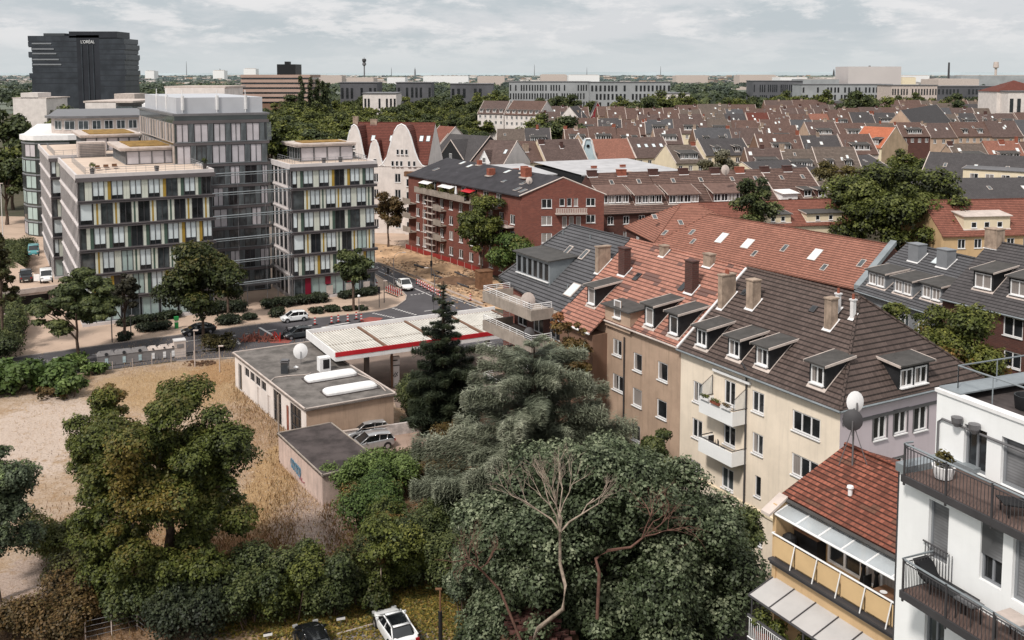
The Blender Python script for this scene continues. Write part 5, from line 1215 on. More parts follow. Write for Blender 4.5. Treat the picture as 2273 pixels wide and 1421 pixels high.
for i in range(4): stool('plate', ['far left', 'near left', 'near right', 'far right'][i]+' white plate on the dark dining table', 'plate', yw.p(5.3+.4*i, 16.68, .25+(-.15 if i % 2 else .15)), [('plate', 'white', lambda mb: mb.lathe([(.05, 0), (.14, .02), (.02, .015)], (0, 0, 0), 12))])
for k, (u, l) in enumerate(((3.7, 'slim dark cat figure standing left of the pale blind'), (4.35, 'slim dark cat figure standing right of the pale blind'))):
    stool('cat_figure', l, 'figure', yw.p(u, 15.9, -.3), [('figure', 'black', lambda mb: mb.lathe([(.14, 0), (.16, .15), (.1, .5), (.06, .8), (.1, .92), (.08, 1.05), (.03, 1.12)], (0, 0, 0), 10))])
stool('garden_table', 'table under a pale spotted cloth on the lower yellow balcony', 'table', yw.p(4.3, 12.6, 1.3), [('tabletop', 'offwhite', lambda mb: mb.box(0, 0, .72, 1.9, .85, .06))]+legs4(1.6, .6, .72), ya)
for k, (u, o_, h_, r_) in enumerate(((.35, 1.7, .8, .45), (1.1, 1.6, .6, .35), (2.4, 1.2, .9, .4), (6.3, 1.8, .9, .5))):
    q = yw.p(u, 12.6, o_); x = pot(q, ['bushy plant in a pot at the left end of the lower yellow balcony', 'low potted plant next to the left end of the lower yellow balcony', 'tall potted plant behind the tablecloth table', 'dense dark potted conifer right of the sheet canopy'][k], .4, False, 'terracotta')
    me = crown('plant', [(q.x+R.uniform(-.15, .15), q.y+R.uniform(-.15, .15), q.z+.4+h_*(.3+.3*j), r_, r_, h_*.35) for j in range(3)], 700, .11, GREEN if k < 3 else DARKC, off=q, seed=k); o = bpy.data.objects.new('plant', me); COL.objects.link(o); o.parent = x
# mast with two dishes
p = yh.at(.9, 2.6, yh.rz(2.6)); ms = thing('dish_mast', 'tripod mast on the old red roof carrying two satellite dishes', 'mast', p)
mb = MB(); mb.tube([p, p+V(0, 0, 2.6)], .04, 6); mb.tube([p+V(.6, -.3, .0), p+V(0, 0, 1.9)], .02, 5); mb.tube([p+V(-.5, .3, -.1), p+V(0, 0, 1.9)], .02, 5); obj('mast', mb, M['greymetal'], ms)
dish('white satellite dish, upper one on the roof mast of the yellow house', p+V(.12, .1, 2.1), .42, 195, 'white', .3); dish('dark grey satellite dish, lower one on the roof mast of the yellow house', p+V(-.1, -.15, 1.5), .42, 160, 'darkmetal', .2)
for u, t in ((3.6, .8), (7, 1.6)): pass
mb = MB(); q = yh.at(2.1, 1.2, yh.rz(1.2)+.1); mb.lathe([(.09, 0), (.09, .3), (.15, .32), (.13, .4)], q, 8); obj('vent_pipe', mb, M['white'], yh.roofo)

# ---- white modern building at the right edge
wA = P(1998, 1035, 23); wd = Vector((.392, -.92)); Ww = Wall(XY(wA), XY(wA)+wd*12); wn_ = -Ww.o
wb = thing('modern_apartment_house', 'white rendered modern apartment house with steel balconies at the right edge', 'apartment house', (wA.x, wA.y, 0))
dz = (23.0, 19.7, 16.4)
ops = pxops(Ww, [(2063, 1107, 2110, 1235, '1', 's'), (2178, 1157, 2228, 1285, '2', 'd'), (2250, 1190, 2330, 1330, '1', 's')])
ops2 = [(a, b, c-3.3, d-3.3) for a, b, c, d, *_ in ops]
mb = MB(); cutwall(mb, Ww, 0, 22.85, [o[:4] for o in ops]+ops2, .2); WwL = Wall(Ww.p(0, 0, -10), Ww.p(0, 0, 0)); cutwall(mb, WwL, 0, 22.85, []); mb.ob(Ww.p(0, 22.55, -.21), dd3(Ww, 12), oo3(Ww, -10), (0, 0, .3)); obj('wall', mb, M['render_white'], wb)
for o in ops: window(wb, Ww, o[0], o[2], o[1]-o[0], o[3]-o[2], '1' if o[5] == 's' else '2', 'framegrey', o[5], 0, .2)
for o in ops2: window(wb, Ww, o[0], o[2], o[1]-o[0], o[3]-o[2], '2', 'framegrey', 'm', 0, .2)
o = ops[1]; mb = MB(); mb.ob(Ww.p(o[0], o[2]+(o[3]-o[2])*.45, -.12), dd3(Ww, o[1]-o[0]), oo3(Ww, .06), (0, 0, (o[3]-o[2])*.55)); obj('half_lowered_shutter', mb, M['shutter'], wb)
mb = MB(); mb.ob(Ww.p(-.1, 22.85, .1), dd3(Ww, .5), oo3(Ww, -2.1), (0, 0, .28)); mb.ob(Ww.p(.4, 22.85, -1.75), dd3(Ww, 1.0), oo3(Ww, -.35), (0, 0, .28)); obj('coping', mb, M['zinc'], wb)
mb = MB(); mb.tube([WwL.p(9.88, 22.9, .1), WwL.p(9.88, 0, .1)], .07, 6); obj('downpipe', mb, M['darkmetal'], wb)
def steelbalc(z, u0, u1, dep, lab, deckmat='deck'):
    b_ = MB(); b_.ob(Ww.p(u0, z-.12, -.0), dd3(Ww, u1-u0), oo3(Ww, dep), (0, 0, .12)); bo = obj('balcony', b_, M[deckmat], wb, label=lab)
    b_ = MB(); b_.ob(Ww.p(u0, z-.26, dep), dd3(Ww, u1-u0), oo3(Ww, .08), (0, 0, .24)); b_.ob(Ww.p(u0-.08, z-.26, 0), dd3(Ww, .08), oo3(Ww, dep+.08), (0, 0, .24)); obj('edge_beam', b_, M['darkmetal'], bo)
    b_ = MB(); n = int((u1-u0)/.13)
    for i in range(n+1): b_.tube([Ww.p(u0+i*.13, z, dep), Ww.p(u0+i*.13, z+.9, dep)], .012, 4, cap=False)
    m = int(dep/.13)
    for i in range(m+1): b_.tube([Ww.p(u0, z, i*.13), Ww.p(u0, z+.9, i*.13)], .012, 4, cap=False)
    for i in range(int((u1-u0)/1.7)+1): b_.ob(Ww.p(u0+i*1.7, z-.35, dep+.02), dd3(Ww, .06), oo3(Ww, .05), (0, 0, 1.4))
    b_.tube([Ww.p(u0, z+.9, 0), Ww.p(u0, z+.9, dep), Ww.p(u1, z+.9, dep)], .022, 5); obj('railing', b_, M['darkmetal'], bo)
    b_ = MB(); b_.tube([Ww.p(u0-.03, z+1.02, 0), Ww.p(u0-.03, z+1.02, dep+.03), Ww.p(u1, z+1.02, dep+.03)], .035, 6); obj('handrail', b_, M['zinc'], bo)
    return bo
steelbalc(23.0, .55, 12, .35, 'roof level balcony with dark decking')
mb = MB(); mb.ob(Ww.p(.5, 22.86, 0), dd3(Ww, 11.5), oo3(Ww, -1.85), (0, 0, .1)); obj('deck', mb, M['deck'], wb)
steelbalc(19.75, 1.55, 12, 1.25, 'long middle balcony with dark decking')
steelbalc(16.5, 1.35, 3.4, 1.0, 'small lower balcony with pale floor', 'lightconc')
jb = MB()
for i in range(10): jb.tube([Ww.p(ops[0][0]+i*.12, 20.0, .1), Ww.p(ops[0][0]+i*.12, 21.0, .1)], .014, 4)
jb.tube([Ww.p(ops[0][0]-.1, 21.0, .1), Ww.p(ops[0][1]+.1, 21.0, .1)], .03, 5)
obj('french_balcony', jb, M['darkmetal'], wb)
# penthouse storey
Wp = Wall(Ww.p(-.35, 0, -1.9), Ww.p(12, 0, -1.9)); pops = pxops(Wp, [(2141, 940, 2193, 1052, '2', 'd'), (2224, 968, 2330, 1100, '1', 's')])
pops = [(a, b, 22.98, d)+tuple(r) for a, b, c, d, *r in pops]
mb = MB(); cutwall(mb, Wp, 22.96, 25.2, [o[:4] for o in pops], .2); WpL = Wall(Wp.p(0, 0, -9), Wp.p(0, 0, 0)); cutwall(mb, WpL, 22.96, 25.2, [])
ph = obj('penthouse', mb, M['render_white'], wb)
for o in pops: window(ph, Wp, o[0], o[2], o[1]-o[0], o[3]-o[2], o[4], 'framegrey', o[5], 0, .2)
mb = MB()
for a in ((0, 12.3, 0, -.35), (0, .35, -.35, -9)): mb.ob(Wp.p(a[0]-.06, 25.2, a[2]+.06), dd3(Wp, a[1]), oo3(Wp, a[3]), (0, 0, .12))
obj('coping', mb, M['white'], ph)
mb = MB(); mb.ob(Wp.p(.3, 24.95, -.3), dd3(Wp, 12), oo3(Wp, -8.6), (0, 0, .12)); obj('roof_deck', mb, M['feltdark'], ph)
mb = MB(); mb.ob(Wp.p(-.02, 25.33, -.1), dd3(Wp, .9), oo3(Wp, -8.8), (0, 0, .05)); mb.ob(Wp.p(-.02, 25.33, -8.0), dd3(Wp, 12), oo3(Wp, -1.2), (0, 0, .05)); obj('zinc_edge', mb, M['zinc'], ph)
mb = MB(); mb.tube([Wp.p(.4, 26.15, -8), Wp.p(.4, 26.15, -.5), Wp.p(12, 26.15, -.5)], .03, 6); mb.tube([Wp.p(.4, 26.15, -8), Wp.p(12, 26.15, -8)], .03, 6)
for i in range(9): mb.tube([Wp.p(.4+i*1.4, 25.1, -.5), Wp.p(.4+i*1.4, 26.15, -.5)], .02, 5)
for i in range(5): mb.tube([Wp.p(.4, 25.1, -.5-i*1.8), Wp.p(.4, 26.15, -.5-i*1.8)], .02, 5)
obj('glass_railing', mb, M['zinc'], ph)
for k, (u, l) in enumerate(((1.05, 'left'), (1.75, 'right'))):
    q = Wp.p(u, 24.55, .2); x = thing('wall_speaker', l+' grey round wall unit on the white penthouse wall', 'wall lamp', q); mb = MB(); mb.lathe([(.08, -.2), (.17, -.05), (.19, .12), (.05, .14)], q, 12); obj('housing', mb, M['greymetal'], x)
mb = MB(); mb.tube([Wp.p(.15, 23, .06), Wp.p(.15, 24.2, .06), Wp.p(.3, 24.35, .06), Wp.p(12, 24.35, .06)], .04, 6); obj('conduit', mb, M['greymetal'], ph)
# things on the roof deck and balconies
def wi(u, z, o): return Wp.p(u, z, o)
wa = Wp.ang
stool('planter_tub', 'round black tub on the white penthouse roof deck', 'planter', wi(2.2, 25.08, -1.6), [('tub', 'black', lambda mb: mb.lathe([(.35, 0), (.4, .45), (.36, .45), (.3, .3)], (0, 0, 0), 14))])
stool('garden_sofa', 'low grey sofa on the penthouse roof deck beside the black tub', 'sofa', wi(3.4, 25.08, -2.6), [('seat', 'greymetal', lambda mb: mb.box(0, 0, .1, 1.8, .8, .3)), ('backrest', 'greymetal', lambda mb: mb.box(0, .38, .4, 1.8, .15, .35)), ('cushion', 'lightconc', lambda mb: mb.box(.2, -.05, .4, .9, .6, .12))], wa)
stool('lounge_table', 'low dark table on the penthouse roof deck', 'table', wi(4.4, 25.08, -1.4), [('tabletop', 'greymetal', lambda mb: mb.box(0, 0, .38, 1.0, .7, .05))]+legs4(.85, .55, .38), wa)
stool('fabric_heap', 'heap of blue, red and white towels on the penthouse roof deck', 'towels', wi(5.2, 25.08, -3.6), [('towel', 'carteal', lambda mb: mb.lathe([(.4, 0), (.3, .18), (.05, .22)], (0, 0, 0), 9)), ('towel', 'redclad', lambda mb: mb.lathe([(.3, 0), (.2, .25), (.05, .3)], (.4, .1, 0), 9)), ('towel', 'white', lambda mb: mb.lathe([(.35, 0), (.2, .15), (.05, .2)], (.8, -.2, 0), 9))])
q = wi(3.2, 25.08, -5.2); x = pot(q, 'long planter of dry yellow grasses at the back of the penthouse roof deck', .35, False, 'darkmetal')
me = crown('plant', [(q.x+.4*j, q.y+.15*j, q.z+.75, .4, .4, .45) for j in (-2, -1, 0, 1, 2)], 1500, .2, OLIVE, off=q, seed=4, elong=4); o = bpy.data.objects.new('plant', me); COL.objects.link(o); o.parent = x
q = Ww.p(1.25, 23.0, -.6); x = pot(q, 'white pot with yellow flowering plant on the roof level balcony', .4, False, 'white'); me = crown('plant', [(q.x, q.y, q.z+.6, .28, .28, .3)], 300, .12, OLIVE, off=q, seed=6); o = bpy.data.objects.new('plant', me); COL.objects.link(o); o.parent = x
stool('deck_chair', 'black folding chair before the open penthouse door', 'chair', Ww.p(4.1, 22.98, -.5), [('seat', 'black', lambda mb: mb.ob((-.35, -.5, .4), (.7, 0, 0), (0, .9, -.1), (0, 0, .04))), ('backrest', 'black', lambda mb: mb.ob((-.35, .4, .3), (.7, 0, 0), (0, .35, .6), (0, .04, 0)))]+legs4(.6, .7, .38), wa-.5)
stool('deck_chair', 'black lounger against the wall on the middle balcony', 'chair', Ww.p(2.7, 19.76, .45), [('seat', 'black', lambda mb: mb.ob((-.8, -.3, .35), (1.6, 0, 0), (0, .6, 0), (0, 0, .06))), ('backrest', 'black', lambda mb: mb.ob((-1.0, -.3, .4), (.3, 0, -.1), (0, .6, 0), (-.3, 0, .45)))]+legs4(1.2, .5, .35), Ww.ang)
stool('balcony_table', 'square grey table under the half lowered shutter on the middle balcony', 'table', Ww.p(5.0, 19.76, .55), [('tabletop', 'lightconc', lambda mb: mb.box(0, 0, .7, .8, .7, .04))]+legs4(.65, .6, .7), Ww.ang)
stool('balcony_table', 'smaller dark table at the railing of the middle balcony', 'table', Ww.p(3.7, 19.76, .85), [('tabletop', 'greymetal', lambda mb: mb.box(0, 0, .6, .7, .5, .04))]+legs4(.55, .4, .6), Ww.ang)
# ================================================================ filling station
def sbox(nm, lab, cat): return thing(nm, lab, cat)
s1, s2, s3 = XY(P(521, 783, 4)), XY(P(679.5, 907, 4)), XY(P(873.5, 873, 4)); s4 = s1+(s3-s2)
shop = thing('workshop_building', 'flat roofed filling station workshop with white panelled long side and stained tan end wall', 'workshop', (s2.x, s2.y, 0))
SWl = Wall(s1, s2); SWf = Wall(s2, s3); L1 = SWl.L
ol = [(1.2, 2.5, .05, 3.1), (3.6, 5.2, 2.3, 3.3), (5.5, 7.1, 2.3, 3.3), (7.4, 9.0, 2.3, 3.3), (9.3, 10.9, 2.3, 3.3), (7.9, 8.8, .05, 2.15), (11.3, 12.3, .05, 2.2), (13.2, 15.6, .05, 3.4), (18.2, 21.3, .05, 3.4)]
mb = MB(); cutwall(mb, SWl, 0, 3.8, ol, .2); mb.m = 1; cutwall(mb, SWf, 0, 3.8, [], .2); mb.prism([s3, s4, s1], 0, 3.8, top=False); obj('wall', mb, [M['offwhite'], M['tan']], shop)
for i, o in enumerate(ol):
    if i in (1, 2, 3, 4): window(shop, SWl, o[0], o[2], o[1]-o[0], o[3]-o[2], '2', 'darkmetal', 'd', 0, .2)
    else:
        mb = MB(); mb.ob(SWl.p(o[0], o[2], -.2), dd3(SWl, o[1]-o[0]), oo3(SWl, .05), (0, 0, o[3]-o[2])); dr = obj('door', mb, M['offwhite' if i in (5, 6) else 'gdark'], shop)
        if i >= 7:
            mb = MB()
            for k in range(4): mb.ob(SWl.p(o[0]+(o[1]-o[0])*k/3-.04, .05, -.14), dd3(SWl, .08), oo3(SWl, .05), (0, 0, 3.35))
            for k in range(4): mb.ob(SWl.p(o[0], .05+k*1.1, -.14), dd3(SWl, o[1]-o[0]), oo3(SWl, .06), (0, 0, .08))
            obj('door_grid', mb, M['darkmetal'], dr)
mb = MB(); mb.ob(SWl.p(17.3, .2, .02), dd3(SWl, .5), oo3(SWl, .05), (0, 0, 2.6)); obj('door_poster', mb, M['orange'], shop)
rfp = [SWl.p(-.25, 0, .25), SWl.p(L1+.25, 0, .25), Vector((*(s3+(s3-s2).normalized()*.25), 0))+oo3(SWf, .25), Vector((*(s4+(s3-s2).normalized()*.25), 0))-oo3(SWf, .25)]
mb = MB(); mb.prism([XY(p) for p in rfp], 3.8, 4.0); rf = obj('roof', mb, M['felt'], shop)
mb = MB(); rp = [V(p.x, p.y, 3.86) for p in rfp]
for a, b in zip(rp, rp[1:]+rp[:1]):
    d = (b-a).normalized(); nn = Vector((-d.y, d.x, 0))*.16; mb.ob(a, b-a, nn, (0, 0, .22))
obj('roof_edge', mb, M['lightconc'], rf)
def roofpt(u, v, z=4.0): return SWl.p(u, z, -v)       # on the roof: u along the long side, v across
for i, (px, py, l) in enumerate(((734, 832, 'rear'), (777, 860, 'front'))):
    c = P(px, py, 4.3); x = thing('roof_light', l+' white domed roof light on the workshop roof', 'roof light', (c.x, c.y, 4.0), SWf.ang); mb = MB(); prof = []
    for (sx, sy, z) in ((2.75, .95, 0), (2.75, .95, .28), (2.6, .82, .45), (2.3, .6, .52)):
        ring = []
        for k in range(20):
            t = 2*math.pi*k/20; cx_, sy_ = math.cos(t), math.sin(t); e = .35
            ring.append((math.copysign(abs(cx_)**e, cx_)*sx, math.copysign(abs(sy_)**e, sy_)*sy, z))
        prof.append(ring)
    vs = [q for r in prof for q in r]; fs = [[a*20+k, a*20+(k+1) % 20, (a+1)*20+(k+1) % 20, (a+1)*20+k] for a in range(3) for k in range(20)]+[[60+k for k in range(20)]]; mb.add(vs, fs)
    o = bpy.data.objects.new('dome', mb.mesh('dome', M['white'])); COL.objects.link(o); o.parent = x
    mb = MB(); mb.box(0, 0, 0, 5.7, 2.1, .08); o = bpy.data.objects.new('upstand', mb.mesh('upstand', M['feltdark'])); COL.objects.link(o); o.parent = x
c = P(633, 828, 4.0); mb = MB(); x = thing('flue', 'short dark flue with metal cowl on the workshop roof', 'chimney', c); mb.box(c.x, c.y, 4.0, .75, .75, 1.2); obj('flue_body', mb, M['cardark'], x); mb = MB(); mb.box(c.x, c.y, 5.2, .9, .9, .1); mb.box(c.x, c.y, 5.4, .8, .8, .06)
for a in (-.3, .3): mb.tube([(c.x+a, c.y+a, 5.2), (c.x+a, c.y+a, 5.4)], .03, 4)
obj('cowl', mb, M['greymetal'], x)
dish('large white satellite dish on the workshop roof', P(668, 810, 4.0), .8, 200, 'white', .7)
c = P(657, 821, 4.0); x = thing('roof_cowl', 'small round white vent cap on the workshop roof', 'roof vent', c); mb = MB(); mb.lathe([(.05, 0), (.05, .3), (.28, .3), (.1, .42)], c, 12); obj('cap', mb, M['white'], x)
c = P(719, 822, 4.0); x = thing('vent_box', 'white louvred ventilation box on the workshop roof beside the canopy', 'roof vent', (c.x, c.y, 4.0), SWf.ang); mb = MB(); mb.box(0, 0, 0, 1.2, 1.0, 1.5); o = bpy.data.objects.new('casing', mb.mesh('casing', M['white'])); COL.objects.link(o); o.parent = x
mb = MB(); mb.box(.1, -.51, .3, .7, .05, 1.0); o = bpy.data.objects.new('grille', mb.mesh('grille', M['black'])); COL.objects.link(o); o.parent = x
mb = MB(); mb.tube([P(x_, y_, 4.06) for x_, y_ in ((600, 847), (610, 838), (640, 834), (680, 832), (690, 828))], .06, 5); mb.tube([P(x_, y_, 4.06) for x_, y_ in ((790, 828), (820, 840), (845, 856), (856, 868))], .05, 5); obj('conduit', mb, M['lightconc'], rf)
# canopy
k1, k2, k3 = XY(P(668, 736, 5.6)), XY(P(745.5, 784, 5.6)), XY(P(1087, 737, 5.6)); ck = Wall(k2, k2+(k3-k2).normalized()*25); cdp = -(k1-k2).dot(ck.o)
cy = thing('filling_station_canopy', 'large white corrugated filling station canopy with a red fascia stripe', 'canopy', (k2.x, k2.y, 0))
def cp_(u, v, z): return ck.p(u, z, -v)
mb = MB(); mb.ob(cp_(0, 0, 4.75), dd3(ck, 25), oo3(ck, -cdp), (0, 0, .35)); obj('soffit', mb, M['offwhite'], cy)
mb = MB()
for i in range(4):
    for v0, v1, zz_ in ((.5, cdp*.42, 5.12), (cdp*.42, cdp-.4, 5.2)):
        n = 16
        for j in range(n):
            a = .5+i*6.1+j*5.6/n; mb.m = 0; mb.ob(cp_(a, v0, zz_), dd3(ck, .2), oo3(ck, -(v1-v0)), (0, 0, .12)); mb.m = 1; mb.ob(cp_(a+.2, v0, zz_), dd3(ck, 5.6/n-.2), oo3(ck, -(v1-v0)), (0, 0, .04))
obj('corrugated_sheet', mb, [plain('weathered white sheet', C(212, 208, 200), .7, .15, .5, fine=.25, streak=.2), M['concrete']], cy)
mb = MB()
for i in range(5): mb.ob(cp_(.1+i*6.1, .1, 5.1), dd3(ck, .22), oo3(ck, -(cdp-.2)), (0, 0, .28))
mb.ob(cp_(.1, cdp-.6, 5.1), dd3(ck, 24.8), oo3(ck, -.3), (0, 0, .2)); obj('roof_beam', mb, M['tandark'], cy)
mb = MB(); mb.ob(cp_(-.1, -.12, 5.2), dd3(ck, 25.2), oo3(ck, .1), (0, 0, .5)); obj('red_fascia', mb, M['red'], cy)
mb = MB(); mb.ob(cp_(-.1, -.1, 4.7), dd3(ck, 25.2), oo3(ck, .08), (0, 0, .5)); mb.ob(cp_(-.12, 0, 4.7), dd3(ck, .14), oo3(ck, -cdp-.1), (0, 0, .98)); mb.ob(cp_(-.1, cdp, 4.7), dd3(ck, 25.2), oo3(ck, -.14), (0, 0, 1.0)); obj('white_fascia', mb, M['white'], cy)
for u in (4.5, 7.2, 13, 20):
    mb = MB(); q = cp_(u, 3.2 if u != 7.2 else 2.0, 0); r_ = .5 if u != 7.2 else .22; mb.ob(q, dd3(ck, r_), oo3(ck, -r_), (0, 0, 4.75)); obj('column', mb, M['greymetal' if u != 7.2 else 'tandark'], cy)
q = P(877, 858); x = thing('fuel_price_pillar', 'white pillar with a logo panel standing on the forecourt edge', 'sign pillar', q, math.radians(20)); mb = MB(); mb.box(0, 0, 0, .95, .45, 2.55); o = bpy.data.objects.new('pillar', mb.mesh('pillar', M['white'])); COL.objects.link(o); o.parent = x
mb = MB(); mb.box(0, 0, 2.6, 1.05, .5, .95); o = bpy.data.objects.new('head', mb.mesh('head', M['white'])); COL.objects.link(o); o.parent = x
mb = MB(); mb.box(0, -.25, 2.5, .98, .03, .1); mb.tube([(-.25, -.25, 1.3), (0, -.26, 1.7), (.25, -.25, 1.35), (-.1, -.26, 1.2), (.3, -.25, 1.75)], .04, 4); mb.box(0, -.27, 3.1, .5, .02, .12); o = bpy.data.objects.new('sign_mark', mb.mesh('sign_mark', M['black'])); COL.objects.link(o); o.parent = x
# low garage with graffiti
g1, g2, g4 = XY(P(618, 962, 2.8)), XY(P(715, 1053, 2.8)), XY(P(735, 939, 2.8)); g3 = g2+(g4-g1)*1.02
gw = Wall(g1, g2); ga = thing('garage', 'low garage with dark felt roof and graffiti on its pale side wall', 'garage', (g2.x, g2.y, 0))
mb = MB(); mb.prism([g1, g2, g3, g4], 0, 2.62, top=False); obj('wall', mb, plain('stained garage wall', C(204, 182, 172), .9, .15, .6, streak=.7, fine=.35), ga)
ce = (g1+g2+g3+g4)/4; big = [p+(p-ce)*.035 for p in (g1, g2, g3, g4)]; mb = MB(); mb.prism(big, 2.62, 2.78); rf = obj('roof', mb, M['feltdark'], ga)
mb = MB(); bz = [V(p.x, p.y, 2.66) for p in big]
for a, b in zip(bz, bz[1:]+bz[:1]): d = (b-a).normalized(); mb.ob(a, b-a, Vector((-d.y, d.x, 0))*.12, (0, 0, .18))
obj('roof_edge', mb, M['concrete'], rf)
gf = MB(); rr = random.Random(3); gu = gw.L*.33
for i, s_ in enumerate('OWDNRE'):     # loose bubble letters, as on the wall
    c0_ = gu+i*.42; pts = [gw.p(c0_+.2*math.cos(t)+rr.uniform(-.04, .04), 1.25-.04*i+.42*math.sin(t)+rr.uniform(-.05, .05), .03) for t in [k*.785 for k in range(9 if i % 2 else 7)]]; gf.tube(pts, .06, 4)
obj('graffiti', gf, plain('blue graffiti paint', C(92, 128, 150), .8, .3, 4), ga)
gf = MB(); u_ = gw.L*.5
for i in range(10): gf.tube([gw.p(u_+i*.16+rr.uniform(-.1, .1), .3+rr.uniform(0, .3), .02), gw.p(u_+i*.17+rr.uniform(-.2, .2), .9-.05*i+rr.uniform(-.2, .2), .02)], .035, 4)
obj('graffiti', gf, plain('pink graffiti paint', C(170, 110, 116), .8, .3, 4), ga)
lw = thing('yard_wall', 'low whitewashed yard wall overgrown with dry stems below the tan wall', 'wall', P(850, 968)); a, b = P(760, 985), P(1000, 948); W_ = Wall(a, b); mb = MB(); mb.ob(W_.p(0, 0, 0), dd3(W_, W_.L), oo3(W_, -.25), (0, 0, 1.15)); obj('wall', mb, plain('whitewashed wall with stains', C(206, 196, 192), .95, .3, 1.5, streak=.9, fine=.5), lw)
mb = MB(); mb.ob(W_.p(0, 1.15, .05), dd3(W_, W_.L*.42), oo3(W_, -.35), (0, 0, .07)); obj('coping', mb, M['lightconc'], lw)
q = P(619, 968); x = thing('post', 'tall pale pole at the corner of the graffiti garage', 'pole', q); mb = MB(); mb.tube([q, q+V(0, 0, 4.2)], .09, 8); obj('pole', mb, M['concrete'], x)
# dark roofed shed bottom right
a, b = P(1590, 1421, 3), P(1600, 1335, 3); f_ = MB(); e_ = [XY(P(1600, 1338, 3)), XY(P(1560, 1500, 3)), XY(P(1720, 1520, 3)), XY(P(1700, 1290, 3))]
x = thing('garage', 'dark flat roofed outbuilding between the big tree and the yellow house', 'garage', (*e_[0], 0)); f_.prism(e_, 0, 2.8, top=False); obj('wall', f_, M['tandark'], x); f_ = MB(); f_.prism(e_, 2.8, 3.0); rf = obj('roof', f_, M['feltdark'], x); f_ = MB(); p, q = P(1600, 1338, 3.02), P(1700, 1290, 3.02); f_.ob(p, q-p, (0, .3, 0), (0, 0, .08)); obj('roof_edge', f_, M['lightconc'], rf)

# ================================================================ brick corner house with bitumen roof
class GQ:
    """gabled house on a skew quadrilateral a (far left), b (near), c (right), d (back)"""
    def __init__(s, name, label, cat, a, b, c, d, ze, zr, group=None):
        s.q = [XY(p) for p in (a, b, c, d)]; s.ze, s.zr = ze, zr; s.root = thing(name, label, cat, (*s.q[1], 0), 0, group); s.W = Wall(s.q[0], s.q[1]); s.WB = Wall(s.q[1], s.q[2])
    def build(s, wm, rm, ops, gops, over=.5):
        a, b, c, d = s.q; z = s.ze; mb = MB(); cutwall(mb, s.W, 0, z, ops); cutwall(mb, s.WB, 0, z, gops); mb.prism([c, d, a], 0, z, top=False)
        r1 = (a+d)/2; r2 = (b+c)/2; mb.poly((*b, z), (*c, z), (*r2, s.zr-.05)); mb.poly((*d, z), (*a, z), (*r1, s.zr-.05)); obj('wall', mb, wm, s.root)
        k = (s.zr-z)/((b-c).length/2); o1_ = s.W.o*over; R1 = V(*r1, s.zr+.1); R2 = V(*r2, s.zr+.1); E1 = V(*(a+o1_), z-over*k+.1); E2 = V(*(b+o1_), z-over*k+.1); Fc = V(*(c-o1_), z-over*k+.1); Fd = V(*(d-o1_), z-over*k+.1)
        mb = MB(); mb.poly(E1, E2, R2, R1); mb.poly(Fc, Fd, R1, R2); dn = V(0, 0, -.2)
        for p, q in ((E1, E2), (E2, R2), (R2, Fc), (R1, E1), (Fd, R1)): mb.poly(p+dn, q+dn, q, p)
        s.roofo = obj('roof', mb, rm, s.root); s.E1, s.E2, s.R1, s.R2 = E1, E2, R1, R2
        mb = MB(); mb.tube([E2, R2, Fc], .14, 5); obj('verge', mb, M['lightconc'], s.roofo)
    def on(s, u, t, dz=0): return (s.E1.lerp(s.E2, u)).lerp(s.R1.lerp(s.R2, u), t)+V(0, 0, dz)
    def sky(s, u, t, w=.9, l=1.4, m='gmid'):
        p = s.on(u, t, .06); d = (s.E2-s.E1).normalized(); up = (s.on(u, 1)-s.on(u, 0)).normalized(); n = d.cross(up); mb = MB(); mb.ob(p, d*w, up*l, n*.08); x = obj('skylight', mb, M['lightconc'], s.roofo); mb = MB(); mb.poly(p+n*.1+d*.08+up*.08, p+n*.1+d*(w-.08)+up*.08, p+n*.1+d*(w-.08)+up*(l-.08), p+n*.1+d*.08+up*(l-.08)); obj('pane', mb, M[m], x)
    def chim(s, u, t, w, d, h, m='terracotta'):
        p = s.on(u, t); mb = MB(); mb.ob(p-V(0, 0, .8), dd3(s.W, w), oo3(s.W, d), (0, 0, h+.8)); x = obj('chimney', mb, M[m], s.roofo); mb = MB(); mb.ob(p+V(0, 0, -.2)-dd3(s.W, .2)+oo3(s.W, -.1), dd3(s.W, w+.4), oo3(s.W, d+.4), (0, 0, .22)); obj('flashing', mb, M['lightconc'], x)
bh = GQ('brick_apartment_house', 'long red brick corner apartment house with charcoal roof and planted attic terraces', 'apartment house', (-21.4, 203.6), (1.66, 167.7), (15.8, 168.9), (-6, 213), 15.4, 18.3)
bw_ = bh.W; ops = []; L = bw_.L
for f, z in enumerate((1.2, 4.2, 7.1, 10.0)):
    for i, u in enumerate((3.4, 6.2, 13.5, 17.2, 21.0, 24.8, 28.3, 31.8, 35.4, 39)):
        ops.append((u, u+1.5, z, z+1.7, '2', '?'))
att = [(u, u+1.8, 12.7, 14.9, '2', 'd') for u in (7, 10.4, 14, 18, 22, 26, 30, 34.4)]
gop = pxops(bh.WB, [(1202, 442, 1225, 463, '2', 'd'), (1242, 441, 1253, 458, '1', 'd'), (1258.5, 440, 1269, 458, '1', 'd'), (1274, 440, 1283, 458, '1', 'c'), (1301, 440, 1322, 458, '2', 'd'), (1202, 480, 1225, 500, '2', 'c'), (1248, 481, 1258, 505, '1', 'c'), (1263, 481, 1273, 505, '1', 'c'), (1279, 481, 1289, 505, '1', 'c'), (1301, 477, 1322, 495, '2', 'd'), (1202, 518, 1225, 540, '2', 'c'), (1250, 520, 1260, 545, '1', 'm'), (1301, 516, 1322, 534, '2', 'm')])
bh.build(M['brick'], T['bitumen'], ops+att, gop)
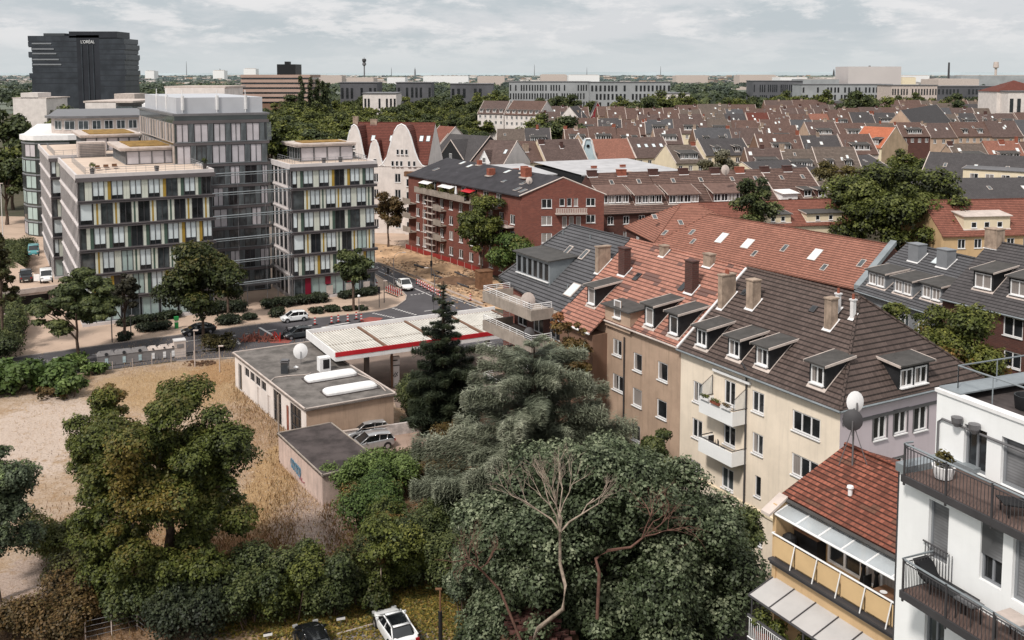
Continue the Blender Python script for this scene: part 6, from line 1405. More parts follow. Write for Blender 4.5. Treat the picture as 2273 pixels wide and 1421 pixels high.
for o in ops+att: window(bh.root, bw_, o[0], o[2], round(o[1]-o[0], 1), round(o[3]-o[2], 1), '2', gm='?', sill=1)
for o in gop: window(bh.root, bh.WB, o[0], o[2], o[1]-o[0], o[3]-o[2], o[4], gm=o[5])
for u, t in ((.12, .35), (.2, .8), (.3, .72), (.33, .3), (.46, .36), (.55, .3), (.62, .75), (.73, .38), (.86, .42), (.9, .15), (.95, .12)): bh.sky(u, t, 1.0, 1.3, 'blind' if t > .5 else 'gmid')
bh.chim(.58, .62, 1.0, 1.3, 1.3); bh.chim(.74, .95, .8, 1.2, 1.2); bh.chim(.8, .8, 1.5, 1.4, 1.7); bh.chim(.35, .95, .8, .8, .9)
dish('grey satellite dish near the right end of the charcoal roof', bh.on(.93, .45), .6, 200, 'lightconc', .3)
mb = MB(); mb.ob(bw_.p(5.5, 12.3, .0), dd3(bw_, 31), oo3(bw_, 1.5), (0, 0, .22)); tr = obj('attic_terrace', mb, M['concrete'], bh.root)
mb = MB(); mb.ob(bw_.p(5.5, 12.5, 1.4), dd3(bw_, 20), oo3(bw_, .1), (0, 0, 1.0)); mb.ob(bw_.p(25.5, 12.5, .2), dd3(bw_, 9), oo3(bw_, .1), (0, 0, 1.0)); obj('parapet', mb, M['concrete'], tr)
mb = MB(); mb.ob(bw_.p(8.4, 0, .0), dd3(bw_, 4.2), oo3(bw_, .3), (0, 0, 12.3)); obj('stair_bay', mb, M['brickdark'], bh.root)
mb = MB()
for z in range(9): mb.ob(bw_.p(8.7, 1+z*1.25, .35), dd3(bw_, 3.6), oo3(bw_, .8), (0, 0, .06))
for u in (8.7, 10.5, 12.3): mb.tube([bw_.p(u, 0, 1.1), bw_.p(u, 12.3, 1.1)], .05, 5)
obj('scaffold', mb, M['lightconc'], bh.root, label='pale scaffold bay up the facade')
for z in (3.9, 6.8, 9.7):
    mb = MB(); mb.ob(bw_.p(13.0, z-.2, 0), dd3(bw_, 3.2), oo3(bw_, 1.3), (0, 0, .18)); mb.ob(bw_.p(13.0, z, 1.2), dd3(bw_, 3.2), oo3(bw_, .1), (0, 0, .95)); mb.ob(bw_.p(13.0, z, 0), dd3(bw_, .1), oo3(bw_, 1.25), (0, 0, .95)); obj('balcony', mb, M['concrete'], bh.root)
    mb = MB(); mb.ob(bw_.p(0.2, z-.2, 0), dd3(bw_, 3.4), oo3(bw_, 1.5), (0, 0, .18)); mb.ob(bw_.p(0.2, z, 1.4), dd3(bw_, 3.4), oo3(bw_, .1), (0, 0, .95)); obj('balcony', mb, M['concrete'], bh.root)
    mb = MB(); mb.ob(bw_.p(36.6, z-.2, 0), dd3(bw_, 3.8), oo3(bw_, 1.5), (0, 0, .18)); obj('balcony', mb, M['lightconc'], bh.root); railing(bh.root, [bw_.p(36.7, z, .1), bw_.p(36.7, z, 1.4), bw_.p(40.3, z, 1.4)], 1.0, mat='framegrey', bars=3, name='balcony_railing')
wa_, za_ = bh.WB.uz(1232, 475); wb2, _ = bh.WB.uz(1302, 475)
mb = MB(); mb.ob(bh.WB.p(wa_, za_, 0), dd3(bh.WB, wb2-wa_), oo3(bh.WB, 1.2), (0, 0, .15)); gb = obj('balcony', mb, M['lightconc'], bh.root)
mb = MB()
for i in range(18): mb.ob(bh.WB.p(wa_+(wb2-wa_)*i/18, za_+.15, 1.15), dd3(bh.WB, .18), oo3(bh.WB, .05), (0, 0, .9))
mb.ob(bh.WB.p(wa_, za_+1.05, 1.12), dd3(bh.WB, wb2-wa_), oo3(bh.WB, .1), (0, 0, .06)); mb.ob(bh.WB.p(wa_, za_+.15, 1.12), dd3(bh.WB, wb2-wa_), oo3(bh.WB, .1), (0, 0, .06)); obj('railing', mb, M['lightconc'], gb)
for i, u in enumerate((8, 11, 16, 20, 24, 28, 37)):
    q = bw_.p(u, 12.55, .9); x = pot(q, 'bushy terrace plants on the brick house attic, '+['far left', 'second from left', 'third from left', 'beside the parasol', 'fifth from left', 'below the red awning', 'right end'][i]+' tub', .3, False, 'terracotta')
    me = crown('plant', [(q.x+bw_.d.x*j*.5, q.y+bw_.d.y*j*.5, q.z+.9+.3*(j % 2), .75, .75, .7) for j in (-1, 0, 1, 2)], 700, .2, OLIVE if i % 2 else GREEN, off=q, seed=i); o = bpy.data.objects.new('plant', me); COL.objects.link(o); o.parent = x
q = bw_.p(21.5, 12.5, .9); x = thing('parasol', 'closed white parasol on the brick house attic terrace', 'parasol', q); mb = MB(); mb.lathe([(.12, .8), (.3, 1.0), (.15, 2.3), (.02, 2.5)], q, 8); obj('canopy', mb, M['white'], x); mb = MB(); mb.tube([q, q+V(0, 0, 1)], .03, 5); obj('pole', mb, M['greymetal'], x)
for u0_, u1_, m_, l in ((7, 11, 'white', 'white awning over the left attic terrace windows'), (15, 20, 'white', 'white awning over the middle attic terrace windows'), (24, 27.5, 'red', 'red awning over the right attic terrace windows')):
    q = bw_.p(u0_, 14.7, .1); x = thing('awning', l, 'awning', q); mb = MB(); mb.ob(q, dd3(bw_, u1_-u0_), oo3(bw_, 1.3)+V(0, 0, -.4), (0, 0, .05)); obj('fabric', mb, M[m_], x)

# ================================================================ white gabled house with red roofs
ja, jb_ = V(-38.2, 224, 0), V(-18.8, 221, 0); jh = House('gabled_white_house', 'tall white house with three curved gables and steep red roofs', 'house', ja, jb_, 15, 15.8, 24.6)
ops = []
jc = [(2.2, 1.3), (7.0, 1.1), (11.9, 1.4), (16.0, 1.6)]
for z in (1.2, 4.6, 8.0, 11.6): ops += [(u, u+w_, z, z+2.0, '2', 'd') for u, w_ in jc]
jh.walls(M['offwhite'], ops); addwins(jh, jh.W, ops, fm='frame'); jh.roof(T['redsheet'], .1, gutter=None)
def bell(u, w_, z0, h, nm='gable'):
    mb = MB(); prof = [(1, 0), (.86, .05), (.72, .16), (.6, .32), (.5, .5), (.42, .66), (.3, .82), (.16, .93), (0, .97)]
    P2 = [(u-w_*a, z0+h*b) for a, b in prof]+[(u+w_*a, z0+h*b) for a, b in prof[-2::-1]]
    f = [jh.W.p(a, b, .12) for a, b in P2]; bk = [jh.W.p(a, b, -.3) for a, b in P2]; n = len(f); mb.add(f+bk, [list(range(n-1, -1, -1)), list(range(n, 2*n))]+[[i, (i+1) % n, n+(i+1) % n, n+i] for i in range(n)])
    g = obj(nm, mb, M['offwhite'], jh.root); mb = MB(); mb.tube([jh.W.p(a, b+.05, 0) for a, b in P2], .2, 5); obj('gable_trim', mb, M['white'], g)
    # little roof running back from the gable
    mb = MB(); 
    for i in range(len(P2)-1):
        a, b = P2[i], P2[i+1]; mb.poly(jh.W.p(*a, -.3), jh.W.p(*b, -.3), jh.W.p(*b, -.3-max(0, (b[1]-15.8)/8.8*7.5)), jh.W.p(*a, -.3-max(0, (a[1]-15.8)/8.8*7.5)))
    obj('gable_roof', mb, T['redsheet'], g); return g
g1_ = bell(2.6, 3.4, 15.2, 9.6); bell(7.3, 2.3, 15.2, 6.2); g3_ = bell(13.6, 5.2, 15.2, 9.8)
for g_2, lst in ((g3_, ((12.4, 17.9), (13.4, 17.9), (14.4, 17.9), (11.2, 15.3), (12.2, 15.3), (13.2, 15.3), (15, 15.3), (16.2, 15.3))), (g1_, ((2.2, 19.2), (2.2, 17.3)))):
    for u, z in lst: window(g_2, jh.W, u, z, .6, 1.2, '1', dep=-.14, gm='d')
window(jh.root, jh.W, 7.0, 15.6, .8, 1.3, '1', dep=-.14)
mb = MB(); mb.ob(jh.W.p(14.5, 0, .0), dd3(jh.W, 3.6), oo3(jh.W, 1.2), (0, 0, 13.2)); ba = obj('bay', mb, M['offwhite'], jh.root); WB2 = Wall(jh.W.p(14.5, 0, 1.2), jh.W.p(18.1, 0, 1.2))
for z in (1.2, 4.6, 8.0, 10.9):
    for u in (.4, 1.4, 2.4): window(ba, WB2, u, z, .8, 1.7, '1', dep=-.02, gm='d')
mb = MB(); mb.ob(jh.W.p(14.4, 13.2, .0), dd3(jh.W, 3.8), oo3(jh.W, 1.3), (0, 0, 1.0)); obj('balcony_parapet', mb, M['wood'], ba)
mb = MB(); mb.ob(jh.W.p(3.0, 10.4, 0), dd3(jh.W, 3.2), oo3(jh.W, 1.4), (0, 0, 1.0)); obj('balcony', mb, M['offwhite'], jh.root)
jh.chimney(.6, 7.5, 1.2, .8, 1.4, 'chimrender', 0); jh.chimney(5, 7.5, 1.6, .8, .8, 'chimrender', 0); jh.chimney(17.5, 8.5, 1.6, .9, 1.2, 'blackclad', 0)
for u, t in ((5.2, 4), (9.6, 4), (16.6, 4), (18.2, 4)): jh.skylight(u, t, .9, 1.6, 'blind')
# right hand red roof neighbour and the two dark gabled houses
def fh(name, label, xL, yL, xR, yR, yr, half, ze, roof, wall, wins=1, D=None, verge='lightconc', group=None, over=.35, zr=None, hipA=0, hipB=0):
    A, B = P(xL, yL, ze), P(xR, yR, ze); h = House(name, label, 'house', A, B, (D or 2*half), ze, 0, group=group)
    m = h.at(h.W.L/2, half, 0); zr = zr or H-(yr-HOR)/F*m.y; h.zr = max(ze+1, zr); h.half = half; h.D = 2*half
    ops = []
    if wins:
        n = max(1, int(h.W.L/2.6)); b = h.W.L/n
        for i in range(n):
            for z in ([ze-2.3] if wins == 1 else [ze-2.3, ze-5.2]): ops.append((i*b+b/2-.6, i*b+b/2+.6, z, z+1.5, '2', '?'))
    h.walls(wall, ops); addwins(h, h.W, ops); h.roof(roof, over, verge=M[verge] if verge else None, ridge=False, hipA=hipA, hipB=hipB)
    return h
def fdeco(h, rr, dens=1.0):
    L = h.W.L
    for i in range(rr.choice((1, 1, 2, 2, 3))): h.skylight(rr.uniform(.5, L-1.6), rr.uniform(.35, .7)*h.half, rr.choice((.7, .9)), 1.3, rr.choice(('gmid', 'blind', 'blind')), 'lightconc')
    for i in range(rr.choice((0, 1, 1, 2))): h.chimney(rr.choice((.5, L-.6, L*.5)), h.half*rr.uniform(.8, 1.0), rr.choice((.6, .9, 1.3)), .7, rr.uniform(.8, 1.6), rr.choice(('chimbrick', 'terracotta', 'chimrender', 'chimrender')), 0)
    if rr.random() < .6: h.aerial(rr.uniform(1, L-1), h.half*.95, rr.uniform(1.5, 2.8))
    k = rr.random()
    if k < .35 and L > 6: h.dormer(L/2, 1.0, min(L-2.5, 5.5), 1.7, rr.choice((3, 4)), front=rr.choice(('blackclad', 'zinc', 'offwhite')), gm='?', slope=.18)
    elif k < .6 and L > 7:
        for u in (L*.28, L*.72): h.dormer(u, 1.0, 1.7, 1.6, 1, front=rr.choice(('blackclad', 'zinc', 'offwhite')), gm='?')
h = fh('terraced_house', 'orange red roofed house squeezed behind the right curved gable', 940, 322, 975, 325, 281, 6, 15.5, T['orangered'], M['offwhite'])
h = fh('terraced_house', 'black slate house with a steep dark cross gable right of the white gabled house', 952, 350, 1045, 358, 300, 7.5, 12.5, T['slate2'], M['blackclad'], verge='lightconc')
def xgable(h, u, w_, hh, mat, rm, trim='lightconc', wn=1):
    mb = MB(); z0 = h.ze-.6; f = [h.W.p(u-w_/2, z0, .25), h.W.p(u+w_/2, z0, .25), h.W.p(u+w_/2, h.ze+.2, .25), h.W.p(u, h.ze+hh, .25), h.W.p(u-w_/2, h.ze+.2, .25)]; mb.poly(*f); g = obj('cross_gable', mb, mat, h.root)
    k = (h.zr-h.ze)/h.half; back = h.W.p(u, h.ze+hh, -min(hh/k, h.half)); mb = MB(); a, b, c = f[4], f[2], f[3]; mb.poly(b+V(0, 0, .1), back+V(0, 0, .1), c+V(0, 0, .1)); mb.poly(c+V(0, 0, .1), back+V(0, 0, .1), a+V(0, 0, .1)); mb.poly(b, h.W.p(u+w_/2, h.ze+.2, -.3), back); mb.poly(a, back, h.W.p(u-w_/2, h.ze+.2, -.3)); obj('gable_roof', mb, rm, g)
    mb = MB(); mb.tube([a, c, b], .16, 5); obj('gable_trim', mb, M[trim], g)
    for i in range(wn): window(g, h.W, u-.5+(i-(wn-1)/2)*1.4, h.ze+.3, 1.0, 1.4, '2', dep=-.28, gm='d')
    return g
xgable(h, h.W.L*.55, h.W.L*.6, 5.4, M['blackclad'], T['slate2'], wn=1)
h = fh('terraced_house', 'dark house with a small white half timbered gable, right of the black gabled one', 1046, 362, 1118, 366, 312, 7, 12, T['plum'], M['offwhite']); xgable(h, h.W.L*.42, 3.6, 3.4, M['white'], T['plum'], 'white'); h.skylight(h.W.L*.8, 3, .9, 1.6, 'blind')
rr = random.Random(21)
spec = [('brown', 'brown tiled terraced house with one broad pale chimney, behind the left white flat roof', 1118, 362, 1226, 358, 314, 7, 'brown2', 'cream2'),
 ('m', 'mauve brown roofed terraced house left of the pale blue curved gable', 1212, 360, 1306, 357, 310, 7.2, 'plum', 'cream2'),
 ('o', 'terraced house with an orange tiled roof between brown roofs', 1316, 352, 1410, 350, 309, 7, 'orange', 'cream2'),
 ('b', 'brown roofed terraced house with four skylights right of the orange roof', 1412, 350, 1493, 348, 305, 7.2, 'plum', 'cream2'),
 ('g', 'grey brown roofed house with attic windows right of the half timbered gable', 1500, 362, 1566, 360, 322, 6.5, 'greyb', 'cream2'),
 ('s', 'dark slate roofed house behind the blossoming tree', 1566, 345, 1668, 343, 308, 6.5, 'slate2', 'cream2')]
for i, (k_n, lab, a, b, c, d, e, f, rk, wk) in enumerate(spec):
    h = fh('terraced_house', lab, a, b, c, d, e, f, 11.5, T[rk], M[wk])
    if i == 0: h.chimney(h.W.L*.55, 3.6, 1.6, .8, 2.0, 'chimrender', 0); h.skylight(2, 4, .7, 1, 'blind')
    if i == 1:
        h.chimney(h.W.L*.5, 4.5, .8, .8, 1.6, 'chimbrick', 0); h.chimney(.8, 6, 1.6, .8, 1.2, 'chimbrick', 0)
    if i == 3:
        for j in range(4): h.skylight(2+j*2.4, 3.4, 1.0, 1.5, 'blind')
        g = xgable(h, h.W.L*.92, 3.4, 3.0, M['white'], T['plum'], 'white')
    if i > 3: fdeco(h, rr)
    if i == 2:   # pale blue curved gable standing at its left
        Wg_ = Wall(h.W.p(-4.6, 0, .5), h.W.p(.8, 0, .5)); x = thing('curved_gable_house', 'pale blue house front with a white edged curved gable and round window', 'house', Wg_.p(0, 0)); mb = MB(); prof = [(1, 0), (.92, .12), (.72, .3), (.6, .5), (.5, .7), (.42, .8), (.38, .9), (.2, 1)]
        P2 = [(2.9-2.9*a_, 10.5+6.8*b_) for a_, b_ in prof]+[(2.9+2.9*a_, 10.5+6.8*b_) for a_, b_ in prof[::-1]]
        F_ = [Wg_.p(a_, b_) for a_, b_ in P2]; K_ = [Wg_.p(a_, b_, -1.2) for a_, b_ in P2]; n = len(F_); mb.add(F_+K_, [list(range(n-1, -1, -1)), list(range(n, 2*n))]+[[j, (j+1) % n, n+(j+1) % n, n+j] for j in range(n)]); mb.ob(Wg_.p(0, 0, 0), dd3(Wg_, 5.8), oo3(Wg_, -8), (0, 0, 10.5)); w0 = obj('wall', mb, plain('pale blue render', C(186, 204, 212), .85, .06), x)
        mb = MB(); mb.tube([Wg_.p(a_, b_, .1) for a_, b_ in P2], .28, 5); obj('gable_trim', mb, M['white'], w0); mb = MB(); q = Wg_.p(2.9, 15.2, .1); mb.tube([q, q+oo3(Wg_, .1)], .5, 12); obj('round_window', mb, M['gdark'], w0)
# low white flat roofs
for lab, a, b, c, d, dep, ze in (('low attic with white flat roof and glass doors, left of the thin tree', 1078, 393, 1232, 386, 20, 11.5), ('long low building with white sheet roof and dark skylit attic wall', 1292, 388, 1510, 378, 27, 12)):
    A, B = P(a, b, ze), P(c, d, ze); h = House('flat_roofed_house', lab, 'house', A, B, dep, ze, ze+.9); n = int(h.W.L/2.4); ops = [(i*2.4+.5, i*2.4+1.9, ze-2.2, ze-.4, '2', 'm') for i in range(n)]; h.half = dep; h.D = dep
    h.walls(M['blackclad'], ops, gabA=False, gabB=False); addwins(h, h.W, ops); mb = MB(); q = [h.at(-.4, -.5, ze), h.at(h.W.L+.4, -.5, ze), h.at(h.W.L+.4, dep, ze+.9), h.at(-.4, dep, ze+.9)]; mb.poly(*q); mb.poly(q[0]-V(0, 0, .3), q[1]-V(0, 0, .3), q[1], q[0]); h.roofo = obj('roof', mb, M['sheetroof'], h.root)
    for u in (.3, .6): h.half = dep; h.chimney(h.W.L*u, dep*.35, 1.4, .7, .6, 'terracotta', 0)
    mb = MB(); mb.ob(h.at(h.W.L*.48, -.4, ze+.05), Vector((h.n.x, h.n.y, 0))*dep, dd3(h.W, .3), (0, 0, .25)); obj('fire_wall', mb, M['lightconc'], h.roofo)
# long brown row with four big dormers
BR = [(1338, 472, 1476, 466), (1476, 466, 1616, 460.5), (1616, 460.5, 1735, 456), (1735, 456, 1842, 451)]
for i, (a, b, c, d) in enumerate(BR):
    h = fh('brick_terraced_house', ['left end brick house of the long brown roofed row, beside the big brick gable', 'second brick house of the long brown roofed row', 'third brick house of the long brown roofed row, round dish on its ridge', 'right end house of the long brown roofed row with two slanting dormers'][i], a, b, c, d, 384-i*3, 8, 11, T['brown2'], M['brickdark'], wins=2, over=.5, verge=None if i < 3 else 'lightconc')
    if i < 3:
        for px in ((1388, 1462), (1540,), (1640,))[i]:
            u, t = h.slopept(px, 452); h.dormer(u-2, max(t, 1.0), 6.2 if i else 5.6, 1.8, 4, front='brickdark', top='browntop', gm='?', slope=.32, wh=1.35)
    else:
        for px in (1793, 1824): u, t = h.slopept(px, 438); h.dormer(u, t, 2.0, 1.5, 1, front='brickdark', gm='d')
        u, t = h.slopept(1756, 457); h.dormer(u, 0.1, 3.4, 2.0, 1, front='white', top='white', gm='d', ww=.9, wh=.9)
    L = h.W.L
    for u, m_ in ((.8, 'chimbrick'), (L*.55, 'chimbrick' if i % 2 else 'terracotta')): h.chimney(u, 7.6, 1.8, .9, .9, m_, 0)
    for u in (L*.3, L*.75): h.skylight(u, 5.4, .8, 1.2, 'gmid', 'lightconc')
dish('round grey satellite dish on the ridge of the long brown roof', V(*XY(P(1611, 388, 17)), 16.6), .9, 200, 'lightconc', .4)
# orange complex
om = House('long_orange_roofed_building', 'long building with a hipped orange tiled roof and skylights behind the cream house', 'house', P(1455, 540, 9.5), P(1900, 637, 9.5), 13, 9.5, 14.1); om.walls(M['brickdark'], [], gabA=False); om.roof(T['orange'], .4, hipA=5, ridge=True)
for px, py, w_, l_ in ((1467, 522, .8, 1.2), (1527, 521, .8, 1.2), (1530, 541, .7, 1.1), (1585, 538, 1.4, 2.2), (1642, 550, 1.5, 2), (1730, 558, .8, 1.4), (1790, 576, 1.4, 2.2), (1818, 600, .8, 1.2), (1900, 592, .8, 1.4), (1665, 569, .7, 1.2)):
    u, t = om.slopept(px, py)
    if t > 0: om.skylight(u, t, w_, l_, 'blind' if w_ > 1 else 'gmid', 'lightconc')
mb = MB(); p1_, p2_ = om.at(om.W.L, -.4, 9.3), om.at(om.W.L, 6.5, 14.3); mb.ob(p1_, dd3(om.W, .9), p2_-p1_, (0, 0, .55)); obj('fire_wall', mb, M['zinc'], om.root)
ow = House('orange_roofed_wing', 'hipped orange roofed wing meeting the long orange roof at its left end', 'house', V(22.8, 155.5, 0), V(22.8+17*.982, 155.5+17*.188, 0), 15.5, 9.6, 14.2)
op_ = [(2.5, 3.4, 7.3, 8.9, '1', 'd')]; ow.walls(M['brickdark'], op_, gabA=False, gabB=False); addwins(ow, ow.W, op_); ow.roof(T['orange'], .4, hipA=7, hipB=7)
wt2 = Wall(ow.at(0, 15.5, 0), ow.at(0, 0, 0)); window(ow.root, wt2, 11.8, 7.2, 1.4, 1.6, '2', dep=-.02, gm='c'); window(ow.root, wt2, 6, 7.2, 1.2, 1.6, '2', dep=-.02, gm='m')
for px, py in ((1450, 487), (1508, 500)):
    u, t = ow.slopept(px, py); ow.skylight(u, max(t, 1), .8, 1.2, 'gmid', 'lightconc')
st = House('long_orange_roofed_building', 'low long orange roof strip with flat dormers between brown row and long orange roof', 'house', P(1560, 506, 9), P(1900, 494, 9), 11, 9, 12.6); st.walls(M['cream2'], []); st.roof(T['orangered'], .4)
for px, w_ in ((1730, 5), (1835, 7)):
    u, t = st.slopept(px, 500); st.dormer(u, .4, w_, 1.5, 2, front='cream2', top='zincdark', gm='d', slope=.1, wh=.9, ww=.8)
s5 = House('long_orange_roofed_building', 'rust red roofed building with a cream flat dormer right of the chestnut tree', 'house', P(2090, 522, 9), P(2420, 514, 9), 13, 9, 13.9); wv = [(3+i*3, 4.4+i*3, 6.6, 8.2, '2', 'd') for i in range(8)]; s5.walls(M['yellow'], wv); addwins(s5, s5.W, wv); s5.roof(T['orangered'], .4)
u, t = s5.slopept(2185, 500); s5.dormer(u, .8, 8.5, 2.2, 3, front='cream2', top='lightconc', gm='d', slope=.12, wh=1.0, ww=1.0)
# slate house with three dormers and brown brick house, right
sA, sB = P(1905, 640, 12.2), P(2098, 699, 12.2); sh = House('terraced_house', 'anthracite roofed house with three paired window dormers and two square grey chimneys', 'house', sA, sB, 13, 12.2, 16.8); ops = [(1.5+i*2.6, 2.8+i*2.6, 9.4, 11, '2', 'm') for i in range(4)]; sh.walls(M['framegrey'], ops); addwins(sh, sh.W, ops); sh.roof(T['slate'], .4, gutter=M['zinc'])
for px, py in ((1943, 640), (2004, 655), (2067, 668)):
    u, t = sh.slopept(px, py); sh.dormer(u, max(t, .6), 2.9, 1.7, 2, front='framegrey', gm='c', wh=1.2, ww=1.1)
for px, py in ((2036, 572), (2100, 585)):
    u, t = sh.slopept(px, py); sh.chimney(u, min(t, 6.4), 1.5, 1.2, 1.6, 'framegrey', 0)
u, t = sh.slopept(2065, 585); sh.skylight(u, t, .9, 1.4, 'blind')
bA = sh.at(sh.W.L+.02, -.4, 0); bB = P(2330, 712, 14.2); b2 = House('brick_house', 'dark brown brick house with white framed windows at the right edge', 'house', bA, bB, 13.5, 14.2, 19)
bo = pxops(b2.W, [(2150, 684, 2189, 722, '2', 'd'), (2228, 700, 2272, 742, '2', 'd'), (2228, 776, 2268, 812, '2', 'd'), (2160, 770, 2190, 802, '2', 'd')]); b2.walls(M['brickdark'], bo); addwins(b2, b2.W, bo); b2.roof(T['slate2'], .45, gutter=M['zinc'])
for px, py in ((2182, 645), (2262, 662)):
    u, t = b2.slopept(px, py); b2.dormer(u, max(t, .8), 2.2, 1.9, 1, gm='c', wh=1.4)
u, t = b2.slopept(2190, 560); b2.chimney(u, 6.5, 1.4, 1.2, 1.6, 'chimrender', 0)
# long dark roofs behind the chestnut
for lab, a, b, c, d, yr, hf, ze, rk, wk in (('long charcoal roof with small skylights above the rust red strip', 2010, 448, 2420, 444, 396, 8, 10, 'slate2', 'brickdark'), ('long dark roofed house with cream attic band at the right edge', 2040, 396, 2420, 420, 346, 8, 11.5, 'slate2', 'cream2'), ('low dark slate roof behind the yellowing tree', 1690, 392, 1975, 372, 352, 7, 11, 'slate2', 'cream2'), ('brown roofed house with two slanting dormers left of the chestnut', 1790, 448, 2010, 440, 402, 7, 11, 'greyb', 'cream2')):
    h = fh('terraced_house', lab, a, b, c, d, yr, hf, ze, T[rk], M[wk], wins=1)
    for i in range(5): h.skylight(h.W.L*(.12+.19*i), hf*.45, .8, 1.4, 'blind' if i % 2 else 'gmid', 'lightconc')
    if 'attic band' in lab: h.dormer(h.W.L*.62, .5, h.W.L*.7, 2.4, 7, front='cream2', top='greymetal', gm='?', slope=.1, wh=1.2, ww=1.8)
h = fh('gable_end_house', 'bright orange roofed house with a bare beige gable wall', 1887, 324, 1957, 328, 282, 9, 12.5, T['bright'], M['cream2'], wins=1); h.D = 18
for u in (.28, .75): h.dormer(h.W.L*u, 1.0, 2.4, 1.8, 2, front='blackclad', gm='c')
mb = MB(); mb.poly(h.at(h.W.L+.12, 0, 0), h.at(h.W.L+.12, 18, 0), h.at(h.W.L+.12, 18, h.ze), h.at(h.W.L+.12, 9, h.zr), h.at(h.W.L+.12, 0, h.ze)); obj('gable_wall', mb, plain('bare beige gable', C(196, 170, 142), .95, .15, .3, streak=.3), h.root)
h = fh('gable_end_house', 'grey brown gabled house with bare plaster gable facing left, behind the small dark trees', 2045, 300, 2118, 278, 238, 8, 12, T['slate2'], M['brickdark'], wins=2); mb = MB(); mb.poly(h.at(-.12, 16, 0), h.at(-.12, 0, 0), h.at(-.12, 0, h.ze), h.at(-.12, 8, h.zr), h.at(-.12, 16, h.ze)); obj('gable_wall', mb, M['tan'], h.root)
h = fh('red_gabled_house', 'narrow house with a crimson boarded gable above the dark trees', 1300, 282, 1318, 278, 236, 8, 11, T['slate2'], M['offwhite'], wins=0)
WG = Wall(P(1308, 290, 0)+V(0, 0, 0), P(1345, 290, 0)); zt_ = H-(226-HOR)/F*WG.A.y; ze_ = H-(258-HOR)/F*WG.A.y
mb = MB(); mb.poly(WG.p(0, 0), WG.p(WG.L, 0), WG.p(WG.L, ze_-2), WG.p(WG.L*.9, ze_), WG.p(WG.L/2, zt_), WG.p(WG.L*.1, ze_), WG.p(0, ze_-2)); mb.ob(WG.p(0, 0, -.1), dd3(WG, WG.L), oo3(WG, -12), (0, 0, ze_-2)); obj('gable', mb, M['redclad'], h.root); mb = MB(); mb.tube([WG.p(0, ze_-2, .1), WG.p(WG.L*.1, ze_, .1), WG.p(WG.L/2, zt_, .1), WG.p(WG.L*.9, ze_, .1), WG.p(WG.L, ze_-2, .1)], .35, 5); obj('gable_trim', mb, M['lightconc'], h.root)
mb = MB(); mb.poly(WG.p(WG.L*1.02, ze_-2, 0), WG.p(WG.L*1.02, ze_-2, -14), WG.p(WG.L/2, zt_+.1, -14), WG.p(WG.L/2, zt_+.1, 0)); mb.poly(WG.p(WG.L/2, zt_+.1, 0), WG.p(WG.L/2, zt_+.1, -14), WG.p(-.1, ze_-2, -14), WG.p(-.1, ze_-2, 0)); obj('gable_roof', mb, T['slate2'], h.root)
for i in range(4): window(h.root, WG, WG.L*(.2+.16*i), ze_-2.6, WG.L*.11, 1.9, '1', gm='c', dep=-.1)
for i, (a, b, c, d) in enumerate(((1060, 252, 1118, 253), (1120, 254, 1196, 256))):
    h = fh('apartment_house', ['white apartment house with dark mansard roof, left half of the pair at the park', 'white apartment house with brown mansard roof, right half of the pair at the park'][i], a, b, c, d, 224, 8, 16, T['plum' if i == 0 else 'brown2'], M['offwhite'], wins=2); n = int(h.W.L/3)
    for j in range(n): h.dormer((j+.5)*h.W.L/n, .6, 1.7, 1.5, 1, front='offwhite', gm='d')
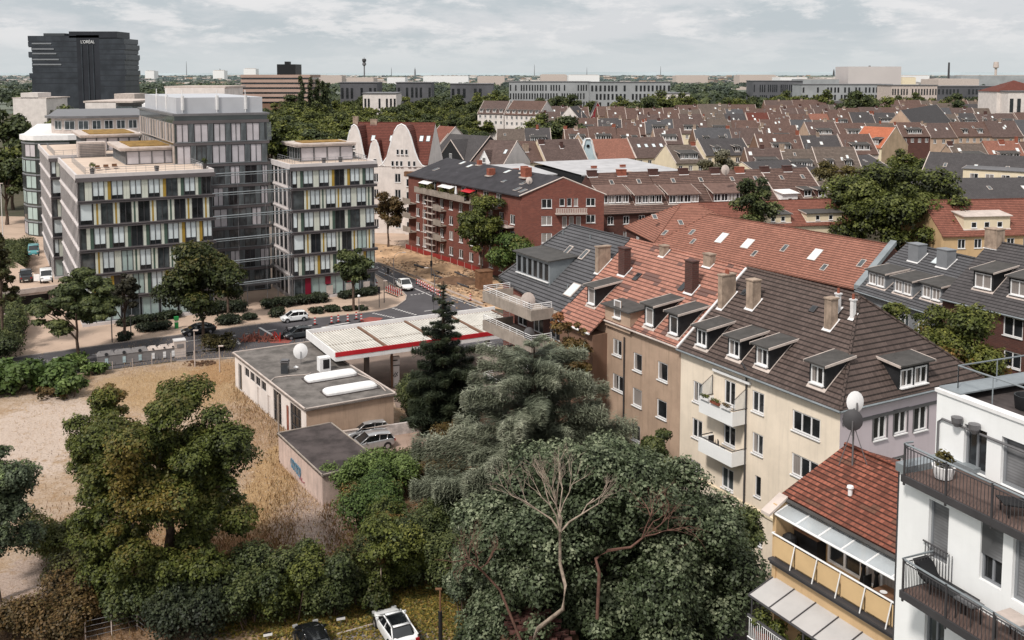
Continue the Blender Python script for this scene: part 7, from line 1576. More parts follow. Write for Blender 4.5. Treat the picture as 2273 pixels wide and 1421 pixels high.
# ================================================================ filler rows of terraced roofs
rr = random.Random(77)
CN = {'brown2': 'brown', 'greyb': 'grey brown', 'plum': 'mauve brown', 'slate2': 'anthracite', 'orange': 'orange', 'orangered': 'rust red', 'redsheet': 'deep red', 'slate': 'slate grey'}
ORD = ['first', 'second', 'third', 'fourth', 'fifth', 'sixth', 'seventh', 'eighth', 'ninth', 'tenth', 'eleventh', 'twelfth', 'thirteenth', 'fourteenth', 'fifteenth', 'sixteenth', 'seventeenth', 'eighteenth', 'nineteenth', 'twentieth', 'twenty-first', 'twenty-second', 'twenty-third', 'twenty-fourth', 'twenty-fifth', 'twenty-sixth', 'twenty-seventh', 'twenty-eighth']
def roofrow(rowname, px0, px1, Y, deg, seed, det, ze=11, wmin=8.5, wmax=14):
    rr = random.Random(seed); a = math.radians(deg); d = Vector((math.cos(a), math.sin(a))); p = Vector(((px0-CX)/F*Y, Y)); i = 0
    while proj((p.x, p.y, 10))[0] < px1 and i < 28:
        w_ = rr.uniform(wmin, wmax); z = ze+rr.uniform(-.35, .5); q = p+d*w_; rk = rr.choices(list(CN), (34, 24, 26, 8, 2, 3, 1, 4))[0]; hf = rr.uniform(5.6, 6.8)
        wl = rr.choice(['cream2', 'offwhite', 'brickdark', 'tan', 'lightconc']); n = Vector((-d.y, d.x)); o = n*rr.uniform(-.4, .4)
        h = House('terraced_house', '%s roofed house, %s from left in %s' % (CN[rk], ORD[i], rowname), 'house', p+o, q+o, 2*hf, z, z+rr.uniform(4.9, 5.8))
        if det > 1:
            m = max(1, int(w_/2.7)); b = w_/m; ops = [(j*b+b/2-.6, j*b+b/2+.6, z-2.3, z-.8, '2', '?') for j in range(m)]; h.walls(M[wl], ops, bmat=M['tandark' if rr.random() < .75 else 'tan']); addwins(h, h.W, ops)
        else: h.walls(M[wl], bmat=M['tandark'])
        h.roof(T[rk], .35, verge=M['lightconc'] if rr.random() < .7 else None, ridge=False)
        if det > 1: fdeco(h, rr)
        elif det: h.skylight(rr.uniform(1, w_-2), 2.5, 1, 1.4, 'blind', 'lightconc'); h.chimney(rr.uniform(1, w_-1), hf*.9, 1.2, .8, 1.3, rr.choice(('chimbrick', 'chimrender')), 0)
        else: h.chimney(rr.uniform(1, w_-1), hf*.9, 1.4, .8, 1.3, 'chimrender', 0, False)
        if rr.random() < .12 and det > 1: xgable(h, w_/2, 4.5, 3.6, M[wl], T[rk], 'white')
        p = q; i += 1
        if rr.random() < .07: p = p+d*5
roofrow('the row left of the bright orange roof', 1668, 1888, 252, 2, 1, 2)
roofrow('the short row behind the long charcoal roof', 1690, 1880, 290, 5, 2, 2, 12)
roofrow('the row right of the bare plaster gable', 2130, 2300, 262, 4, 3, 2, 12)
roofrow('the first row behind the pale blue gable', 1105, 1760, 352, 3, 4, 2)
roofrow('the first row behind the bright orange roof', 1800, 2320, 372, 6, 5, 2, 12)
roofrow('the second row behind the blue gable', 1205, 1860, 402, -2, 6, 2, 12)
roofrow('the third row behind the blue gable', 1420, 2320, 452, 5, 7, 2, 12)
roofrow('the fourth row, behind the crimson gable', 1350, 2300, 520, 3, 8, 1, 12)
roofrow('the fifth row, before the grey offices', 1500, 2320, 590, 2, 9, 1, 12, 11, 18)
roofrow('the row left behind the crimson gable', 1205, 1480, 560, 2, 12, 1, 12, 11, 18)
roofrow('the last row before the grey offices', 1700, 2320, 690, 1, 10, 0, 12, 14, 24)
roofrow('the row right of the white mansards', 1200, 1290, 470, 2, 13, 1, 12)

# ================================================================ landmarks in the distance
def lm(nm, lab, cat, px, Y, boxes, mat, extra=None):
    """boxes: (px0,px1,ytop,ybottom or None,depth,material)"""
    c = ((px-CX)/F*Y, Y); x = thing(nm, lab, cat, (*c, 0))
    for i, (a, b, yt, yb, dep, m, nm2) in enumerate(boxes):
        x0, x1 = (a-CX)/F*Y, (b-CX)/F*Y; z1 = H-(yt-HOR)/F*Y; z0 = 0 if yb is None else H-(yb-HOR)/F*Y; mb = MB(); mb.ob((x0, Y-(dep if dep < 0 else 0), z0), (x1-x0, 0, 0), (0, abs(dep), 0), (0, 0, z1-z0)); obj(nm2, mb, M[m] if isinstance(m, str) else m, x)
    return x
YT = 900; bt = lambda a, b, t, bo, d, m, n: (a, b, t, bo, d, m, n)
M['tower1'] = plain('dark tower cladding', C(46, 48, 54), .4, .2, .05); M['tower2'] = plain('dark tower glass', C(58, 62, 68), .3, .3, .08)
bx = [bt(176, 226, 79, None, 40, 'tower1', 'lift_core')]
lv = [80, 93, 105, 115, 128, 139, 150, 162, 174, 186, 240]
for i in range(10):
    lft = 69 if i in (0, 1, 3, 7) else (76 if i in (2, 4, 5, 6) else 74); fr = 2 if i in (1, 3, 7) else 0
    bx.append(bt(lft, 176, lv[i]+.6, lv[i+1]-1.2, 34+fr*2, 'tower2', 'storey')); bx.append(bt(lft+1, 176, lv[i+1]-1.2, lv[i+1]+.6, 33, 'tower1', 'floor_edge'))
    rgt = 284 if i in (1, 3, 6) else 281; bx.append(bt(226, rgt, lv[i]+6.6, lv[i+1]+4.6, 34, 'tower2', 'storey')); bx.append(bt(226, rgt-1, lv[i+1]+4.6, lv[i+1]+6.6, 33, 'tower1', 'floor_edge'))
bx += [bt(160, 266, 71, 85, 30, 'tower1', 'roof_plant'), bt(104, 150, 75, 81, 25, 'cardark', 'roof_plant')]
tw = lm('office_tower', 'black cantilevered office tower with white roof lettering far left', 'office tower', 176, YT, bx, 'tower1')
fc = bpy.data.curves.new('lettering', 'FONT'); fc.body = "L'OR\u00c9AL"; fc.size = 1; fc.extrude = .02
fo = bpy.data.objects.new('lettering_tmp', fc); COL.objects.link(fo); bpy.context.view_layer.update()
me = bpy.data.meshes.new_from_object(fo.evaluated_get(bpy.context.evaluated_depsgraph_get())); bpy.data.objects.remove(fo)
xs = [v.co.x for v in me.vertices]; ys = [v.co.y for v in me.vertices]; wx = max(xs)-min(xs); s_ = (217-187)/F*YT/wx; x0 = (187-CX)/F*YT; z0 = H-(97-HOR)/F*YT
for v in me.vertices: v.co = Vector((x0+(v.co.x-min(xs))*s_, YT-1.2-v.co.z, z0+(v.co.y)*s_*1.15))-tw.location
me.materials.clear(); me.materials.append(plain('white sign letters', (.8, .8, .8, 1), .5, .02)); o = bpy.data.objects.new('lettering', me); COL.objects.link(o); o.parent = tw  # letters in one plain white
for a in (186, 200, 211):     # pale vertical lines of the core
    mb = MB(); X = (a-CX)/F*YT; mb.ob((X, YT-.6, 8), (.9, 0, 0), (0, .5, 0), (0, 0, H-(100-HOR)/F*YT-8)); obj('glazing_strip', mb, M['tower2'], tw)
for f in (1, 2, 3, 4, 5): # paler grey window bands
    z = H-(lv[f]+6-HOR)/F*YT; mb = MB(); mb.ob(((78-CX)/F*YT, YT-.5, z), ((38+f*5)/F*YT, 0, 0), (0, .4, 0), (0, 0, 1.2)); obj('window_band', mb, M['framegrey'], tw)
YS = 700; bx = []
for i in range(6):
    y0 = 166+i*10.6; bx += [bt(536, 690, y0, y0+6.4, 38, plain('pink concrete band', C(176, 150, 138), .9, .08, .1) if i == 0 else bpy.data.materials['pink concrete band'], 'concrete_band'), bt(538, 688, y0+6.4, y0+10.6, -1 if 0 else 36, 'gdark', 'window_band')]
bx += [bt(617, 658, 143, 166, 20, 'black', 'roof_plant'), bt(634, 644, 137, 143, 6, 'black', 'roof_plant'), bt(536, 690, 228, None, 40, 'tandark', 'base')]
lm('banded_office_block', 'low office block with pink concrete bands and a black box on its roof', 'office building', 613, YS, bx, 'tan')
lm('warehouse', 'large pale windowless warehouse on the skyline with dark vertical joints', 'warehouse', 1938, 1500, [bt(1880, 1997, 148, None, 60, plain('pale warehouse sheet', C(196, 188, 186), .7, .05, .02), 'hall'), bt(1926, 1930, 146, 188, -1.5, 'greymetal', 'stair_tower'), bt(1930, 1934, 152, 188, -1.5, 'greymetal', 'stair_tower'), bt(1909, 1909.7, 149, 188, -.5, 'greymetal', 'joint'), bt(1967, 1967.7, 149, 188, -.5, 'greymetal', 'joint')], 'white')
def tower(nm, lab, cat, px, Y, prof, mat):
    X = (px-CX)/F*Y; x = thing(nm, lab, cat, (X, Y, 0)); mb = MB(); mb.lathe([(r/F*Y, max(0, H-(y-HOR)/F*Y)) for r, y in prof], (X, Y, 0), 12); obj('shaft', mb, M[mat], x); return x
tower('control_tower', 'airport control tower with a dark cab on the horizon', 'tower', 810, 3500, [(1.6, 185), (1.4, 150), (1.5, 147), (4.5, 144), (4, 140), (2, 139)], 'greymetal')
x = tower('control_tower_cab', 'tower', 'tower', 810, 3500, [(3, 139), (4.8, 135), (4.2, 131), (.4, 130.5), (.3, 127)], 'darkmetal'); x.name = 'radar_tower'; x['label'] = 'dark glazed head and aerial on top of the airport tower'; x.children[0].name = 'cab'
tower('factory_chimney', 'tall dark slim factory chimney on the right skyline', 'chimney', 2102, 1600, [(2.5, 188), (1.9, 139), (1.6, 139)], 'darkmetal')
tower('water_tower', 'pale square headed tower on the right skyline', 'tower', 2206, 2600, [(2.6, 185), (2.4, 152), (6, 150), (5, 138), (1, 137.5)], 'lightconc')
for px, yt, Y, l in ((417, 136, 6000, 'thin pale mast on the left horizon'), (1186, 143, 6000, 'thin mast left of the long grey office slab'), (1302, 150, 6000, 'thin mast above the long grey office slab'), (1465, 147, 6000, 'thin mast above the right end of the long grey office slab'), (922, 150, 5000, 'short chimney stack right of the control tower'), (1848, 153, 3000, 'small dark church spire left of the pale warehouse'), (870, 150, 6000, 'slim mast between control tower and short chimney stack'), (491, 152, 6000, 'squat tower on the left horizon')):
    tower('mast' if 'mast' in l else ('church_spire' if 'spire' in l else 'chimney_stack'), l, 'mast' if 'mast' in l else 'tower', px, Y, [(.9 if 'mast' in l else 2.2, 168), (.5 if 'mast' in l else 1.6, yt+5), (.2, yt)], 'framegrey' if 'spire' not in l else 'darkmetal')
# grey slab offices
def slab_office(nm, lab, px0, px1, yt, yb, Y, mat, wmat, nw, seed, rows=3, dep=30, skew=0):
    rs = random.Random(seed); X0, X1 = (px0-CX)/F*Y, (px1-CX)/F*Y; z1 = H-(yt-HOR)/F*Y; W_ = Wall((X0, Y), (X1, Y+skew)); x = thing(nm, lab, 'office building', (X0, Y, 0)); mb = MB(); mb.ob(W_.p(0, 0, 0), dd3(W_, W_.L), oo3(W_, -dep), (0, 0, z1)); obj('wall', mb, M[mat], x); mb = MB(); mb.ob(W_.p(-.5, z1, .5), dd3(W_, W_.L+1), oo3(W_, -dep-1), (0, 0, .6)); obj('roof', mb, M['greymetal'], x)
    hgt = (z1-6)/rows
    for r in range(rows):
        for i in range(nw):
            if rs.random() < .2: continue
            u = (i+.2+.2*rs.random())*W_.L/nw; window(x, W_, u, 5+r*hgt+.6, W_.L/nw*.5, hgt*.7, '1', None, 'd', 0, -.12)
    return x
M['greyslab'] = plain('grey facade panels', C(156, 158, 160), .7, .15, .06); M['greydark'] = plain('dark grey facade panels', C(92, 92, 96), .7, .2, .06)
slab_office('office_slab', 'long grey office slab with narrow vertical windows, left half', 1130, 1310, 182, 0, 900, 'greyslab', 0, 30, 2, 3)
slab_office('office_slab', 'long grey office slab with narrow vertical windows, right half', 1310, 1487, 183, 0, 880, 'greyslab', 0, 20, 3, 3)
slab_office('office_slab', 'dark office block behind the town roofs, left of the long grey office building', 1670, 1780, 180, 0, 1050, 'greydark', 0, 24, 4, 2)
slab_office('office_slab', 'long grey office building with two window bands below the pale warehouse', 1778, 1978, 188, 0, 900, 'greyslab', 0, 26, 5, 3)
slab_office('office_slab', 'office building with light and dark patchwork facade right of the long grey one', 1976, 2078, 190, 0, 780, 'lightconc', 0, 16, 6, 3)
slab_office('office_slab', 'dark patchwork office wing on the right skyline', 2078, 2245, 192, 0, 860, 'greydark', 0, 20, 7, 3)
slab_office('office_slab', 'dark glazed office block in the trees, left one', 756, 838, 184, 0, 760, 'greydark', 0, 8, 8, 2)
slab_office('office_slab', 'dark glazed office block in the trees, right one', 880, 958, 184, 0, 800, 'greydark', 0, 8, 9, 2)
slab_office('office_slab', 'dark office block at the trees behind the park', 1000, 1095, 187, 0, 820, 'greydark', 0, 8, 10, 2)
slab_office('low_white_building', 'low white building with window band in the park trees', 806, 880, 208, 0, 620, 'offwhite', 0, 9, 11, 2)
slab_office('low_white_building', 'low white building at the right end of the grey slab', 1465, 1530, 208, 0, 800, 'offwhite', 0, 9, 12, 2)
slab_office('hotel', 'white house with red mansard roof at the right edge of the town', 2236, 2330, 204, 0, 520, 'offwhite', 0, 6, 13, 2)
mb = MB(); X0 = (2228-CX)/F*519; mb.prism([(X0, 519), (X0+40, 519), (X0+40, 540), (X0, 540)], 27, 27); 
x = thing('mansard_roof_house', 'red pyramid roofed mansion behind the white house at the right edge', 'house', (X0+5, 530, 0)); mb = MB(); a_, b_, c_, d_ = V(X0, 528, 26.6), V(X0+30, 528, 26.6), V(X0+30, 550, 26.6), V(X0, 550, 26.6); t_ = V(X0+14, 538, 32.5); mb.poly(a_, b_, t_); mb.poly(b_, c_, t_); mb.poly(c_, d_, t_); mb.poly(d_, a_, t_); obj('roof', mb, T['redsheet'], x); mb = MB(); mb.ob((X0+.5, 528.5, 0), (29, 0, 0), (0, 21, 0), (0, 0, 26.5)); obj('wall', mb, M['offwhite'], x)
for i, (a, b, yt, Y, m) in enumerate(((475, 500, 157, 5000, 'white'), (543, 570, 153, 5200, 'white'), (325, 345, 158, 5000, 'white'), (1200, 1258, 166, 2200, 'lightconc'), (1262, 1330, 167, 2100, 'white'), (1500, 1570, 168, 2500, 'lightconc'), (1640, 1720, 167, 2300, 'lightconc'), (1730, 1790, 172, 1900, 'white'), (1780, 1860, 176, 1500, 'greyslab'), (2000, 2030, 172, 1700, 'cream2'), (2080, 2170, 176, 1400, 'lightconc'), (2130, 2290, 168, 2100, 'greyslab'), (2000, 2060, 168, 2600, 'white'), (700, 760, 168, 2500, 'lightconc'), (770, 830, 173, 2000, 'lightconc'), (860, 900, 172, 2400, 'white'), (940, 1040, 169, 2600, 'white'), (1060, 1120, 170, 2300, 'lightconc'))):
    lm('industrial_hall', ['pale', 'white', 'grey', 'cream'][['lightconc', 'white', 'greyslab', 'cream2'].index(m)]+' flat hall on the skyline, '+ORD[i]+' of those counted from the far left group rightwards', 'hall', (a+b)/2, Y, [bt(a, b, yt, None, 60, m, 'hall'), bt(a+3, b-3, yt-1, yt, 40, 'lightconc', 'roof')], m)
# buildings behind the left office complex
lm('flat_roofed_building', 'white windowless stair and roof block left of the grey slab', 'building', 240, 300, [bt(190, 258, 227, None, 24, 'offwhite', 'wall'), bt(258, 294, 236, None, 20, 'gmid', 'glazed_link'), bt(186, 296, 224, 228, 27, 'lightconc', 'roof')], 'white')
lm('rooftop_building', 'cream rooftop block with a wide dark window behind the pale plant room', 'building', 435, 235, [bt(368, 500, 195, None, 16, 'offwhite', 'wall'), bt(366, 502, 191.5, 195, 18, 'lightconc', 'roof'), bt(422, 464, 205, 216, -.3, 'gdark', 'window')], 'white')
lm('flat_roofed_building', 'white stepped flat building in the trees at far left', 'building', 70, 420, [bt(30, 104, 218, None, 20, 'offwhite', 'wall'), bt(48, 86, 206, 218, 12, 'offwhite', 'upper_storey'), bt(28, 106, 216.5, 218.3, 22, 'lightconc', 'roof')], 'white')
lm('office_slab', 'striped pale low office block behind the left trees', 'building', 275, 600, [bt(255, 300, 208, None, 20, 'lightconc', 'wall'), bt(257, 298, 212, 217, -.3, 'gdark', 'window_band')], 'white')
# hills and far stuff
hb = MB(); g = random.Random(4); n = 90; pts = []
for i in range(n+1):
    px = -300+i*2900/n; t = px/2273; y = 163-(3.2 if px > 1200 else .6)*max(0, math.sin((t-.35)*4.2))**.8 if t > .4 else 162.6
    pts.append(((px-CX)/F*20000, H-((y-g.uniform(0, .5))-HOR)/F*20000))
for (a, za), (b, zb) in zip(pts, pts[1:]): hb.poly((a, 20000, -5), (b, 20000, -5), (b, 20600, zb), (a, 20600, za)); hb.poly((a, 20600, za), (b, 20600, zb), (b, 24000, zb), (a, 24000, za))
struct('hills', hb, plain('hazy blue grey hills', C(160, 170, 174), 1, .12, .0006), True)  # distance haze is part of the hills' base colour
# far woodland and rooftops
def far_wood(name, lab, n, y0, y1, x0, x1, cols, seed, hmin=9, hmax=15, per=60):
    g = np.random.default_rng(seed); yy = y0+(y1-y0)*g.random(n)**1.0; Y = F*(H-11)/(yy-HOR); px = g.uniform(x0, x1, n); X = (px-CX)/F*Y
    rad = g.uniform(5, 10, n)*(1+Y/5000); h = g.uniform(hmin, hmax, n); N_ = n*per; idx = np.repeat(np.arange(n), per)
    d = g.normal(size=(N_, 3)); d[:, 2] = np.abs(d[:, 2]); d /= np.linalg.norm(d, axis=1, keepdims=True)
    c = np.c_[X, Y, h-rad*.6][idx]+d*np.c_[rad, rad, rad*.62][idx]*(.75+.3*g.random((N_, 1)))
    K = np.array(cols); t = np.clip(g.random(n)[idx]*.6+g.random(N_)*.4, 0, .999)*(len(K)-1); i0 = t.astype(int); f = (t-i0)[:, None]; col = K[i0]*(1-f)+K[i0+1]*f
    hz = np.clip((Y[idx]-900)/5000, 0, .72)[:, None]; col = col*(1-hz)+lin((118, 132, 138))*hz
    me = leafcloud(name, c, d+g.normal(size=(N_, 3))*.4+np.array([0, 0, .5]), (rad[idx]*.5)*(.7+.6*g.random(N_)), col, M['leaf']); o = bpy.data.objects.new(name, me); COL.objects.link(o); tag(o, lab, 'woodland'); o['kind'] = 'stuff'; return o
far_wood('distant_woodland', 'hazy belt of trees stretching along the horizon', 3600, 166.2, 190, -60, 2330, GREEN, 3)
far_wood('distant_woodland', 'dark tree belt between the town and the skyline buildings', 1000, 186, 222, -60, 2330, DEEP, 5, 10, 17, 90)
def far_roofs():
    g = random.Random(9); mb = MB()
    for i in range(900):
        y = 165.6+g.random()**1.4*26; Y = F*(H-8)/(y-HOR); px = g.uniform(-40, 2320); X = (px-CX)/F*Y; w_ = g.uniform(10, 34)*(1+Y/5000); mb.m = g.choice((0, 0, 1, 2, 3)); z = g.uniform(8, 15); mb.ob((X, Y, 0), (w_, 0, 0), (0, 14, 0), (0, 0, z))
        mb.m = g.choice((3, 1)); mb.ob((X-.4, Y-.4, z), (w_+.8, 0, 0), (0, 14.8, 0), (0, 0, .5))
    o = obj('distant_rooftops', mb, [M['offwhite'], M['lightconc'], M['tan'], M['greydark']]); tag(o, 'hazy scatter of small far off rooftops towards the horizon', 'rooftops'); o['kind'] = 'stuff'
far_roofs()

# ================================================================ mid-distance trees
tmpl = []
for k, (cols, hh, rad) in enumerate(((DEEP, 15, 6.5), (GREEN, 14, 6), (GREEN, 17, 7.5), (OLIVE, 12, 5.5))):
    X, Y = (640+k*70-CX)/F*(430+k*20), 430+k*20
    tmpl.append(tree('dense leafy tree in the park belt behind the white gabled house', (X, Y, 0), hh, rad, .12, 4200, .8, cols, 22, tr=.35, seed=40+k, group='trees of the park belt', low=-.3))
rr = random.Random(8)
for i in range(150):
    Y = rr.choice((330, 360, 395, 430, 470, 510, 560, 610, 660))+rr.uniform(-12, 12); px = rr.uniform(585, 1090 if Y > 380 else 900)
    if Y < 345 and px < 660: continue
    sc = rr.uniform(.8, 1.15)*(1.15 if px < 900 else 1.0); dup(rr.choice(tmpl[:3] if rr.random() < .85 else tmpl), ((px-CX)/F*Y, Y, 0), rr.uniform(0, 6), 'dense leafy tree in the park belt behind the white gabled house', 'trees of the park belt', (sc, sc, sc*.95))
for i, (px, Y, s_, k, lab) in enumerate((
    (12, 330, 1.7, 0, 'tall dark tree at the left edge of the photo'), (20, 262, 1.2, 1, 'lower dark tree below the tall one at the left edge'), (5, 235, 1.1, 0, 'dark tree at the left edge beside the glazed office'), (75, 300, 1.35, 0, 'rounded tree in front of the white stepped building'), (130, 420, 1.5, 1, 'broad tree below the black tower, left'), (165, 400, 1.4, 2, 'broad tree below the black tower, middle'), (205, 380, 1.3, 1, 'broad tree below the black tower, right'), (232, 440, 1.6, 3, 'russet green tree at the foot of the black tower'),
    (455, 620, 1.5, 2, 'dark tree behind the cream rooftop block'), (385, 640, 1.5, 1, 'tree behind the antennas of the pale plant room'), (345, 660, 1.4, 0, 'dark tree left of the antennas'), (505, 640, 1.3, 0, 'dark tree left of the pink banded block'),
    (1240, 385, 1.35, 0, 'broad dark tree among the roofs left of the crimson gable, left crown'), (1205, 400, 1.2, 2, 'broad dark tree among the roofs, smaller left neighbour'), (1275, 400, 1.2, 0, 'broad dark tree among the roofs, right crown'), (1120, 372, .8, 3, 'small olive tree in front of the white mansard pair'), (1425, 545, 1.6, 0, 'large dark tree beside the crimson gable, left crown'), (1455, 560, 1.6, 2, 'large dark tree beside the crimson gable, right crown'),
    (1910, 560, 1.8, 0, 'large dark tree before the long grey office building, left crown'), (1945, 570, 1.7, 1, 'large dark tree before the long grey office building, right crown'), (1320, 720, 1.2, 1, 'tree before the long grey office slab, left'), (1260, 760, 1.4, 0, 'tree before the long grey office slab, far left'), (2060, 262, .95, 0, 'small dark tree under the bare plaster gable'), (2150, 258, 1.0, 0, 'dark tree right of the bare plaster gable'), (2015, 300, .8, 2, 'tree behind the bare beige gable'), (2120, 600, 1.4, 0, 'dark tree below the patchwork offices'), (2090, 620, 1.3, 2, 'tree beside the patchwork offices'), (1560, 640, 1.2, 3, 'tree among far roofs left of the yellow gable'), (1620, 700, 1.4, 1, 'tree at the edge of the far roofs'), (1385, 640, 1.3, 2, 'tree behind the crimson gable'),
    (1590, 268, .75, 1, 'round tree behind the dark slate roof, left of the blossoms'), (1260, 232, .6, 2, 'slim tree rising beside the left white flat roof'))):
    dup(tmpl[k], ((px-CX)/F*Y, Y, 0), i*1.3, lab, None, (s_, s_, s_)).pop('group', None)
for i, px in enumerate((672, 690, 706, 718, 728)): poplar('slender poplar in the row right of the pink banded block', ((px-CX)/F*(640+i*6), 640+i*6, 0), 34-i*1.2, 3.2, 2600, 1.0, DEEP, 60+i, 'row of poplars')
def T2(lab, px, py, ytop, wpx, clear, n, leaf, cols, seed, Y=None, **k):
    b = P(px, py) if Y is None else V((px-CX)/F*Y, Y, 0); ppm = F/b.y; h = H-(ytop-HOR)/ppm; return tree(lab, b, h, wpx/2/ppm, clear, n, leaf, cols, seed=seed, **k)
T2('huge round chestnut tree towering over the roofs on the right', 1990, 600, 380, 306, .08, 120000, .46, [DEEP[0], GREEN[0], GREEN[2], lin((124, 126, 70))], 5, nb=150, br=2.7, tr=.5, low=-.7, surf=.98)
T2('blue green tree in front of the long brown row', 1680, 0, 388, 96, .02, 22000, .36, DEEP, 6, Y=170, nb=50, low=-.9)
T2('yellowing tree behind the long brown row', 1858, 0, 350, 95, .02, 18000, .4, OLIVE, 7, Y=235, nb=26)
T2('cream blossoming tree among the roofs', 1595, 0, 330, 80, .02, 16000, .4, OLIVE[:2]+[lin((150, 146, 128))], 8, Y=240, nb=26)
T2('wide green tree in front of the brick house on the right', 2135, 0, 670, 210, .1, 34000, .26, OLIVE[:1]+GREEN[1:], 9, Y=88, nb=40, autumn=(lin((120, 92, 44)), .12, .8))
T2('narrow tree between the anthracite and brick houses', 2012, 0, 650, 115, .1, 14000, .26, GREEN, 10, Y=96, nb=26)
T2('round tree in front of the brick corner house', 1068, 622, 437, 108, .12, 24000, .34, OLIVE[:1]+GREEN[1:], 11, nb=40)
T2('pale green bushy tree right of the brick house tree', 1140, 632, 532, 120, .05, 14000, .34, BRIGHT[:3]+OLIVE[3:], 12, nb=30)
T2('brownish tree at the corner before the white gabled house', 862, 548, 422, 66, .2, 9000, .4, BROWN, 13, nb=26)
T2('flat layered dark tree beside the road, left foreground of the offices', 173, 797, 612, 190, .1, 46000, .32, DEEP, 14, nb=64, br=1.1, spread=.5, squash=.6)
T2('slim reddish tree at the office corner', 277, 757, 612, 62, .34, 7000, .3, [lin((34, 34, 26)), lin((52, 50, 38)), lin((70, 66, 48))], 15, nb=22)
T2('big dark street tree in front of the left office wing', 452, 768, 547, 168, .17, 34000, .36, [DEEP[0], GREEN[0], GREEN[1], OLIVE[2]], 16, nb=50)
T2('street tree in front of the right office wing', 784, 690, 555, 86, .3, 11000, .34, DEEP, 17, nb=28)
T2('thin tree beside the ramp at the left edge', 8, 780, 522, 72, .2, 10000, .36, [DEEP[0], OLIVE[0], OLIVE[1], DEEP[2]], 18, nb=30)
T2('slender young tree at the planter between the office wings', 507, 712, 560, 60, .35, 4500, .34, GREEN, 19, nb=16)
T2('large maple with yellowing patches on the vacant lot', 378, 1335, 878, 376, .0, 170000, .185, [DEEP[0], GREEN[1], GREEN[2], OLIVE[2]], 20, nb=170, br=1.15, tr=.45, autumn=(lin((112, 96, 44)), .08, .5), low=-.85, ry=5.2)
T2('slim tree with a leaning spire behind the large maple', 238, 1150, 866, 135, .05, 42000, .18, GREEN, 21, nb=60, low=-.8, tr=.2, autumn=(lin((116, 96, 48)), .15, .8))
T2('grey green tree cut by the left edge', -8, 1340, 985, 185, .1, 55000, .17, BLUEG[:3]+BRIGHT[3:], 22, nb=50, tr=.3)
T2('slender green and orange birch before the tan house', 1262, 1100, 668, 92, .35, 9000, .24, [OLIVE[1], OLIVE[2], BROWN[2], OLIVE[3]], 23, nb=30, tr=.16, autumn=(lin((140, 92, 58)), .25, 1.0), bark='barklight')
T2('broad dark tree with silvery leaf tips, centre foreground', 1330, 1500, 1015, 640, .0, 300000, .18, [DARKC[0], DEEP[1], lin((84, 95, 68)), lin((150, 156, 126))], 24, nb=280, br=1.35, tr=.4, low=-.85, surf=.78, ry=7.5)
T2('dark tree below the cream house, right of the broad dark tree', 1590, 1430, 1130, 210, .05, 50000, .19, DEEP, 25, nb=50)
T2('dark green tree between the cedar and the tan house', 1470, 1230, 965, 110, .05, 20000, .18, DEEP, 26, nb=30)
conifer('silvery grey green cedar with sweeping sprays in the centre', P(1185, 1180), 15.6, 10.2, 250000, .18, SILVER, 27, 'cedar_tree', layers=11, droop=-.04, shape=.24, thin=3.0, clear=.08, narms=12, topw=.5, arm_w=.2)
conifer('dark pine standing before the filling station canopy', P(985, 945), 14.6, 5.2, 120000, .18, DARKC, 28, 'pine_tree', layers=13, droop=.0, shape=.7, thin=2.6, clear=.02, narms=11, topw=.4, arm_w=.44)
conifer('small dark spruce at the kerb below the side street', P(985, 720), 6.2, 1.6, 9000, .18, DARKC, 29, 'spruce_tree', layers=9, droop=.25, thin=3, clear=.03, topw=.15)
baretree('bare pale tree with a forked crown in front of the broad dark tree', [V(2.0, 49.0, 0), Q(1150, 1500, 49.5), Q(1195, 1395, 49.6), Q(1250, 1352, 49.8), Q(1254, 1300, 49.8), Q(1243, 1250, 49.9), Q(1243, 1180, 50)], .15, M['barklight'], 5, 5, ln=1.55, spread=.3, branches=5)
baretree('bare reddish limb twisting to the right in front of the broad dark tree', [V(4.6, 50, 0), Q(1320, 1500, 49.8), Q(1330, 1270, 49.8), Q(1322, 1240, 49.8), Q(1350, 1222, 49.9), Q(1400, 1215, 50), Q(1432, 1190, 50)], .11, M['barkred'], 9, 4, ln=1.2, spread=.6, branches=4)
baretree('bare dead limb low on the left of the broad dark tree', [V(1.0, 49.6, 0), Q(1180, 1480, 49.8), Q(1110, 1310, 49.9), Q(1065, 1262, 50)], .1, M['barkred'], 12, 4, ln=1.0, spread=.6, branches=4)
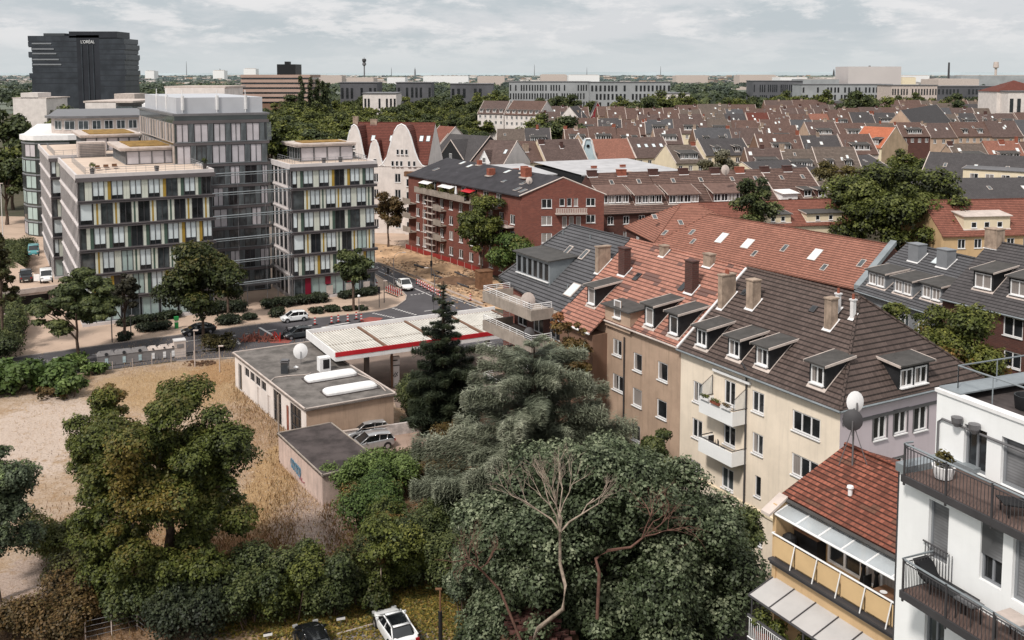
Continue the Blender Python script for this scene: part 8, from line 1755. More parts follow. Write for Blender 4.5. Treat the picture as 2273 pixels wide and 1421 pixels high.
# hedges and shrubs
def S2(lab, px, py, wpx, hm, n, leaf, cols, seed, ratio=1.0, **k):
    b = P(px, py); ppm = F/b.y; rx = wpx/2/ppm; return shrub(lab, b, rx, rx*ratio, hm, n, leaf, cols, seed=seed, **k)
BG2 = BRIGHT
for i, (lab, px, py, w_, h_, n, lf, c) in enumerate((
    ('bright green bush spilling over the graffiti garage roof', 775, 1110, 130, 4.0, 23800, .165, BG2), ('bright green bush right of the garage corner', 860, 1105, 120, 3.8, 20400, .165, BG2), ('mid green bush below the bright bushes', 820, 1180, 150, 3.8, 22100, .165, BRIGHT[:3]), ('dark green bush above the car park hedge, left', 890, 1240, 160, 4.0, 22100, .165, GREEN), ('dark green bush above the car park hedge, right', 970, 1225, 150, 4.0, 20400, .165, DEEP),
    ('deep green laurel bush behind the garage yard', 905, 1060, 100, 2.6, 11900, .155, DEEP), ('russet bush beside the laurel', 985, 1075, 100, 2.4, 10200, .155, BROWN), ('rusty brown bush under the cedar', 1000, 985, 70, 2.2, 6800, .155, BROWN[1:]), ('olive bush under the dark tree left side', 1030, 1150, 110, 3.5, 13600, .165, OLIVE),
    ('ivy bush climbing the tan workshop corner', 905, 925, 80, 4.3, 15300, .155, DEEP),
    ('dark hedge bush along the car park, leftmost', 320, 1400, 170, 3.2, 17000, .17, DEEP), ('dark hedge bush along the car park below the maple trunk', 430, 1405, 170, 3.4, 18700, .17, DARKC), ('pointed dark hedge bush of the car park', 570, 1385, 150, 4.6, 20400, .165, DEEP), ('hedge bush of the car park right of the pointed one', 650, 1370, 140, 4.4, 20400, .165, GREEN), ('middle hedge bush of the car park', 725, 1355, 150, 4.6, 20400, .165, DEEP), ('hedge bush left of the young tree stem', 800, 1335, 140, 4.3, 20400, .165, [DEEP[0], GREEN[1], BROWN[1]]), ('hedge bush behind the young tree stem', 880, 1310, 150, 4.5, 20400, .165, GREEN), ('right end hedge bush of the car park', 965, 1300, 140, 4.8, 20400, .165, DEEP), ('pale green bush beside the bare dead limb', 1030, 1370, 90, 5.4, 13600, .155, BLUEG),
    ('olive brown bush left of the maple', 215, 1300, 170, 4.0, 18700, .17, [OLIVE[0], BROWN[1], GREEN[2]]), ('brown weedy bush at the lower left', 130, 1390, 170, 2.6, 13600, .17, BROWN), ('grey brown bush at the left bottom corner', 20, 1410, 120, 2.2, 8500, .17, BROWN[:3]), ('green bush between the maple and the left edge tree', 110, 1240, 130, 3.2, 13600, .17, [DEEP[0], GREEN[2], BROWN[1]]),
    ('large leaved knotweed clump at the left road edge', 25, 868, 110, 3.2, 4200, .5, BRIGHT[:3]), ('large leaved knotweed clump left of the isolated bush', 105, 862, 110, 2.8, 4200, .5, [DEEP[1], BRIGHT[1], BRIGHT[2]]), ('isolated light green knotweed bush on the sand', 155, 882, 52, 2.4, 1400, .42, BRIGHT), ('light green shrub at the foot of the layered tree', 178, 822, 60, 1.8, 1500, .4, BRIGHT), ('low green weeds left of the recycling containers', 215, 830, 50, 1.2, 900, .35, BRIGHT), ('red leaved weeds below the knotweed', 120, 880, 80, 1.0, 1600, .25, BROWN), ('small shrub behind the bare pole by the road', 485, 775, 70, 1.8, 1800, .3, [GREEN[0], OLIVE[1], BROWN[1]]), ('tall grass bush on the orange terrace roof edge', 1545, 590, 10, .5, 85, .155, OLIVE))):
    if i == 30: continue
    S2(lab, px, py, w_, h_, n, lf, c, 100+i, autumn=(lin((120, 90, 48)), .1, .9) if i in (2, 3, 15) else None)
for i, (lab, x0, y0, x1, y1, w_, h_) in enumerate((('clipped dark hedge in front of the right office wing', 582, 686, 722, 668, 2.4, 1.3), ('clipped dark hedge under the office windows at the junction', 752, 664, 838, 652, 2.2, 1.1), ('clipped dark hedge along the left office wing', 262, 724, 400, 703, 2.0, 1.0), ('low hedge on the pavement left of the green kiosk', 307, 738, 378, 729, 1.6, 1.1), ('low round hedge at the foot of the slim reddish tree', 262, 757, 296, 753, 2.0, 1.0), ('low hedge left of the black car bay', 482, 722, 530, 716, 2.0, 1.2), ('low round hedge right of the young street tree', 535, 712, 566, 708, 1.6, .8), ('low hedge behind the white hatchback', 602, 704, 632, 700, 1.8, 1.2), ('loose low planting before the junction, left', 690, 697, 750, 690, 1.6, .8), ('loose low planting before the junction, right', 762, 691, 815, 687, 1.6, .6), ('dark hedge by the glazed recess', 455, 698, 545, 690, 2.2, 1.6), ('dark green mass under the left edge tree', 0, 810, 20, 700, 4, 3.0), ('green bank above the ramp wall', 0, 640, 40, 560, 5, 3.0))):
    a, b = P(x0, y0), P(x1, y1); m = (a+b)/2; L = (b-a).length; rz_ = math.atan2(b.y-a.y, b.x-a.x); shrub(lab, m, L/2, w_/2, h_, int(900+420*L*w_), .26, DARKC if i < 11 else DEEP, seed=200+i, name='hedge', nb=int(8+L*4), rz=rz_, cat='hedge', stems=True, br=min(w_*.42, h_*.6))
for i, (lab, px, py, w_, h_) in enumerate((('dark undergrowth at the foot of the broad dark tree, left', 1130, 1470, 200, 5), ('dark undergrowth at the foot of the broad dark tree, centre', 1300, 1500, 220, 6.0), ('dark undergrowth at the foot of the broad dark tree, right', 1470, 1490, 220, 6.0), ('dark undergrowth beside the dark roofed outbuilding', 1560, 1440, 130, 6), ('undergrowth behind the broad dark tree at the cream house', 1560, 1300, 260, 6), ('bushes along the foot of the tan house', 1420, 1180, 200, 5))):
    S2(lab, px, py, w_, h_, 16000, .19, [DARKC[0], DEEP[0], DEEP[1], DEEP[2]], 300+i)
rt = random.Random(31)
for i in range(70):
    Y = rt.uniform(700, 745); px = rt.choice((rt.uniform(600, 1120), rt.uniform(1480, 2290), rt.uniform(1120, 2290))); sc = rt.uniform(1.0, 1.5)
    dup(tmpl[rt.choice((0, 0, 1, 2))], ((px-CX)/F*Y, Y, 0), i, 'dark tree in the belt in front of the grey skyline offices', 'trees before the skyline offices', (sc, sc, sc))
for i in range(34):
    Y = rt.choice((300, 318, 338, 380, 388, 430, 478, 552, 640)); px = rt.uniform(1150 if Y > 330 else 1690, 2290); sc = rt.uniform(.62, .95); dup(tmpl[rt.choice((0, 1, 2, 3))], ((px-CX)/F*Y, Y+rt.uniform(-3, 3), 0), i, 'green tree crown rising between rows of town roofs', 'trees between the town roofs', (sc, sc, sc))
# dry grass and ground cover
def inpix(n, polys, g, jit=1.0):
    out = []
    for x0, y0, x1, y1, wgt in polys:
        m = int(n*wgt); u = g.random(m); v = g.normal(size=m)*.5+.5; x = x0+(x1-x0)*u; y = y0+(y1-y0)*v; out.append(np.c_[x, y])
    q = np.concatenate(out); q = q[(q[:, 1] > 535)]; Y = F*H/(q[:, 1]-CY+F*math.tan(PITCH)); return np.c_[(q[:, 0]-CX)/F*Y, Y, np.zeros(len(q))]
def grass(name, lab, n, polys, cols, h, seed, upright=True, cat='grass', leaf=.5, elong=5):
    g = np.random.default_rng(seed); p = inpix(n, polys, g); m = len(p); cl = g.normal(size=(m, 3))*np.array([.25, .25, 0]); p = p+cl; K = np.array(cols); t = g.random(m)*(len(K)-1.001); i0 = t.astype(int); f = (t-i0)[:, None]; col = (K[i0]*(1-f)+K[i0+1]*f)*(.7+.6*g.random((m, 1)))
    hh = h*(.4+.9*g.random(m)); p[:, 2] = hh*.45; hh = hh/elong if upright else hh
    if upright: me = leafcloud(name, p, np.c_[g.normal(size=(m, 2)), np.full(m, .25)], hh, col, M['leaf'], elong=elong, axis=np.c_[g.normal(size=(m, 2))*.35, np.ones(m)])
    else: me = leafcloud(name, p, np.c_[g.normal(size=(m, 2))*.5, np.ones(m)], leaf*(.6+.8*g.random(m)), col, M['leaf'])
    o = bpy.data.objects.new(name, me); COL.objects.link(o); tag(o, lab, cat); o['kind'] = 'stuff'
STRAW = [lin((190, 160, 120)), lin((212, 184, 146)), lin((166, 134, 98)), lin((198, 172, 136))]; WEED = [lin((132, 100, 68)), lin((104, 82, 54)), lin((150, 116, 84)), lin((96, 88, 52))]
grass('dry_grass', 'straw coloured dry grass on the vacant lot', 20000, [(250, 800, 560, 900, .3), (430, 880, 640, 1000, .16), (540, 960, 700, 1150, .26), (480, 1100, 640, 1260, .12), (180, 880, 560, 930, .1), (0, 880, 260, 1000, .04)], STRAW, .34, 31, elong=3)
grass('brown_weeds', 'brown and reddish weeds along the lot edges', 20000, [(420, 1180, 640, 1330, .3), (60, 1250, 360, 1421, .25), (700, 1080, 800, 1260, .14), (500, 850, 620, 960, .1), (580, 920, 720, 1120, .08), (640, 780, 700, 800, .02), (900, 1050, 1040, 1140, .15), (330, 1330, 600, 1400, .15)], WEED, .42, 32, elong=2.4)
grass('ground_cover', 'yellow green ivy ground cover around the car park', 42000, [(560, 1330, 1080, 1440, .75), (440, 1390, 700, 1440, .2), (1000, 1330, 1200, 1480, .2)], [lin((86, 92, 44)), lin((140, 124, 58)), lin((64, 74, 38)), lin((166, 140, 70)), lin((104, 76, 52))], .16, 33, False, 'ground cover', .2)
grass('rubble', 'loose stones and rubble scattered over the sandy lot', 7000, [(0, 880, 700, 1200, .8), (580, 1120, 760, 1240, .3)], [lin((150, 130, 116)), lin((206, 190, 176)), lin((110, 92, 78))], .05, 34, False, 'rubble', .12)

grass('excavation_debris', 'clods, boards and stones strewn over the sandy excavation', 2600, [(845, 560, 1080, 600, .45), (960, 590, 1080, 650, .55)], [lin((120, 92, 70)), lin((210, 184, 156)), lin((96, 74, 58)), lin((170, 140, 112))], .1, 35, False, 'debris', .55)
# ================================================================ vehicles
def ang(a, b, c, d, z=0): p, q = P(a, b, z), P(c, d, z); return math.atan2(q.y-p.y, q.x-p.x)
RL = ang(700, 722, 400, 760)
car('hatch', 'carwhite', 'white hatchback driving along the road past the offices', P(653, 713), RL)
car('sedan', 'carblack', 'black car partly hidden behind the big street tree', P(441, 741), RL)
car('hatch', 'cardark', 'dark car half hidden under the edge of the canopy', P(662, 750), RL)
car('pickup', 'carwhite', 'white pickup truck waiting at the junction beside the barriers', P(897, 641), ang(842, 605, 905, 650))
car('hatch', 'carwhite', 'white car tail just showing behind the right office wing', P(822, 634), ang(905, 650, 842, 605))
car('van', 'carteal', 'turquoise van facing the camera on the upper parking deck', P(75, 566, 3), ang(80, 540, 77, 575, 3)); car('van', 'carwhite', 'white delivery van with an open door on the parking deck', P(103, 624, 3), ang(98, 590, 104, 630, 3), 'doors')
car('pickup', 'cardark', 'dark flatbed pickup beside the white van on the parking deck', P(58, 622, 3), ang(58, 630, 54, 595, 3))
car('sedan', 'cardark', 'dark car roof half hidden by knotweed at the left road edge', P(82, 822), RL+math.pi)
NS = math.atan2(-.475, -.88); car('suv', 'carsilver', 'silver estate car parked in the yard beside the garage', P(823, 997), NS); car('suv', 'carsilver', 'second silver car mostly hidden behind the estate car in the yard', P(812, 972)+V(0, .2, 0), NS)
CPH = ang(905, 1455, 853, 1375); car('sedan', 'carwhite', 'white coupe with a black glass roof parked at the bottom', P(877, 1412), CPH, 'glassroof'); car('sedan', 'carblack', 'black car parked at the bottom, cut by the photo edge', P(697, 1445), CPH)
# motorcycle and rider
mp = P(637, 752); mc = thing('motorcycle', 'dark motorcycle riding along the road past the canopy', 'motorcycle', mp, RL)
for x_ in (-.7, .7):
    mb = MB(); mb.lathe([(.2, -.05), (.32, -.05), (.32, .05), (.2, .05)], (x_, 0, .32), 16, 'y'); o = bpy.data.objects.new('wheel', mb.mesh('wheel', M['tyre'])); COL.objects.link(o); o.parent = mc
mb = MB(); loft([rsec(-.7, .1, .62, .78, .05), rsec(-.3, .16, .4, .82, .06), rsec(.15, .2, .35, .98, .08), rsec(.5, .14, .55, .95, .06)], mb); mb.tube([(.45, 0, .95), (.72, 0, .32)], .04, 6); mb.tube([(.4, -.32, 1.05), (.48, 0, 1.02), (.4, .32, 1.05)], .025, 6); mb.tube([(-.7, 0, .32), (0, 0, .42)], .05, 6); o = bpy.data.objects.new('frame', mb.mesh('frame', M['black'], smooth=True)); COL.objects.link(o); o.parent = mc
J = [((-.25, 0, .88), None), ((-.2, 0, 1.05), 0), ((-.08, 0, 1.32), 1), ((-.02, 0, 1.45), 2), ((.02, 0, 1.55), 3), ((.05, 0, 1.7), 4), ((-.05, .19, 1.38), 2), ((.15, .25, 1.18), 6), ((.36, .26, 1.08), 7), ((-.05, -.19, 1.38), 2), ((.15, -.25, 1.18), 9), ((.36, -.26, 1.08), 10), ((-.22, .13, .84), 0), ((.16, .2, .74), 12), ((.0, .2, .36), 13), ((.14, .2, .3), 14), ((-.22, -.13, .84), 0), ((.16, -.2, .74), 16), ((.0, -.2, .36), 17), ((.14, -.2, .3), 18)]
RD = [.16, .16, .18, .07, .09, .1, .07, .055, .045, .07, .055, .045, .1, .075, .05, .045, .1, .075, .05, .045]
rd, bo_ = person('motorcycle rider in dark clothes and helmet leaning to the handlebars', J, RD, mp, RL)
mb = MB(); mb.lathe([(.02, 1.5), (.12, 1.53), (.15, 1.62), (.145, 1.72), (.09, 1.81), (.02, 1.83)], (.04, 0, 0), 14); o = bpy.data.objects.new('helmet', mb.mesh('helmet', M['darkmetal'], smooth=True)); COL.objects.link(o); o.parent = rd

# ================================================================ street furniture
ca, cb_ = P(225, 812), P(395, 791); cd_ = (cb_-ca).normalized(); crz = math.atan2(cd_.y, cd_.x)
labs = ['leftmost grey recycling container with dark round inlet', 'second grey recycling container from the left', 'third grey recycling container from the left with orange sticker', 'first of the three smaller white topped recycling containers', 'middle one of the three smaller white topped recycling containers', 'right one of the three smaller white topped recycling containers']
for i, px in enumerate((236, 275, 310, 339, 364, 383)):
    w_ = (2.1, 2.2, 2.1, 1.35, 1.45, 1.0)[i]; q = P(px, 812-(px-225)*.122); x = thing('recycling_container', labs[i], 'recycling container', q, crz, None); mb = MB(); mb.add([(a*w_/2*s, b*.65*s, z) for z, s in ((.08, .92), (1.35, 1)) for a, b in ((-1, -1), (1, -1), (1, 1), (-1, 1))], [[3, 2, 1, 0], [4, 5, 6, 7], [0, 1, 5, 4], [1, 2, 6, 5], [2, 3, 7, 6], [3, 0, 4, 7]]); o = bpy.data.objects.new('body', mb.mesh('body', M['bingrey'])); COL.objects.link(o); o.parent = x
    mb = MB(); mb.add([(a*w_/2*s, b*.68*s, z) for z, s in ((1.35, 1.03), (1.72, .74 if i < 3 else .55)) for a, b in ((-1, -1), (1, -1), (1, 1), (-1, 1))], [[3, 2, 1, 0], [4, 5, 6, 7], [0, 1, 5, 4], [1, 2, 6, 5], [2, 3, 7, 6], [3, 0, 4, 7]]); o = bpy.data.objects.new('lid', mb.mesh('lid', M['bingrey' if i < 3 else 'lightconc'])); COL.objects.link(o); o.parent = x
    mb = MB(); mb.tube([(0, -.45, 1.45), (0, -.72, 1.55)], .2 if i < 3 else .11, 12); o = bpy.data.objects.new('inlet', mb.mesh('inlet', M['black'])); COL.objects.link(o); o.parent = x
    mb = MB(); mb.ob((-.18, -.67, .25), (.36, 0, 0), (0, .03, 0), (0, 0, .75)); o = bpy.data.objects.new('notice', mb.mesh('notice', M['binblue' if i < 3 else 'white'])); COL.objects.link(o); o.parent = x
    mb = MB()
    for s in (-1, 1): mb.tube([(s*w_*.3, -.3, 1.7), (s*w_*.3, .3, 1.8)], .03, 5)
    o = bpy.data.objects.new('hoist_bar', mb.mesh('hoist_bar', M['greymetal'])); COL.objects.link(o); o.parent = x
def bx_thing(nm, lab, cat, q, rz, parts):
    x = thing(nm, lab, cat, q, rz)
    for n_, m_, c in parts: mb = MB(); mb.ob(*c); o = bpy.data.objects.new(n_, mb.mesh(n_, M[m_])); COL.objects.link(o); o.parent = x
    return x
bx_thing('clothing_bank', 'tall pale grey collection box at the right end of the container row', 'collection box', P(399, 791), crz, [('body', 'lightconc', ((-.7, -.6, 0), (1.4, 0, 0), (0, 1.2, 0), (0, 0, 2.1))), ('lid', 'whiteflat', ((-.74, -.64, 2.1), (1.48, 0, 0), (0, 1.28, 0), (0, 0, .12))), ('hatch', 'bingrey', ((-.4, -.66, 1.3), (.8, 0, 0), (0, .06, 0), (0, 0, .45)))])
bx_thing('green_dispenser', 'bright green narrow dispenser on the pavement beside the tree', 'dispenser', P(392, 729), crz, [('post', 'green', ((-.25, -.2, 0), (.5, 0, 0), (0, .4, 0), (0, 0, .9))), ('panel', 'lightconc', ((-.2, -.18, .9), (.4, 0, 0), (0, .36, 0), (0, 0, .3))), ('head', 'green', ((-.3, -.25, 1.2), (.6, 0, 0), (0, .5, 0), (0, 0, .5)))])
def lampp(lab, px, py, h, arm=0, rz=0, globe=False, mat='greymetal', nm='street_lamp'):
    q = P(px, py); x = thing(nm, lab, 'street lamp', q, rz); mb = MB()
    pts = [(0, 0, 0), (0, 0, h*.8)]+([(arm*.15, 0, h*.93), (arm*.5, 0, h), (arm, 0, h)] if arm else [(0, 0, h)]); mb.tube(pts, [.08, .06]+[.04]*(len(pts)-2), 7); o = bpy.data.objects.new('pole', mb.mesh('pole', M[mat])); COL.objects.link(o); o.parent = x
    mb = MB(); mb.lathe([(.05, h-.05), (.22, h+.1), (.22, h+.25), (.05, h+.4)], (0, 0, 0), 10) if globe else mb.ob((arm-.1, -.12, h-.04), (.6, 0, 0), (0, .24, 0), (0, 0, .12)); o = bpy.data.objects.new('lamp_head', mb.mesh('lamp_head', M['white' if globe else 'lightconc'])); COL.objects.link(o); o.parent = x
lampp('tall lamp post on the pavement beside the layered tree', 249, 760, 8.5, .8, 2.5); lampp('thin pale post left of the first street bed', 291, 752, 3.2, 0); lampp('lamp post at the far left edge beside the ramp', 6, 772, 4.5, 0); lampp('white globe lamp before the right office wing', 797, 693, 2.3, 0, 0, True)
lampp('curved lamp post at the left kerb of the side street', 874, 640, 6.0, 1.6, .3); lampp('curved lamp post in the excavation beside the brick house', 958, 612, 8.0, -1.8, .2); lampp('curved lamp post at the right of the junction', 965, 678, 6.0, -1.5, .3); lampp('bare pole behind the fence of the lot', 433, 815, 4.6, 0, 0, False, 'lightconc', 'pole')
lampp('pole with two slanting stays behind the lot fence', 488, 826, 3.2, 0, 0, False, 'lightconc', 'pole'); lampp('slim post in front of the right office wing near the corner', 853, 672, 3.5); lampp('tall white mast at the far left before the glazed office', 8, 560, 14, 0, 0, False, 'white', 'flag_pole')
q = P(978, 1445); x = thing('bollard_lamp', 'dark lamp post beside the white coupe', 'lamp', q); mb = MB(); mb.tube([q, q+V(0, 0, 2.6)], .13, 8); obj('post', mb, M['black'], x); mb = MB(); mb.tube([q+V(0, 0, 2.6), q+V(0, 0, 4.0)], .06, 8); mb.ob(q+V(-.3, -.05, 4.0), (.4, 0, 0), (0, .1, 0), (0, 0, .1)); obj('lamp_head', mb, M['wood'], x)
def traf(lab, px, py, h=3.2, rz=0):
    q = P(px, py); x = thing('traffic_light', lab, 'traffic light', q, rz); mb = MB(); mb.tube([(0, 0, 0), (0, 0, h)], .06, 7); o = bpy.data.objects.new('pole', mb.mesh('pole', M['greymetal'])); COL.objects.link(o); o.parent = x
    mb = MB(); mb.box(0, -.12, h-.9, .34, .25, 1.0); o = bpy.data.objects.new('signal_head', mb.mesh('signal_head', M['black'])); COL.objects.link(o); o.parent = x; mb = MB()
    for k in range(3): mb.tube([(0, -.24, h-.75+k*.32), (0, -.28, h-.75+k*.32)], .1, 8)
    o2_ = bpy.data.objects.new('lens', mb.mesh('lens', M['darkmetal'])); COL.objects.link(o2_); o2_.parent = o
traf('traffic light at the pavement corner before the right office wing', 842, 683); traf('traffic light on the island beside the red and white barriers', 862, 640, 3.4); traf('traffic light at the excavation edge', 957, 620, 3.2, .5); traf('traffic light beside the small dark spruce', 962, 700, 3.0)
rw = plain('red and white barrier', C(196, 60, 54), .5, .1, 3)
def stripe(n_, m0, w_, h_, x, k=5):
    mb = MB()
    for i in range(k): mb.m = i % 2; mb.ob((-w_/2+i*w_/k, -.03, m0), (w_/k, 0, 0), (0, .06, 0), (0, 0, h_))
    o = bpy.data.objects.new(n_, mb.mesh(n_, [rw, M['white']])); COL.objects.link(o); o.parent = x
bar0 = None
for i, (px, py, rz_) in enumerate([(862+i*5, 648+i*2, 1.2) for i in range(6)]+[(930+i*8, 634+i*4.3, -.9) for i in range(7)]):
    lab = 'red and white plank barrier in the cluster at the junction corner' if i < 6 else 'red and white plank barrier in the row along the excavation'
    g_n = 'barriers at the junction corner' if i < 6 else 'barriers along the excavation'
    if bar0 is None:
        bar0 = thing('traffic_barrier', lab, 'barrier', P(px, py), rz_, g_n); stripe('plank', .75, 1.6, .25, bar0); stripe('lower_plank', .25, 1.6, .2, bar0)
        for s in (-.7, .7): mb = MB(); mb.tube([(s, 0, 0), (s, 0, 1.05)], .035, 5); mb.box(s, 0, 0, .25, .5, .08); o = bpy.data.objects.new('foot', mb.mesh('foot', M['black'])); COL.objects.link(o); o.parent = bar0
    else: dup(bar0, P(px, py), rz_, lab, g_n)
del0 = None
for i, (px, py) in enumerate(((699, 722), (736, 719), (751, 716), (772, 715), (791, 710), (802, 714), (1044, 668), (1076, 672))):
    lab = 'red and white striped delineator board standing on the road' if i < 6 else ['striped delineator left of the terraces at the excavation', 'striped delineator next to the terraces at the excavation'][i-6]
    if del0 is None:
        del0 = thing('delineator', lab, 'delineator', P(px, py), .5, 'delineators on the road'); mb = MB()
        for k in range(5): mb.m = k % 2; mb.ob((-.13, -.02, .15+k*.2), (.26, 0, 0), (0, .04, 0), (0, 0, .2))
        o = bpy.data.objects.new('board', mb.mesh('board', [rw, M['white']])); COL.objects.link(o); o.parent = del0; mb = MB(); mb.box(0, 0, 0, .7, .35, .12); o = bpy.data.objects.new('foot', mb.mesh('foot', M['black'])); COL.objects.link(o); o.parent = del0
    else:
        r_ = dup(del0, P(px, py), .5, lab, 'delineators on the road')
        if i > 5: del r_['group']
def fence(nm, lab, pts, h, mat, step, mesh=None, post='lightconc'):
    q = [P(*p) for p in pts]; x = thing(nm, lab, 'fence', q[0]); 
    for a, b in zip(q, q[1:]):
        L = (b-a).length; k = max(1, round(L/step)); d = (b-a).normalized()
        for i in range(k): mb = MB(); c = a.lerp(b, i/k); mb.tube([c, c+V(0, 0, h)], .04, 5); obj('post', mb, M[post], x)
        mb = MB()
        if mesh == 'solid': mb.ob(a+V(0, 0, .1), b-a, Vector((-d.y, d.x, 0))*.04, (0, 0, h-.2))
        else:
            for j in range(4): z = h*(j+1)/4-.05; mb.tube([a+V(0, 0, z), b+V(0, 0, z)], .018, 4)
        obj('panel', mb, M[mat], x)
    return x
fence('site_fence', 'red mesh fence along the foot of the brick corner house', [(900, 552), (940, 566), (1000, 584), (1064, 606)], 1.1, 'redplastic', 3, 'solid'); fence('wire_fence', 'thin wire fence between the lot and the road', [(130, 825), (250, 826), (380, 806), (480, 796)], 1.3, 'greymetal', 2.6)
fence('wooden_hoarding', 'pale board hoarding along the side street excavation', [(838, 586), (925, 618), (1001, 650), (1072, 678)], .5, 'lightconc', 3, 'solid'); fence('wire_fence', 'small fence at the bottom of the hedge left of the black car', [(190, 1425), (305, 1398), (320, 1410)], 1.4, 'greymetal', 2.0)
c = P(575, 757); x = thing('orange_netting', 'crumpled orange safety netting and pipes beside the road', 'netting', c); mb = MB(); rs = random.Random(3)
for i in range(60): a = rs.uniform(-2.4, 2.2); mb.tube([c+V(a, rs.uniform(-1, 1), .05), c+V(a+rs.uniform(-.5, .5), rs.uniform(-1, 1), rs.uniform(.6, 1.5)*(1-abs(a)/4)), c+V(a+rs.uniform(-1, 1), rs.uniform(-1, 1), .1)], .05, 4)
obj('netting', mb, M['orange'], x); mb = MB()
for i in range(8): mb.tube([c+V(2.4+rs.uniform(-.6, .6), rs.uniform(-.6, .6), 0), c+V(2.4+rs.uniform(-.6, .6), rs.uniform(-.6, .6), 1.2)], .05, 4)
obj('post', mb, rw, x)
for i, (px, py, r_, h_) in enumerate(((900, 570, 2.6, 1.0), (930, 575, 3.2, .8), (985, 600, 3.0, 1.1), (1020, 625, 3.4, .9), (860, 566, 3.0, .7))):
    c = P(px, py); x = thing('sand_heap', ['flat sand heap at the far end of the excavation', 'wide sand heap in the middle of the excavation', 'lumpy sand heap below the red fence', 'lumpy sand heap at the near end of the excavation', 'low sand heap behind the right office wing corner'][i], 'sand heap', c); mb = MB(); g = random.Random(i); n = 18; vs = [(c.x, c.y, h_)]; fs = []
    for j in range(1, 5):
        for k in range(n): t = 2*math.pi*k/n; q = r_*j/4*g.uniform(.85, 1.2); vs.append((c.x+math.cos(t)*q*1.5, c.y+math.sin(t)*q, max(.0, h_*(1-j/4)*g.uniform(.5, 1.4)) if j < 4 else -.02))
    for k in range(n):
        fs.append([0, 1+k, 1+(k+1) % n])
        for j in range(3): fs.append([1+j*n+k, 1+(j+1)*n+k, 1+(j+1)*n+(k+1) % n, 1+j*n+(k+1) % n])
    mb.add(vs, fs); obj('heap', mb, M['sand'] if i != 3 else M['soil'], x, smooth=True)
for i, (x0, y0, x1, y1) in enumerate(((845, 560, 905, 575), (960, 612, 1040, 640), (1010, 606, 1085, 640), (920, 590, 975, 607))):
    a, b = P(x0, y0), P(x1, y1); x = thing('pipe', ['dark pipe lying at the far end of the excavation', 'long dark pipe lying along the excavation', 'dark pipe beside the red fence', 'short dark pipe in the middle of the excavation'][i], 'pipe', a); mb = MB(); mb.tube([a+V(0, 0, .18), b+V(0, 0, .18)], .18, 8); obj('pipe', mb, M['darkmetal'], x)
bx_thing('wooden_crate', 'tall orange brown board crate at the foot of the brick house tree', 'crate', P(1074, 640), .4, [('crate', 'wood', ((-1.2, -1, 0), (2.4, 0, 0), (0, 2, 0), (0, 0, 3.0))), ('lid', 'wood', ((-1.3, -1.1, 3.0), (2.6, 0, 0), (0, 2.2, 0), (0, 0, .1)))])
for i, (px, py) in enumerate(((595, 1424), (757, 1388), (838, 1372))):
    q = P(px, py); x = bx_thing('parking_sign', ['left', 'middle', 'right'][i]+' small white parking bay sign in the ivy', 'sign', q, .35, [('board', 'white', ((-.28, 0, .35), (.56, 0, 0), (0, .04, 0), (0, 0, .17))), ('header', 'black', ((-.28, 0, .53), (.5, 0, 0), (0, .04, 0), (0, 0, .07))), ('stem', 'greymetal', ((-.02, .04, 0), (.04, 0, 0), (0, .04, 0), (0, 0, .5)))])
kb = MB(); a, b = P(745, 1412), P(838, 1386); kb.ob(a, b-a, (0, .14, 0), (0, 0, .1)); struct('car_park_kerb', kb, M['kerb'])
q = P(845, 1356); x = thing('young_tree', 'young tree with a thin bare stem behind the middle parking sign', 'tree', q); mb = MB(); mb.tube([q, q+V(.05, 0, 3.0)], [.06, .04], 6); obj('trunk', mb, M['barklight'], x); me = crown('crown', blobs_env((q.x, q.y, 4.3), (1.3, 1.3, 1.6), 14, .7, 4), 4000, .2, GREEN, off=q, seed=4); o = bpy.data.objects.new('crown', me); COL.objects.link(o); o.parent = x
c = V(1.0, 50.5, 0); x = thing('brick_rubble', 'reddish brown heap of old bricks below the bare pale tree', 'rubble heap', c); mb = MB(); rs = random.Random(16); a0 = Q(1150, 1340, 53); b0 = Q(1250, 1430, 50)
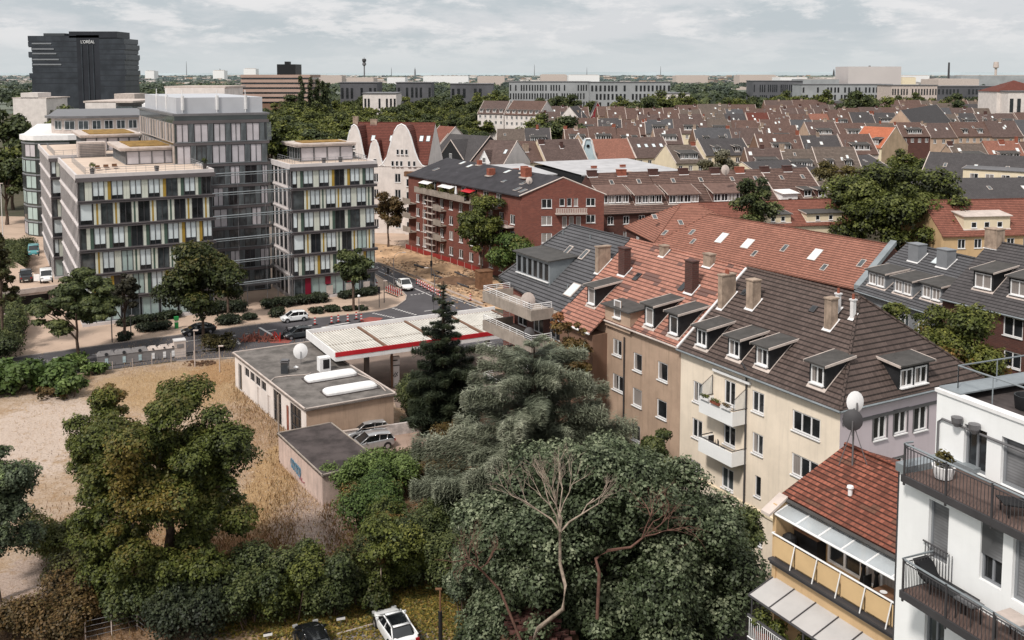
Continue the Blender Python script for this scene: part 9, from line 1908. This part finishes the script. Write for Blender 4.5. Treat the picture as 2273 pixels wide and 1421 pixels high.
for i in range(420): t = rs.random(); q = a0.lerp(b0, t)+V(rs.uniform(-1, 1), rs.uniform(-1, 1), 0); s = rs.uniform(.12, .25); mb.box(q.x, q.y, q.z+rs.uniform(-1.2, .0), s*1.6, s, s*.6)
mb.m = 1; mb.ob((a0.x-1.0, a0.y-1, 0), (b0.x-a0.x+2, 0, 0), (0, 2.6, 0), (0, 0, max(.5, b0.z-1.2))); obj('bricks', mb, [M['brickdark'], M['soil']], x)
# parking deck and underpass at the left
dk_ = thing('parking_deck', 'concrete parking deck over two dark garage openings at the left edge', 'parking deck', P(80, 690)); a, b = P(30, 694), P(160, 676); Wd_ = Wall(a, b); mb = MB(); cutwall(mb, Wd_, 0, 2.85, [(.8, 5.4, 0, 2.3), (6.2, 8.2, 0, 2.3)], 1.5); obj('wall', mb, M['lightconc'], dk_); mb = MB(); mb.ob(Wd_.p(-8, 2.85, .1), dd3(Wd_, Wd_.L+6), oo3(Wd_, -75), (0, 0, .14)); obj('deck', mb, M['paving'], dk_); mb = MB(); mb.ob(Wd_.p(-8, 2.7, .1), dd3(Wd_, Wd_.L+7), oo3(Wd_, .25), (0, 0, .75)); obj('parapet', mb, M['lightconc'], dk_); mb = MB(); mb.ob(Wd_.p(0, 0, -1.6), dd3(Wd_, 9), oo3(Wd_, -.1), (0, 0, 2.8)); obj('shade_panel', mb, M['black'], dk_)  # black panel behind the openings stands in for the shade inside
x = thing('retaining_wall', 'low concrete ramp wall running from the garage openings to the road', 'wall', P(45, 745)); mb = MB(); a, b = P(38, 692), P(48, 745); mb.ob(a, b-a, (.5, 0, 0), (0, 0, 1.3)); obj('wall', mb, M['lightconc'], x)
c = P(443, 808); x = thing('debris_pile', 'dark low debris pile of stones by the lot fence', 'debris', c); mb = MB(); rs = random.Random(6)
for i in range(70): t = rs.uniform(0, 6.28); r_ = rs.uniform(.2, 1); s = rs.uniform(.1, .3); mb.box(c.x+math.cos(t)*r_*2.2, c.y+math.sin(t)*r_*1.2, 0, s, s, s*rs.uniform(.5, 1.3)*(1.6-r_))
obj('stones', mb, M['soil'], x)
